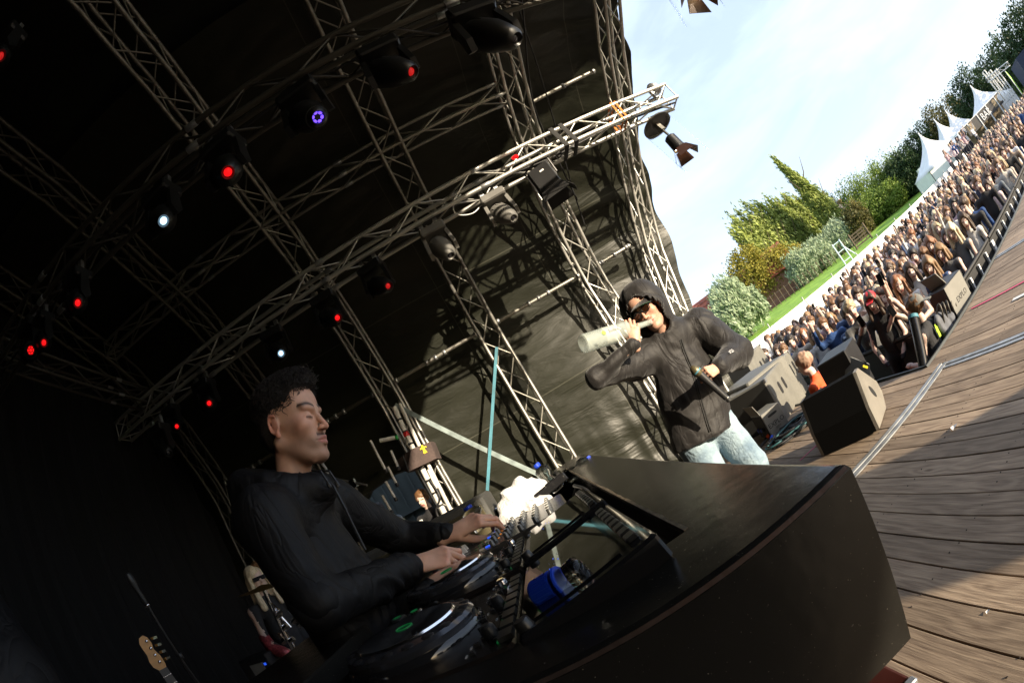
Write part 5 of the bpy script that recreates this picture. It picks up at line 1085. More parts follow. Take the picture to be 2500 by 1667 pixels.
# cap
CW=HW2@Matrix.Translation((0,0,.0)); M['capgreen']=mat('cap_green_underside',(.03,.16,.06),.8)
b=MB(); R6=[]
for i in range(7):
    a=PI/2*i/6; R6.append([CW@Vector((-.012+.106*math.cos(a)*math.cos(t),.085*math.cos(a)*math.sin(t),.045+.092*math.sin(a))) for t in [2*PI*j/24 for j in range(24)]])
b.loft(R6); b.build('cap_crown',M['jacketb'],mc,smooth='all')
b=MB(); g0=[];g1=[]
for i in range(13):
    t=-1.15+2.3*i/12; x0_,y0_=-.012+.104*math.cos(t),.084*math.sin(t); e=math.cos(t/1.15*PI/2)**.7*.092; g0.append((x0_,y0_,.050-.10*y0_**2/.084)); g1.append((x0_+e*.98,y0_*.98,.050-.018-.014*(abs(t)/1.15)**2*1.6))
def sheet(b,A,B,dz): 
    n=len(A); vs=[CW@Vector((x,y,z+dz)) for x,y,z in A]+[CW@Vector((x,y,z+dz)) for x,y,z in B]; b.add(vs,[(i,i+1,n+i+1,n+i) for i in range(n-1)])
b=MB(); n=13; top=[CW@Vector(p) for p in g0+g1]; bot=[CW@Vector((x,y,z-.0035)) for x,y,z in g0+g1]; b.add(top+bot,[(i,i+1,n+i+1,n+i) for i in range(n-1)]+[(2*n+i+1,2*n+i,3*n+i,3*n+i+1) for i in range(n-1)]+[(n+i,n+i+1,3*n+i+1,3*n+i) for i in range(n-1)]); b.build('cap_peak',M['jacketb'],mc)
b=MB(); sheet(b,g0,g1,-.0045); b.build('peak_lining',M['capgreen'],mc)
# sunglasses
b=MB()
for s in (-1,1):
    c=Vector((.1035,s*.033,.002)); b.tube([HW2@(c+Vector((-.006*abs(math.cos(a))*s*0-.010*(s*math.cos(a)>.5),.0235*math.cos(a),.0195*math.sin(a)))) for a in [2*PI*i/18 for i in range(18)]],.0032,6,closed=True)
    b.tube([HW2@Vector((.095,s*.057,.008)),HW2@Vector((.05,s*.082,.008)),HW2@Vector((.0,s*.086,.0))],.003,6)
b.tube([HW2@Vector((.106,-.011,.006)),HW2@Vector((.106,.011,.006))],.003,6); b.build('glasses_frame',M['gloss'],mc,smooth='all')
for s in (-1,1):
    b=MB(); b.loft([[HW2@Vector((.1035+o_,s*.033+.0225*math.cos(a),.002+.0185*math.sin(a))) for a in [2*PI*i/18 for i in range(18)]] for o_ in (-.001,.0005)]); b.build('dark_lens',mat('brown_tinted_lens',(.03,.012,.006),.03,spec=.9),mc)
# bottle he drinks from
M['frost']=mat('frosted_glass',(.50,.56,.52),.14,alpha=.42,spec=.8)
t=thing('frosted_bottle','long frosted glass bottle held to the mouth of the hooded man','bottle',bend); D=basis(*ortho(ba),ba,bend); BL=(mouth-bend).length
b=MB(); b.lathe([(.022,.012),(.040,.0),(.048,.004),(.050,.015),(.050,BL*.60),(.038,BL*.68),(.019,BL*.78),(.016,BL*.86),(.016,BL-.012),(.018,BL-.010),(.018,BL),(.014,BL)],D,28); b.build('glass',M['frost'],t,smooth=True)
b=MB(); b.lathe([(.0508,BL*.26),(.0508,BL*.44)],D,28,cap=False); b.build('label',mat('clear_label',(.62,.66,.60),.35,alpha=.4),t,smooth='all')
fr=Vector((0,-1,.2)); fr=(fr-ba*fr.dot(ba)).normalized(); text('label_print','belve',.032,basis(ba,fr.cross(ba),fr,bend+ba*BL*.38+fr*.052),M['grey'],t,.0006)
b=MB(); b.lathe([(.012,0),(.012,.002)],basis(ba,fr.cross(ba),fr,bend+ba*BL*.24+fr*.0512),14); b.build('green_seal',mat('lime_seal',(.35,.6,.05),.5),t)
# microphone
t=thing('microphone','black handheld microphone in the left hand of the hooded man','microphone',mic1); D=basis(*ortho(-md),-md,mic1); ML=(mic1-mic0).length
b=MB(); b.lathe([(.013,0),(.0135,.02),(.0155,.022),(.018,ML*.5),(.0225,ML*.74),(.0225,ML*.78)],D,20); b.build('grip',M['black'],t,smooth=True)
b=MB(); b.lathe([(.0155,.018),(.0155,.024)],D,20); b.build('ring',M['chrome'],t)
b=MB(); b.lathe([(.022,ML*.78),(.027,ML*.84),(.027,ML*.90),(.018,ML*.98),(.006,ML*1.01)],D,20); b.build('grille_head',M['grille'],t,smooth=True); b=MB(); b.lathe([(.0276,ML*.85),(.0276,ML*.88)],D,20); b.build('band',M['strapblue'],t)
# ================================================= barriers, crowd and security
M['bar_black']=mat('barrier_black',(.012,.012,.012),.6); M['post']=mat('barrier_post',(.85,.85,.83),.4)
def barrier(a,b_,label,n,ztop=-.07,group='crowd barriers in front of the stage'):
    a=Vector(a); b_=Vector(b_); d=(b_-a).normalized(); t=thing('crowd_barrier',label,'barrier',(a.x,a.y,G0),0,group); l=(b_-a).length; s=Vector((-d.y,d.x,0))
    rz=math.atan2(d.y,d.x); Q=Matrix.Rotation(rz,3,'Z')
    b=MB(); m=(a+b_)/2; b.box((m.x,m.y,(G0+ztop)/2),(l,.02,ztop-G0-.06),Q); b.build('panel',M['bar_black'],t)
    rod('top_rail',(a.x,a.y,ztop),(b_.x,b_.y,ztop),.026,M['bar_black'],t,10)
    for i in range(n+1):
        p=a+d*l*i/n-s*.045*SGN; cube('post',(p.x,p.y,(G0+ztop-.05)/2),(.035,.035,ztop-G0-.05),M['post'],t,Q)
    return t
SGN=-1
barrier((4.28,7.2,0),(4.28,5.35,0),'black crowd barrier behind the bass cabinets',2)
barrier((4.26,5.33,0),(4.26,3.52,0),'black crowd barrier facing the stage corner with pale upright posts',2)
SGN=1
barrier((4.35,3.22,0),(6.25,3.22,0),'crowd barrier with bright posts along the apron, nearest the corner',5,.03); barrier((6.3,3.22,0),(8.6,3.22,0),'crowd barrier further along the apron under the leaning girls',6,.03); barrier((8.65,3.22,0),(14,3.2,0),'far crowd barrier running off the right edge of the picture',10,.03)
# crowd: eight body shapes
def personproto(kind,seed):
    r=random.Random(seed); female=kind%2==0; h=1.0; sw=.17 if female else .20
    segs=[((0,0,.92),(0,0,1.15),.135,.125,((1,0,0),.70)),((0,0,1.15),(0,0,1.36),.13,.11,((1,0,0),.70)),((0,-sw,1.38),(0,sw,1.38),.055,.055),((-.005,0,1.40),(.0,0,1.52),.05,.05,None,.015),
      ((0,-.08,.90),(.02,-.09,.5),.085,.06),((.02,-.09,.5),(0,-.10,.07),.06,.045),((0,.08,.90),(.02,.09,.5),.085,.06),((.02,.09,.5),(0,.10,.07),.06,.045),((0,-.10,.06),(.12,-.11,.04),.045,.04),((0,.10,.06),(.12,.11,.04),.045,.04)]
    hands=[]
    pose=kind//2
    def arm(s,el,ha): 
        segs.append(((0,s*sw,1.38),el,.048,.038)); segs.append((el,ha,.038,.027,None,.012)); d=(Vector(ha)-Vector(el)).normalized(); e=Vector(ha)+d*.06; segs.append((ha,tuple(e),.034,.028,None,.012))
        for k in range(4): 
            q=e+Vector((0,(k-1.5)*.017,0)); segs.append((tuple(q),tuple(q+d*.05),.0085,.0075,None,.004))
        segs.append((tuple(Vector(ha)+d*.02),tuple(Vector(ha)+d*.05+Vector((.01,-s*.045,.01))),.010,.009,None,.006)); hands.append(e)
    if pose==0: arm(1,(.06,sw+.06,1.12),(.20,sw-.02,.98)); arm(-1,(.06,-sw-.06,1.12),(.20,-sw+.02,.98))
    elif pose==1: arm(1,(.20,sw+.02,1.22),(.33,.06,1.40)); arm(-1,(.20,-sw-.02,1.20),(.33,-.04,1.38))
    elif pose==2: arm(1,(.16,sw+.02,1.50),(.28,sw-.03,1.74)); arm(-1,(.07,-sw-.05,1.12),(.22,-sw+.05,1.05))
    else: arm(1,(.10,sw+.06,1.15),(.30,.08,1.16)); arm(-1,(.14,-sw-.02,1.48),(.24,-sw+.02,1.73))
    Hc=Vector((.02,0,1.615))
    def f(P):
        d=limbs(P,segs,.035); q=(P-np.array(Hc))*np.array([1,1,1]); q2=q.copy(); q2[...,1]=np.abs(q2[...,1])
        hd=sdell(q2,(-.012,0,.035),(.092,.074,.082)); hd=smin(hd,sdell(q2,(.025,0,-.03),(.060,.056,.082)),.02); hd=smin(hd,sdcap(q2,(.085,0,.0),(.105,0,-.03),.010,.014),.012); hd=-smin(-hd,sdell(q2,(.100,.032,.004),(.018,.017,.012)),.008)
        return smin(d,hd,.015)
    v=.0135; V,F=nets(f,(-.22,-.42,0),(.45,.42,1.95),v); 
    c=V[F].mean(1); q=c-np.array(Hc); mi=np.full(len(F),1)   # 0 skin 1 top 2 legs 3 dark features 4 lips
    head=(c[:,2]>1.475)&(np.abs(c[:,1])<.10)&(c[:,0]<.14)&(np.abs(q[:,2])<.2); mi[head]=0
    for s in segs[10:]: pass
    ha=[np.array(x) for x in hands]
    for x in ha: mi[np.linalg.norm(c-x,axis=1)<.115]=0
    if kind in (0,2,5,6):
        for s,(el) in ((1,0),(-1,0)): pass
        m=(np.abs(c[:,1])>sw+.035)|((c[:,0]>.17)); m&=(c[:,2]>.95); mi[m&(~head)]=0
    mi[c[:,2]<.96+.0*c[:,0]]=np.where((c[:,2]<.96)&(np.abs(c[:,1])<.2),2,mi)[c[:,2]<.96]; mi[c[:,2]<.10]=3
    eye=(np.abs(np.abs(q[:,1])-.032)<.016)&(np.abs(q[:,2]-.004)<.0095)&(q[:,0]>.055); mi[eye]=3
    lip=(np.abs(q[:,1])<.026)&(np.abs(q[:,2]+.070)<.009)&(q[:,0]>.06); mi[lip]=4
    return V,F,mi,hands,Hc
def hairproto(style):
    Hc=np.array((.02,0,1.615))
    def f(P):
        q=P-Hc; q2=q.copy(); q2[...,1]=np.abs(q2[...,1])
        d=sdell(q2,(-.020,0,.045),(.106,.088,.094))
        cut=sdell(q2,(.10,0,-.005),(.085,.062,.062+.0)); d=-smin(-d,cut,.012); low={0:-.03,1:-.02}.get(style,-.05); d=np.maximum(d,(low-q[...,2])*.8+np.where(q[...,0]>0,.0,-.02))
        if style in (2,3,4):
            L_={2:.19,3:.26,4:.12}[style]
            cur=sdcap(q2,(-.035,.062,.0),(-.045,.085,-L_),.045,.036,((1,0,0),.8)); bk=sdcap(q2,(-.075,0,.0),(-.095,0,-L_),.055,.05,((1,0,0),.7)); fr=sdcap(q2,(.035,.076,.02),(.055,.088,-L_*.9),.018,.026); cur=smin(smin(cur,bk,.03),fr,.02); d=smin(d,cur,.02)
        if style==5: d=smin(d,sdell(q2,(-.10,0,.06),(.045,.04,.045)),.02)
        return d
    V,F=nets(f,(-.17,-.16,1.615-.40),(.15,.16,1.615+.17),.0125); N_=vnormals(V,F); s=(25,25,5) if style>=2 else (50,50,50); V=V+N_*(.009*(1-2*np.abs(nnoise(V,s,style))))[:,None]; return V,F
tops=[(.75,.74,.72),(.02,.02,.022),(.03,.035,.06),(.6,.6,.6),(.05,.09,.2),(.45,.3,.32),(.3,.22,.15),(.02,.018,.018),(.12,.14,.16),(.5,.45,.38),(.015,.05,.16),(.7,.55,.55),(.1,.1,.1),(.03,.03,.03)]
tnames=['white','black','navy','light grey','blue','dusty pink','tan','black','slate','cream','royal blue','pale pink','charcoal','black']
TM=[mat('top_'+tnames[i].replace(' ','_'),c,.85,var=.2,vs=8,bump=.5,bs=30) for i,c in enumerate(tops)]
hairs=[((.42,.32,.19),'blond'),((.55,.45,.30),'light blond'),((.05,.028,.015),'dark brown'),((.14,.07,.03),'brown'),((.015,.011,.009),'black'),((.20,.085,.035),'auburn'),((.22,.13,.06),'honey brown')]
HM=[mat('hair_'+n.replace(' ','_'),c,.55,var=.35,vs=30,stretch=(3,3,.6)) for c,n in hairs]
SM=[mat('crowd_skin_a',(.56,.40,.33),.5),mat('crowd_skin_b',(.44,.30,.24),.5),mat('crowd_skin_c',(.62,.46,.39),.5)]
LEG=mat('dark_trousers',(.02,.022,.03),.85); FEAT=mat('dark_features',(.03,.015,.012),.5); LIP=mat('lips',(.35,.12,.10),.5)
PM=[];HPM=[]
for k in range(8):
    V,F,mi,hd,Hc=personproto(k,k); o=npmesh('person_shape',V,F,[SM[0],TM[0],LEG,FEAT,LIP],mi=mi,world=Matrix.Identity(4)); PM.append((o.data,hd)); bpy.data.objects.remove(o)
for k in range(6):
    V,F=hairproto(k); o=npmesh('hair_shape',V,F,[HM[0]],world=Matrix.Identity(4)); HPM.append(o.data); bpy.data.objects.remove(o)
b=MB(); b.box((0,0,0),(.010,.074,.145),ch=.003); o=b.build('phone',M['gloss'],org=(0,0,0)); PHM=o.data; bpy.data.objects.remove(o)
hstyle=['short cropped','short tousled','long','very long','shoulder length','tied back']
def spectator(x,y,face,sc_,kind,hst,hc,top,skin,label,group,z=G0):
    W=Matrix.Translation((x,y,z))@Matrix.Rotation(face,4,'Z')@Matrix.Rotation(rnd.uniform(-.05,.09),4,'Y')@Matrix.Rotation(rnd.uniform(-.07,.07),4,'X')@Matrix.Scale(sc_,4)
    o=bpy.data.objects.new('person',PM[kind][0]); link(o,None,W); tag(o,label,'person',group)
    for i,m in ((0,SM[skin]),(1,TM[top])): o.material_slots[i].link='OBJECT'; o.material_slots[i].material=m
    h=bpy.data.objects.new('hair',HPM[hst]); link(h,o,W); h.material_slots[0].link='OBJECT'; h.material_slots[0].material=HM[hc]
    return o,W
R5=random.Random(42); GRP='people watching from the crowd'
spots=[]
# first rows hug the two barriers
def addrow(x,y): spots.append((x,y))
yy=7.0
for row in range(3):
    y=7.2
    while y>3.9+.3*row: addrow(4.62+.50*row+R5.uniform(-.06,.08),y+R5.uniform(-.08,.08)); y-=.46
for row in range(3):
    x=5.0+.2*row
    while x<14: addrow(x+R5.uniform(-.08,.08),3.62+.50*row+R5.uniform(-.08,.08)); x+=.47
y=5.3
while y<11.4:
    x=6.1
    while x<34-(y*.2):
        if R5.random()<.93: addrow(x+R5.uniform(-.2,.2),y+R5.uniform(-.2,.2))
        x+=.56+.01*x
    y+=.56
y=7.4
while y<11.4:
    x=4.7
    while x<6.0: addrow(x+R5.uniform(-.15,.15),y+R5.uniform(-.15,.15)); x+=.55
    y+=.6
spots=[s for s in spots if abs(math.hypot(*s))>0]
spots.sort(key=lambda s:math.hypot(s[0],s[1]))
tn2=['white top','black top','navy top','light grey top','blue top','dusty pink top','tan top','black shirt','slate top','cream top','royal blue top','pale pink top','charcoal top','black hoodie']
pn=['arms low','hands up clapping','arm raised','phone up']
near=spots[:286]; far=spots[286:]
used=set()
for i,(x,y) in enumerate(near):
    kind=R5.choices(range(8),[12,8,4,2,1,.4,2,1])[0]; fem=kind%2==0; hst=R5.choice([2,3,3,4,2,5]) if fem else R5.choice([0,1,1,0]); hc=R5.choices(range(7),[4,2,5,5,3,2,4])[0] if fem else R5.choices(range(7),[2,.5,6,6,4,1,2])[0]; top=R5.choices(range(14),[10,5,3,7,4,3,2,4,4,6,2,4,3,4])[0]; skin=R5.choices([0,1,2],[4,1,3])[0]
    face=math.atan2(2.2-y,1.0-x)+R5.uniform(-.3,.3); row=('at barrier' if (x<4.85 and y<7.3) or (y<4.1) else 'second row' if (x<5.35 and y<7.3) or y<4.6 else 'deep in crowd')
    who='woman' if fem else 'man'; lab=f'{who} with {hstyle[hst]} {hairs[hc][1]} hair, {tn2[top]}, {pn[kind//2]}, {row}'
    near_what=['beyond the bass cabinets','left of the red cap','behind the red cap','behind the guard','right of the guard','towards the tents','at the far right'][min(6,int(max(0,math.degrees(math.atan2(x,y))-26)/7))]
    lab=f'{hairs[hc][1]}-haired {who}, {tn2[top]}, {pn[kind//2]}, {row} {near_what}'.replace('holding ','')
    sc_=R5.uniform(.95,1.03) if fem else R5.uniform(1.0,1.09)
    o,W=spectator(x,y,face,sc_,kind,hst,hc,top,skin,lab,GRP)
    if kind in (2,3,4,6) and R5.random()<.75:
        hd=PM[kind][1][0 if kind!=6 else 1]; p=bpy.data.objects.new('phone',PHM); PW=W@Matrix.Translation(hd+Vector((.03,0,.05)))@Matrix.Rotation(R5.uniform(-.2,.2),4,'X')
        link(p,None,PW); tag(p,f'phone of the {hairs[hc][1]}-haired {who} in {tn2[top]} {near_what}','phone','phones held up in the crowd')
def dedupe(cat):
    by={}
    for o in list(COL.objects):
        if o.get('category')==cat and o.get('group') in (GRP,'phones held up in the crowd'): by.setdefault(o['label'],[]).append(o)
    for l,os_ in by.items():
        if len(os_)>1:
            os_.sort(key=lambda o:math.atan2(WM[o].translation.x,WM[o].translation.y)); nm={2:['left','right'],3:['leftmost','middle','rightmost']}.get(len(os_),['leftmost','second','third','fourth','fifth','sixth','seventh','eighth'])
            for o,q in zip(os_,nm): o['label']=' '.join((q+' '+l).replace('holding ','').replace('light blond','fair').split()[:16])
dedupe('person'); dedupe('phone')
# the far part of the crowd as one mass
VV=[];FF=[];MI=[];off=0
def lowfig(kind):
    b=MB(); b.ell((0,0,1.62),(.085,.078,.115),n=8,k=5,mi=0); b.ell((-.02,0,1.655),(.095,.09,.10),n=8,k=5,mi=1)
    if kind: b.ell((-.05,0,1.52),(.055,.10,.16),n=8,k=4,mi=1)
    b.loft([[(.11*math.cos(a)*w_,.21*math.sin(a)*w_,z) for a in [2*PI*j/8 for j in range(8)]] for w_,z in ((.75,.8),(.85,1.1),(1,1.38),(.35,1.47))],mi=2)
    b.tube([(0,.2,1.36),(.1,.24,1.12),(.22,.16,1.1)],.04,5,mi=2); b.tube([(0,-.2,1.36),(.12,-.22,1.25 if kind else 1.1),(.24,-.1,1.5 if kind else 1.1)],.04,5,mi=2); b.ell((.25,-.1,1.55 if kind else 1.1),(.04,.04,.05),n=6,k=3,mi=0)
    return b
LF=[lowfig(0),lowfig(1)]
mats=SM[:3]+HM+TM; B=MB()
for (x,y) in far:
    k=R5.random()<.6; L_=LF[k]; face=math.atan2(2.2-y,1-x)+R5.uniform(-.4,.4); c,s=math.cos(face),math.sin(face); sc_=R5.uniform(.93,1.07); sk=R5.randrange(3); hh=3+R5.randrange(7); tt=10+R5.randrange(14); o=len(B.v); ln=R5.uniform(-.08,.08)
    B.v+=[((vx*c-vy*s)*sc_+x+ln*vz,(vx*s+vy*c)*sc_+y,vz*sc_+G0) for vx,vy,vz in L_.v]; B.f+=[tuple(i+o for i in f_) for f_ in L_.f]; B.m+=[(sk,hh,tt)[m] for m in L_.m]
tag(B.build('distant_crowd',mats,smooth='all',org=(0,0,G0)),kind='stuff')
# named individuals
def special(x,y,face,kind,hst,hc,top,label,z=G0,sc_=1.05,skin=0,arms=None):
    return spectator(x,y,face,sc_,kind,hst,hc,top,skin,label,None,z)
GREYC=mat('grey_cap',(.13,.13,.12),.8); OR=M['orange']
def capon(o,W,m,back=False):
    b=MB(); T=W@Matrix.Translation((.01,0,1.66)); R6=[]
    for i in range(6):
        a=PI/2*i/5; R6.append([T@Vector((-.02+.112*math.cos(a)*math.cos(t),.092*math.cos(a)*math.sin(t),-.01+.105*math.sin(a))) for t in [2*PI*j/20 for j in range(20)]])
    b.loft(R6); s=-1 if back else 1; b.prism([T@Vector((-.02+s*.10,-.06,-.01)),T@Vector((-.02+s*.19,-.04,-.03)),T@Vector((-.02+s*.19,.04,-.03)),T@Vector((-.02+s*.10,.06,-.01))],(0,0,.008)); WM.setdefault(o,W); b.build('cap',m,o,smooth=True)
# security guard in the pit
q=at(2082,695,Y=3.08); o,W=special(q.x,q.y,1.9,6,0,3,1,'security guard seen from behind in black shirt with lime print, reaching over the barrier',z=q.z-1.76,sc_=1.02); capon(o,W,GREYC,back=True)
b=MB(); T=W@Matrix.Translation((-.118,0,1.25)); lm=mat('lime_print',(.45,.7,.05),.6)
tx=text('shirt_print','Ferro',.11,W@basis(Vector((0,-1,0)),Vector((0,0,1)),Vector((-1,0,0)),Vector((-.112,0,1.18))),lm,o,.002)
b.prism([W@Vector((-.113,y,z)) for y,z in ((-.03,1.26),(.02,1.28),(.04,1.34),(.0,1.40),(-.04,1.35))],(0,0,.001)); b.prism([W@Vector((-.116,y,z)) for y,z in ((-.04,1.26),(.03,1.27),(.03,1.36),(-.03,1.37))],W.to_3x3()@Vector((-.003,0,0))); b.build('flame_print',lm,o)
# orange jacket
q=at(1862,822,Y=4.35); o,W=special(q.x,q.y,2.2,1,0,0,13,'bald man in a bright orange jacket standing beside the bass cabinets',z=q.z-1.70,sc_=1.04,skin=2); o.material_slots[1].material=OR; o.children[0].material_slots[0].material=mat('shaved_hair',(.32,.20,.14),.6)
q=at(2008,752,Y=4.35); o,W=special(q.x+.1,q.y,-2.6,0,2,2,1,'person with a bright red cap at the barrier left of the guard',z=G0); capon(o,W,M['red'],False)
# tall black tube beside the guard
a=at(2097,727,Y=2.95); c=at(2124,856,Y=2.84); d=(a-c); t=thing('confetti_tube','tall black tube standing at the deck corner in front of the guard','tube',c); b=MB(); b.lathe([(.055,-.9),(.055,0),(.055,d.length),(.046,d.length),(.046,d.length-.05)],basis(*ortho(d.normalized()),d.normalized(),c),24); b.build('tube',M['gloss'],t,smooth=True); b=MB(); b.lathe([(.06,d.length-.03),(.06,d.length+.004)],basis(*ortho(d.normalized()),d.normalized(),c),24); b.build('rim',M['strapblue'],t,smooth=True)
# box at the apron edge with cables, and the grey jacket
P=[at(2175,614,Y=3.0),at(2189,607,Y=3.0),at(2212,668,Y=2.9),at(2200,690,Y=2.9)]; 
c0=at(2178,655,Y=3.0); t=thing('pit_box','black box with grey end panel and lid standing in the pit by the apron','box',(c0.x,c0.y,G0)); Q=Matrix.Rotation(-.15,3,'Z')
b=MB(); b.box((c0.x,c0.y+.05,c0.z-.12),(.42,.30,.34),Q,ch=.008); b.build('case_body',M['black'],t); b=MB(); b.box(Vector((c0.x,c0.y+.05,c0.z-.12))+Q@Vector((.0,-.154,.0)),(.40,.008,.32),Q); b.build('end_panel',M['psu'],t)
b=MB(); b.box(Vector((c0.x,c0.y+.05,c0.z-.12))+Q@Vector((-.10,.05,.24)),(.01,.30,.20),Q@Matrix.Rotation(-.5,3,'Y')); b.build('open_lid',M['psu'],t)
text('lettering','EXPLO',.08,basis(Q@Vector((1,0,0)),Vector((0,0,1)),Q@Vector((0,-1,0)),Vector((c0.x,c0.y+.05,c0.z-.16))+Q@Vector((.03,-.159,0))),M['blackm'],t,.001)
b=MB(); b.box((c0.x,c0.y+.05,(c0.z-.34+G0)/2),(.4,.3,max(.05,c0.z-.34-G0)),Q); b.build('stand',M['blackm'],t)
for k in range(6): cable([at(2150+k*9,735-k*3,Y=3.0),at(2155+k*9,700-k*4,Y=2.95),at(2163+k*8,712-k*3,Y=2.92),at(2170+k*8,748-k*9,Y=2.95)],.012,'pit_cable',['nearest','second','third','fourth','fifth','rightmost'][k]+' grey cable arching out of the pit beside the black box','aludullshade')
q=at(2170,750,Y=2.98)
V,F=nets(lambda P:smin(sdcap(P,(q.x-.02,q.y,q.z+.06),(q.x+.02,q.y,q.z-.42),.10,.13,((0,1,0),.6)),sdcap(P,(q.x+.12,q.y,q.z),(q.x+.14,q.y+.03,q.z-.4),.07,.09),.03),(q.x-.3,q.y-.2,q.z-.65),(q.x+.4,q.y+.25,q.z+.25),.016); N_=vnormals(V,F); V=folds(V,N_,.03,91,(12,12,8)); tag(npmesh('draped_jacket',V,F,mat('grey_puffer',(.10,.105,.12),.75,var=.2),world=Matrix.Identity(4)),'grey jacket thrown over the barrier beside the guard','jacket')
# ================================================= fence, field, trees, tents
def box_o(name,c,d,m,label,cat,rz=0,group=None): b=MB(); b.box(c,d,Matrix.Rotation(rz,3,'Z')); return tag(b.build(name,m),label,cat,group)
M['canvas']=mat('white_canvas',(.78,.78,.76),.7,var=.06,vs=2)
t=thing('site_fence','long white sheeted fence closing off the field behind the crowd','fence',(10,14,G0))
for i in range(15): cube('fence_panel',(4.0+i*2.0+.0,14.05+.02*math.sin(i),G0+.89),(1.97,.03,1.78),M['canvas'],t,Matrix.Rotation(.012*math.sin(i*2.3),3,'Z'))
for i in range(16): rod('fence_post',(3.0+i*2.0,14.12,G0),(3.0+i*2.0,14.12,G0+1.93),.025,M['alustrip'],t,6)
GR=random.Random(9)
def leafmat(name,a,b_,tr=.25):
    m=bpy.data.materials.new(name); m.use_nodes=True; n,nd,lk,p=nodes(m); at_=nd.new('ShaderNodeVertexColor'); at_.layer_name='tone'; r=nd.new('ShaderNodeMixRGB'); r.inputs[1].default_value=(*a,1); r.inputs[2].default_value=(*b_,1); s=nd.new('ShaderNodeSeparateColor'); lk.new(at_.outputs[0],s.inputs[0]); lk.new(s.outputs[0],r.inputs[0]); lk.new(r.outputs[0],p.inputs['Base Color']); p.inputs['Roughness'].default_value=.6; p.inputs['Specular IOR Level'].default_value=.3
    tl=nd.new('ShaderNodeBsdfTranslucent'); lk.new(r.outputs[0],tl.inputs[0]); ms=nd.new('ShaderNodeMixShader'); ms.inputs[0].default_value=tr; lk.new(p.outputs[0],ms.inputs[1]); lk.new(tl.outputs[0],ms.inputs[2]); o=[x for x in nd if x.type=='OUTPUT_MATERIAL'][0]; lk.new(ms.outputs[0],o.inputs[0]); return m
LMs={'poplar':leafmat('poplar_leaves',(.09,.13,.03),(.42,.48,.13)),'autumn':leafmat('autumn_leaves',(.09,.095,.012),(.34,.29,.045)),'willow':leafmat('silver_leaves',(.15,.21,.11),(.50,.58,.40)),'green':leafmat('green_leaves',(.05,.10,.015),(.26,.34,.06)),'dark':leafmat('dark_leaves',(.012,.035,.014),(.07,.11,.035)),'brown':leafmat('brown_green_leaves',(.05,.055,.015),(.20,.17,.05))}
M['bark']=mat('bark',(.10,.075,.05),.9,var=.4,vs=4)
def tree(name,label,base,h,blobs,kind,n,leaf=.32,lean=(0,0),elong=1.0,trunk=True,seed=0,group=None,wind=0,cat='tree'):
    "blobs: (dx,dz_rel,rx,rz) crown volumes; leaf-sized faces scattered through them, thicker near the surface"
    r=np.random.RandomState(seed+1); t=thing(name,label,cat,base,0,group); base=np.array(base,float)
    lx,ly=lean
    if trunk:
        b=MB(); top=Vector(base)+Vector((lx*.6,ly*.6,h*.62)); b.tube([Vector(base)+Vector((0,0,-.2)),Vector(base)+Vector((lx*.2,ly*.2,h*.28)),Vector(base)+Vector((lx*.45,ly*.45,h*.5)),top],[h*.020,h*.015,h*.010,h*.003],7)
        for k in range(6):
            u=.2+.09*k; s=Vector(base)+Vector((lx*u,ly*u,h*u)); a=k*2.4; L_=h*.16; b.tube([s,s+Vector((math.cos(a)*L_*.6,math.sin(a)*L_*.6,L_*.6)),s+Vector((math.cos(a)*L_,math.sin(a)*L_,L_*1.4))],[h*.007,h*.005,h*.0015],5)
        b.build('trunk',M['bark'],t,smooth='all')
    P=[];T=[];tot=sum(q[3]*q[2]**2 for q in blobs)
    for (dx,dy,dz,rx,rz) in [(q[0],q[1] if len(q)>4 else 0,q[-3] if len(q)>4 else q[1],q[-2],q[-1]) for q in blobs]:
        k=max(20,int(n*(rz*rx**1.0)/sum(q[-1]*q[-2]**1.0 for q in blobs))); cl=max(6,k//22)
        u=r.normal(size=(cl,3)); u/=np.linalg.norm(u,axis=1)[:,None]; rad=(r.uniform(.35,1,cl)**.5)[:,None]; cc=u*rad
        w_=r.randint(0,cl,k); q=cc[w_]+r.normal(size=(k,3))*.13
        tone=np.clip(.5+.33*nnoise(cc*3,(1,1,1),seed)[w_]+r.uniform(-.28,.28,k),0,1)
        p=base+np.c_[dx+q[:,0]*rx+lx*(dz+q[:,2]*rz)/h,dy+q[:,1]*rx+ly*(dz+q[:,2]*rz)/h,dz+q[:,2]*rz]; P.append(p); T.append(tone)
    P=np.concatenate(P); T=np.concatenate(T); k=len(P); a=r.normal(size=(k,3)); a/=np.linalg.norm(a,axis=1)[:,None]
    if wind: a=a*.55+np.array([-wind,-.1,.75]); a/=np.linalg.norm(a,axis=1)[:,None]
    b2=np.cross(a,r.normal(size=(k,3))); b2/=np.linalg.norm(b2,axis=1)[:,None]; s=leaf*r.uniform(.6,1.35,k)[:,None]
    A=P-a*s*elong*.5; B_=P+b2*s*.38; C_=P+a*s*elong*.6; D_=P-b2*s*.38; V=np.stack([A,B_,C_,D_],1).reshape(-1,3); F=np.arange(4*k).reshape(k,4)
    o=npmesh('crown',V,F,LMs[kind],t,smooth=False); setcol(o,np.repeat(np.c_[T,T,T],4,0)); return t
def P_(az,d): p=azp(az,d,G0); p.z=gz(p.y) if p.y>15 else G0; return p
def HT(az,el,d): return math.tan(R_(el))*d+H-P_(az,d).z
GP='wind bent poplars beyond the field'
plist=[(36.5,10.6,0),(37.4,11.6,0),(38.6,11.2,0),(39.6,11.7,0),(40.9,10.6,0),(42.1,10.6,0),(43.2,9.2,0),(44.1,9.4,0),(45.1,8.3,0),(46.2,9.0,0)]
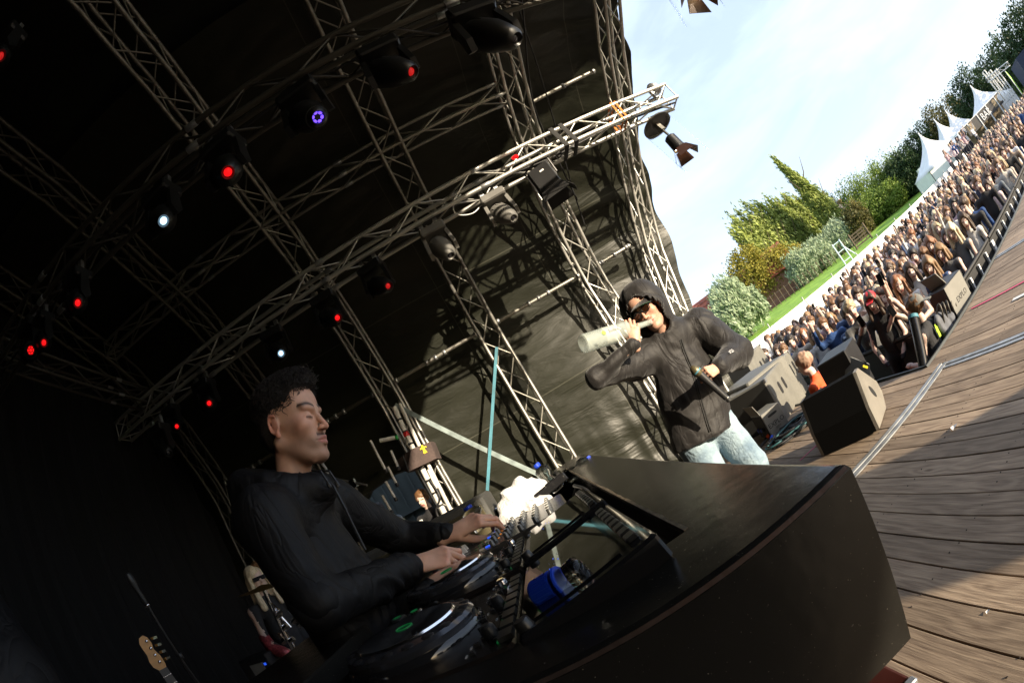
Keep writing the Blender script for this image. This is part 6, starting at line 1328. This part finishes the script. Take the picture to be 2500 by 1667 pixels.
for i,(az,el,ln) in enumerate(plist):
    d=72+i*1.1; hh=HT(az,el,d)*.98; x=P_(az+1.0,d)
    tree('poplar_tree',['leftmost','second','third','fourth','fifth','sixth','seventh','eighth','ninth','last'][i]+' of the row of wind bent yellow green poplars',x,hh,[(0,0,hh*.42,hh*.125,hh*.36),(0,0,hh*.66,hh*.08,hh*.30),(.2,0,hh*.22,hh*.10,hh*.2),(.6,0,hh*.50,hh*.04,hh*.30),(-.5,0,hh*.40,hh*.045,hh*.28)],'poplar',8000,.27,lean=(-2.9,.3),elong=2.2,seed=i,group=GP,wind=.55)
d=74; hh=HT(47,12.6,d); tree('poplar_tree','tallest lone poplar leaning left above the rest',P_(47.4,d),hh,[(0,0,hh*.33,hh*.11,hh*.32),(0,0,hh*.6,hh*.07,hh*.3),(0,0,hh*.84,hh*.032,hh*.18)],'poplar',9000,.27,lean=(-3.0,.4),elong=2.2,seed=33,group=GP,wind=.6)
tree('autumn_tree','broad yellowing tree in front of the poplars',P_(35.2,58),8.6,[(-1.6,0,4.6,2.6,3.2),(1.6,0,4.0,2.8,2.6),(4.0,0,3.4,2.0,2.0),(-.5,0,6.6,1.8,1.8)],'autumn',13000,.24,seed=51)
tree('autumn_tree','smaller golden tree filling the gap before the poplar row',P_(38.3,60),6.2,[(0,0,3.4,2.6,2.5),(2.4,0,2.8,2.0,2.0)],'autumn',7000,.24,seed=52)
tree('willow_bush','big silvery willow bush right behind the hooded man shoulder',P_(30.3,40),5.6,[(0,0,2.9,1.6,2.5),(-1.5,0,2.2,1.3,1.9),(1.5,0,1.9,1.2,1.6),(-.7,0,3.9,.9,1.3),(.9,0,3.3,1.0,1.4)],'willow',12000,.17,elong=2.4,seed=61,wind=.3,cat='bush')
for i,(az,d,hh,r_) in enumerate(((39.9,55,4.2,1.9),(42.4,57,4.0,2.2),(45.9,62,4.4,2.3),(41.2,58,2.8,1.6))):
    tree('silver_bush',['round silvery bush left of the white frame','silvery bush beside the white frame','large silvery bush under the tallest poplar','low silvery bush between two bigger ones'][i],P_(az,d),hh,[(0,0,hh*.45,r_,hh*.5),(r_*.5,0,hh*.35,r_*.7,hh*.35)],'willow',6000,.18,elong=2.0,seed=70+i,wind=.2,group='silvery bushes along the field',cat='bush')
for i,(az,d,hh,r_) in enumerate(((49.2,62,4.6,2.0),(50.9,72,8.0,3.4),(53.3,72,7.2,3.6),(55.6,74,7.6,3.6),(57.8,74,6.6,3.2),(59.2,72,5.2,2.6),(52.1,66,4.4,2.6),(54.6,67,4.2,2.6))):
    tree('bushy_tree',['small brownish tree right of the poplars','left high dome of the green bush mass','middle dome of the green bush mass','right high dome of the green bush mass','tree of the green mass near the big tent','last green bush beside the big tent','lower left bush of the green mass','lower right bush of the green mass'][i],P_(az,d),hh,[(0,0,hh*.5,r_,hh*.5),(r_*.5,0,hh*.35,r_*.8,hh*.38),(-r_*.5,0,hh*.38,r_*.7,hh*.4)],'brown' if i==0 else 'green',7500,.25,seed=80+i,group='green bushes along the field',cat='tree')
tree('conifer_tree','thin dark tree top between the poplars and the bushes',P_(47.9,90),10.5,[(0,0,6,1.6,4.2)],'dark',3000,.26,seed=95,trunk=False)
for i,(az,el,d,r_) in enumerate(((57.2,4.0,70,2.6),(59.4,4.3,70,3.0),(61.6,4.6,72,3.2),(63.6,4.8,72,3.0),(66.0,5.3,72,3.4),(68.4,4.6,72,3.2),(70.6,5.1,66,3.2),(73.0,5.4,66,3.2),(75.0,4.2,64,2.8),(77.3,4.6,60,3.0),(80.0,5.0,56,3.2),(83.0,5.3,54,3.4),(86.4,5.6,52,3.6),(90.5,5.9,50,3.6))):
    hh=HT(az,el,d); tree('dark_tree',['first','second','third','fourth','fifth','sixth','seventh','eighth','ninth','tenth','eleventh','twelfth','thirteenth','fourteenth'][i]+' dark green tree from the left in the line behind the white tents',P_(az,d),hh,[(0,0,hh*.66,r_*.78,hh*.33),(r_*.55,0,hh*.42,r_*.7,hh*.27),(-r_*.5,0,hh*.47,r_*.62,hh*.28),(0,0,hh*.25,r_*.9,hh*.25)],'brown' if i in(4,5) else 'dark',7000,.27,seed=100+i,group='dark trees behind the tents')
# pagoda tents
def pagoda(az,d,w_,hp,label,rz=0.0,zb=2.3):
    c=P_(az,d); t=thing('pagoda_tent',label,'tent',c,rz,'white pagoda tents'); Q=Matrix.Translation(c)@Matrix.Rotation(rz,4,'Z'); b=MB(); rings=[]
    for k in range(9):
        u=k/8; hw=w_/2*((1-u)**1.9)+.03; z=zb+(hp-zb)*u; n=5; ring=[]
        for s in range(4):
            a0,a1=[(-1,-1),(1,-1),(1,1),(-1,1)][s],[(-1,-1),(1,-1),(1,1),(-1,1)][(s+1)%4]
            for j in range(n): f_=j/n; sag=1-.06*math.sin(PI*f_)*(1-u); ring.append(Q@Vector(((a0[0]+(a1[0]-a0[0])*f_)*hw*sag,(a0[1]+(a1[1]-a0[1])*f_)*hw*sag,z-.1*math.sin(PI*f_)*(1-u))))
        rings.append(ring)
    b.loft(rings); b.build('roof',M['canvas'],t,smooth='all')
    for s in ((-1,-1),(1,-1),(1,1),(-1,1)): 
        e=Q@Vector((s[0]*w_/2*.98,s[1]*w_/2*.98,0)); rod('corner_pole',e,e+Vector((0,0,zb)),.05,M['aludullshade'],t,6)
    for (cx,cy,sx,sy) in ((0,1,w_*.98,.04),(1,0,.04,w_*.98),(-1,0,.04,w_*.98),(0,-1,w_*.98,.04)):
        b=MB(); b.box((cx*w_/2*.97,cy*w_/2*.97,zb/2+.03),(sx,sy,zb-.06)); b.v=[Q@Vector(v) for v in b.v]; b.build('side_wall',M['canvas'],t)
    return t
pagoda(62.7,44,5.4,5.3,'largest and nearest white pagoda tent left of the bar',.9); pagoda(65.6,52,5,5.6,'second white pagoda tent peeking between its neighbours',.9); pagoda(67.6,54,5,5.6,'third white pagoda tent beside the bar sign',.9); pagoda(72.6,47,5.5,5.2,'white pagoda tent standing behind the middle of the bar',.9); pagoda(58.6,78,6,7.6,'distant white tent peak left of the dark trees',.6)
c=P_(61.0,58); box_o('white_cabin',c+Vector((0,0,1.4)),(4,3,2.8),M['canvas'],'small white cabin behind the largest tent','cabin',.6)
# bar trailer
a=P_(66.9,39); c=P_(75.8,43); d=c-a; rz=math.atan2(d.y,d.x); mid=(a+c)/2; Q=Matrix.Rotation(rz,3,'Z'); t=thing('bar_trailer','long bar stand with a dark sign board and white BAR letters','bar',mid,0); L_=d.length; nrm=Q@Vector((0,-1,0))
M['signd']=mat('sign_dark',(.07,.065,.06),.5); M['signb']=mat('sign_tan',(.32,.24,.14),.6)
def bx2(name,u,v,z,du,dv,dz,m): b=MB(); b.box(mid+Q@Vector((u,v,z)),(du,dv,dz),Q); return b.build(name,m,t)
bx2('sign_board',.3,-.05,2.55,L_*.80,.1,.85,M['signd']); bx2('tan_panel',L_*.33,-.06,2.6,L_*.22,.1,.6,M['signb']); bx2('tan_panel',-L_*.28,-.06,2.6,L_*.10,.1,.6,M['signb']); bx2('back_wall',0,1.6,1.3,L_,.1,2.6,M['signb']); bx2('counter',0,-.1,.55,L_,.5,1.1,M['canvas']); bx2('roof',0,.8,3.02,L_,1.9,.06,M['canvas'])
for k in range(6): bx2('post',-L_/2+L_*k/5,-.1,1.5,.10,.10,3,M['canvas'])
text('lettering','BAR',.80,basis(Q@Vector((1,0,0)),Vector((0,0,1)),nrm,mid+Q@Vector((.25,-.13,2.5))),M['white'],t,.02)
b=MB(); b.lathe([(.28,0),(.28,.02)],basis(Q@Vector((1,0,0)),Vector((0,0,1)),nrm,mid+Q@Vector((L_*.38,-.12,2.6))),16); b.build('round_emblem',M['white'],t)
# white viewing platform with legs and people on it
t=thing('viewing_platform','small raised platform crowded with people beside the tents','platform',P_(66,30)); c=P_(66.0,30)
b=MB(); b.box(c+Vector((0,0,1.0)),(4.2,2.2,.15),Matrix.Rotation(-.4,3,'Z')); b.build('platform_floor',M['under'],t)
b=MB(); b.box(c+Vector((-.2,-1.15,.5)),(4.2,.06,1.0),Matrix.Rotation(-.4,3,'Z')); b.build('skirt',M['black'],t)
for k in range(12):
    u=-1.8+.33*k; p=c+Matrix.Rotation(-.4,3,'Z')@Vector((u,R5.uniform(-.8,.5),1.08)); kind=R5.randrange(8); hc=R5.randrange(7); tp=R5.randrange(14); spectator(p.x,p.y,-2.2+R5.uniform(-.4,.4),R5.uniform(.97,1.05),kind,2 if kind%2==0 else 1,hc,tp,0,f'{hairs[hc][1]}-haired person in {tn2[tp]} standing {["leftmost","second","third","fourth","fifth","sixth","seventh","eighth","ninth","tenth","eleventh","rightmost"][k]} on the raised platform','people on the raised platform',z=p.z)
# lattice mast cluster
for k,(az,d,hh) in enumerate(((75.4,38,4.6),(76.1,38,4.3),(76.9,37,4.0))):
    c=P_(az,d); truss(c,c+Vector((0,0,hh)),['left','middle','right'][k]+' white lattice mast beyond the bar','white lattice masts beyond the bar',size=.3,m='white',pitch=.6,name='lattice_mast')
truss(P_(75.0,38)+Vector((0,0,4.0)),P_(79,37)+Vector((0,0,3.6)),'white lattice beam joining the masts beyond the bar',None,size=.3,m='white',pitch=.6,name='lattice_beam')
c=P_(77.9,34); t=thing('feather_flag','curved green and white feather flag beyond the bar','flag',c); rod('pole',c,c+Vector((0,0,3.4)),.03,M['white'],t,6)
b=MB(); b.prism([c+Vector((.02,0,z)) for z in (1.2,3.4)]+[c+Vector((.35,0,3.3)),c+Vector((.6,0,2.8)),c+Vector((.5,0,1.4))],(0,.01,0)); b.build('flag_cloth',mat('lime_cloth',(.25,.5,.06),.7),t)
c=P_(83,40); box_o('blue_marquee',c+Vector((0,0,1.7)),(9,5,3.4),mat('dark_blue_canvas',(.02,.03,.06),.7),'dark blue marquee under the rightmost trees','tent',.3)
# house with red roof behind the hooded man, grey roof house among the bushes
def house(az,d,w_,dep,hw,hr,mr,mw,label,rz=0):
    c=P_(az,d); t=thing('house',label,'house',c); Q=Matrix.Translation(c)@Matrix.Rotation(rz,4,'Z'); b=MB(); b.box((0,0,hw/2),(w_,dep,hw)); b.v=[Q@Vector(v) for v in b.v]; b.build('wall',mw,t)
    b=MB(); ov=.4; y=dep/2+ov; x=w_/2+ov; b.add([Q@Vector(v) for v in ((-x,-y,hw-.1),(x,-y,hw-.1),(x,y,hw-.1),(-x,y,hw-.1),(-x,0,hw+hr),(x,0,hw+hr))],[(0,1,5,4),(2,3,4,5),(0,4,3),(1,2,5),(0,3,2,1)]); rf=b.build('roof',mr,t)
    n=int(hr/.5); 
    for k in range(1,n):
        f_=k/n; a0=Q@Vector((-x,-y*(1-f_),hw-.1+(hr+.1)*f_+.04)); a1=Q@Vector((x,-y*(1-f_),hw-.1+(hr+.1)*f_+.04)); rod('tile_course',a0,a1,.05,mr,rf,5)
    return t,Q
RT=mat('red_roof_tiles',(.30,.075,.035),.7,col2=(.12,.04,.03),vs=2); BRK=mat('house_brick',(.25,.12,.08),.85)
t,Q=house(27.0,62,26,9,3.0,3.4,RT,BRK,'long house with a red tiled roof behind the hooded man',-.58)
for u in (3.2,): b=MB(); b.box((u,-2.7,4.6),(.9,.9,.08),Matrix.Rotation(.78,3,'X')); b.v=[Q@Vector(v) for v in b.v]; b.build('roof_window',mat('roof_window_glass',(.2,.3,.45),.1),t)
t,Q=house(49.6,88,9,7,3.4,3.2,mat('grey_roof_tiles',(.10,.09,.085),.8),BRK,'grey roofed house among the bushes',.2)
b=MB(); b.box((-2.5,0,6.6),(.8,.8,1.4)); b.v=[Q@Vector(v) for v in b.v]; b.build('chimney',BRK,t)
# field fence, frame, gate
t=thing('field_fence','thin post and wire fence at the foot of the trees','fence',P_(36,50))
for k in range(26): c=P_(31+k*.72,49+k*.25); rod('fence_post',c,c+Vector((0,0,1.5)),.05,M['bark'],t,5)
for z in (.7,1.35): 
    for k in range(25): rod('wire',P_(31+k*.72,49+k*.25)+Vector((0,0,z)),P_(31+(k+1)*.72,49+(k+1)*.25)+Vector((0,0,z)),.015,M['aludullshade'],t,4)
c=P_(44.9,33); t=thing('white_frame','pale blue white frame standing open in the field','ladder',c); W3=mat('pale_blue_paint',(.55,.68,.72),.5)  # open painted frame of uprights, crossbars and a stay
for dx in (0,.75): rod('upright',c+Vector((dx*.7,-dx*.5,0)),c+Vector((dx*.7-.1,-dx*.5,2.7)),.05,W3,t,6)
for z in (.6,1.3,2.0,2.6): rod('crossbar',c+Vector((-.02,0,z)),c+Vector((.47,-.36,z)),.04,W3,t,6)
rod('stay',c+Vector((1.4,-.9,0)),c+Vector((.4,-.3,2.3)),.045,W3,t,6)
c=P_(48.4,52); t=thing('farm_gate','weathered wooden gate standing at the edge of the bushes','gate',c)
for k in range(5): cube('gate_board',c+Vector((0,0,.3+.32*k)),(2.2,.06,.16),M['bark'],t,Matrix.Rotation(-.7,3,'Z'))
for u in (-1.1,1.1): cube('gate_post',c+Matrix.Rotation(-.7,3,'Z')@Vector((u,0,.95)),(.16,.16,1.9),M['bark'],t)
# speaker stack on the other side of the stage (throws the band of shade across the apron)
t=thing('speaker_stack','black speaker stack beside the photographer side of the stage','speaker',(4.95,-4.6,G0)); 
for k in range(4): b=MB(); b.box((4.95,-4.6,G0+.42+.84*k),(1.05,.9,.82),Matrix.Rotation(.2,3,'Z'),ch=.02); b.build('cabinet',M['spk'],t)
# ================================================= dark back of the stage: band gear and people
def figure(x,y,z,face,kind,hst,hc,top,label,skin=0,sc_=1.0,arms=None):
    o,W=spectator(x,y,face,sc_,kind,hst,hc,top,skin,label,None,z); return o,W
p=at(957,1126,Y=6.15); o,W=figure(p.x+.02,p.y,p.z-1.76,-1.9,1,0,3,1,'short haired man in black shirt with yellow crown print looking down in the doorway')
YM=M['yellow']; b=MB()
f0=lambda y,z: W@Vector((.118,y,z))
b.prism([f0(.07,1.20),f0(-.01,1.20),f0(-.03,1.28),f0(0,1.24),f0(.03,1.30),f0(.06,1.24),f0(.09,1.28)],W.to_3x3()@Vector((.004,0,0))); b.build('crown_print',YM,o)
b=MB(); [b.prism([f0(.09,z),f0(-.07,z),f0(-.07,z+.035),f0(.09,z+.035)],W.to_3x3()@Vector((.004,0,0))) for z in (1.10,1.145)]; b.build('white_print',M['white'],o)
b=MB(); b.prism([f0(-.10,1.33),f0(-.15,1.33),f0(-.15,1.39),f0(-.10,1.39)],W.to_3x3()@Vector((.012,0,0))); b.build('white_badge',M['white'],o)
p=at(868,1163,Y=6.9); o,W=figure(p.x,p.y,p.z-1.68,-1.2,1,1,4,8,'man with a dark beanie bending in the doorway beside the crown print man',skin=1); capon(o,W,M['bag'])
# woman in sunglasses and drum kit at the back
wy=3.6; p=at(588,1320,Y=3.3); o,W=figure(p.x,p.y,p.z-1.66,-.55,0,3,1,1,'long haired blond woman in black dress with dark sunglasses behind the drums',sc_=1.0)
b=MB(); b.box(W@Vector((.10,0,1.622)),(.02,.13,.035),W.to_3x3()); b.build('sunglasses',M['gloss'],o)
SEQ=mat('pink_sequin_sleeve',(.35,.06,.07),.35,.3,var=.5,vs=60)
for s in (1,-1):
    b=MB(); b.tube([W@Vector((.03,s*.22,1.18)),W@Vector((.08,s*.23,1.06)),W@Vector((.18,s*.19,1.0)),W@Vector((.22,s*.17,.96))],[.05,.06,.055,.045],10); b.build('sequin_sleeve',SEQ,o,smooth='all')
p=at(612,1300,Y=3.9); figure(p.x,p.y,p.z-1.66,-.5,1,1,3,1,'dim man standing behind the blond woman',skin=1)
t=thing('drum_kit','chrome drum and cymbal stands glinting in the dark beside the blond woman','drums',at(660,1480,Z=.02)); 
def cone(P_1,P_2,r): rod('stand_tube',P_1,P_2,r,M['chrome'],t,8)
Yd=2.7
base=at(690,1525,Y=Yd); top=at(605,1352,Y=Yd); cone(base,top,.014)
b=MB(); ax=(top-base).normalized(); b.lathe([(.20,0),(.10,.012),(.02,.03),(.0,.032)],basis(*ortho(ax),ax,top),28); b.build('cymbal',mat('brass_cymbal',(.30,.18,.05),.35,.9),t,smooth=True)
for q0,q1,r in (((645,1425),(700,1530),.012),((700,1530),(672,1560),.010),((700,1530),(735,1565),.010),((632,1400),(668,1440),.010),((660,1395),(690,1425),.014),((640,1455),(655,1475),.02),((720,1480),(735,1545),.010),((625,1385),(650,1460),.008),((612,1375),(640,1400),.01)): cone(at(*q0,Y=Yd+rnd.uniform(-.2,.2)),at(*q1,Y=Yd+rnd.uniform(-.2,.2)),r)
for (px,py) in ((640,1405),(655,1440),(670,1470),(676,1425),(640,1412),(688,1432),(652,1472)):
    c=at(px,py,Y=Yd); b=MB(); b.lathe([(.02,-.02),(.026,0),(.02,.025)],basis(*ortho((1,.2,.5)),Vector((1,.2,.5)).normalized(),c),10); b.build('wing_clamp',M['chrome'],t,smooth=True)
DR=mat('dark_red_drum',(.06,.01,.01),.3,spec=.6)
c=at(705,1600,Y=2.9); b=MB(); b.lathe([(.26,-.2),(.26,.2)],basis(*ortho((.9,-.3,0)),Vector((.9,-.3,0)).normalized(),c),28); b.build('drum_shell',DR,t,smooth=True)
t=thing('stage_box','small stage box with blue lamp and a pale leaflet at the foot of the drums','box',at(606,1530,Y=3.0)); c=at(606,1528,Y=3.0); b=MB(); b.box(c,(.34,.2,.22),ch=.01); b.build('case_body',M['black'],t); b=MB(); b.box(c+Vector((.02,-.104,.0)),(.15,.008,.10)); b.build('leaflet',M['grey'],t); b=MB(); b.box(c+Vector((.12,-.106,.03)),(.02,.01,.02)); b.build('blue_lamp',M['ledb'],t)
# mic stand
t=thing('microphone_stand','black microphone on a straight stand in the dark at the lower left','microphone',at(470,1610,D=2.6)); a=at(303,1335,D=2.2); c=at(340,1392,D=2.2); e=at(460,1575,D=2.3)
rod('stand_tube',c,e,.008,M['black'],t,8); ax=(a-c).normalized(); b=MB(); b.lathe([(.009,0),(.012,.02),(.013,.07),(.019,.10),(.021,.125),(.015,.145),(.004,.15)],basis(*ortho(ax),ax,c+(a-c)*.1),16); b.build('microphone_body',M['black'],t,smooth=True); rod('silver_ring',c,c+ax*.012,.014,M['chrome'],t,10); rod('clutch',at(410,1500,D=2.25),at(418,1512,D=2.25),.014,M['black'],t,10)
# bass guitar headstock
t=thing('bass_guitar','bass guitar with a honey coloured headstock standing in the dark','guitar',at(420,1640,D=2.0)); Dg=2.0
a=at(345,1484,D=Dg); c=at(374,1535,D=Dg); e=at(440,1625,D=Dg); ax=(e-c).normalized(); vw=(a-camP).normalized(); sd=ax.cross(vw).normalized(); nrm=sd.cross(ax)
HON=mat('honey_maple',(.50,.22,.03),.35,var=.15,vs=6,stretch=(2,2,8)); 
prof2=[(0,.018),(.02,.034),(.045,.036),(.07,.028),(.095,.030),(.12,.030),(.14,.018),(.145,-.006),(.13,-.020),(.105,-.024),(.08,-.016),(.05,-.026),(.02,-.026),(0,-.02)]
b=MB(); b.prism([c-ax*u+sd*(-v_)-nrm*.006 for u,v_ in prof2],nrm*.012); b.build('headstock',HON,t)
for k in range(4):
    q=c-ax*(.028+.030*k)-sd*-.006; 
    for sgn in (-1,1):
        b=MB(); b.lathe([(.007,0),(.006,.012),(.002,.014)],basis(*ortho(nrm*sgn),nrm*sgn,q+nrm*sgn*.004),10); b.build('string_post',M['chrome'],t,smooth=True)
    b=MB(); b.box(q+sd*.040,(.022,.022,.010)); b.build('tuning_key',M['chrome'],t)
b=MB(); b.loft([[c+sd*.021-nrm*.006,c-sd*.021-nrm*.006,c-sd*.021+nrm*.008,c+sd*.021+nrm*.008],[c+ax*.72+sd*.028-nrm*.006,c+ax*.72-sd*.028-nrm*.006,c+ax*.72-sd*.028+nrm*.01,c+ax*.72+sd*.028+nrm*.01]]); nk_=b.build('neck',M['black'],t)
for k in range(14): q=c+ax*(.03+.036*k*(1-.012*k)); rod('fret',q-sd*.022-nrm*.008,q+sd*.022-nrm*.008,.0012,M['chrome'],nk_,5); rod('fret',q-sd*.022+nrm*.010,q+sd*.022+nrm*.010,.0012,M['chrome'],nk_,5)
b=MB(); q=c+ax*.95; b.prism([q+ax*u*1.0+sd*v_-nrm*.02 for u,v_ in ((-.24,.03),(-.24,.12),(-.12,.15),(-.02,.12),(.12,.17),(.22,.12),(.24,0),(.22,-.12),(.1,-.17),(-.02,-.12),(-.14,-.16),(-.2,-.1),(-.2,-.03))],nrm*.04); b.build('body',DR,t)
# mic boom behind the DJ's back (right of his neck)
t=thing('boom_stand','grey boom microphone stand behind the curly haired man shoulder','stand',at(850,1240,Y=3.2)); rod('boom',at(760,1098,Y=3.2),at(843,1114,Y=3.2),.011,M['aludullshade'],t,8); rod('stand_tube',at(812,1108,Y=3.2),at(850,1200,Y=3.2),.012,M['aludullshade'],t,8); b=MB(); b.box(at(812,1110,Y=3.2),(.04,.04,.06)); b.build('joint',M['chrome'],t); b=MB(); b.tube([at(738,1062,Y=3.2),at(748,1075,Y=3.2),at(755,1095,Y=3.2)],.012,8); b.build('microphone_body',M['grey'],t,smooth=True)
# dark sleeve of someone at the lower left corner
px=at(40,1560,D=.9); V,F=nets(lambda P:limbs(P,[(tuple(at(-60,1420,D=.95)),tuple(at(30,1600,D=.9)),.09,.11),(tuple(at(30,1600,D=.9)),tuple(at(90,1750,D=.9)),.11,.10)],.05),tuple(px-Vector((.5,.5,.5))),tuple(px+Vector((.5,.5,.5))),.012)
N_=vnormals(V,F); V=folds(V,N_,.012,15,(8,8,10)); o=npmesh('person',V,F,M['jacket'],world=Matrix.Identity(4)); tag(o,'dark coat sleeve of a person cut off at the lower left corner','person')
c=at(51,1537,D=.80); b=MB(); b.lathe([(.006,0),(.006,.003)],basis(*ortho(-c.normalized()),-(c-camP).normalized(),c),12); WM[o]=Matrix.Identity(4); b.build('snap_button',M['chrome'],o)
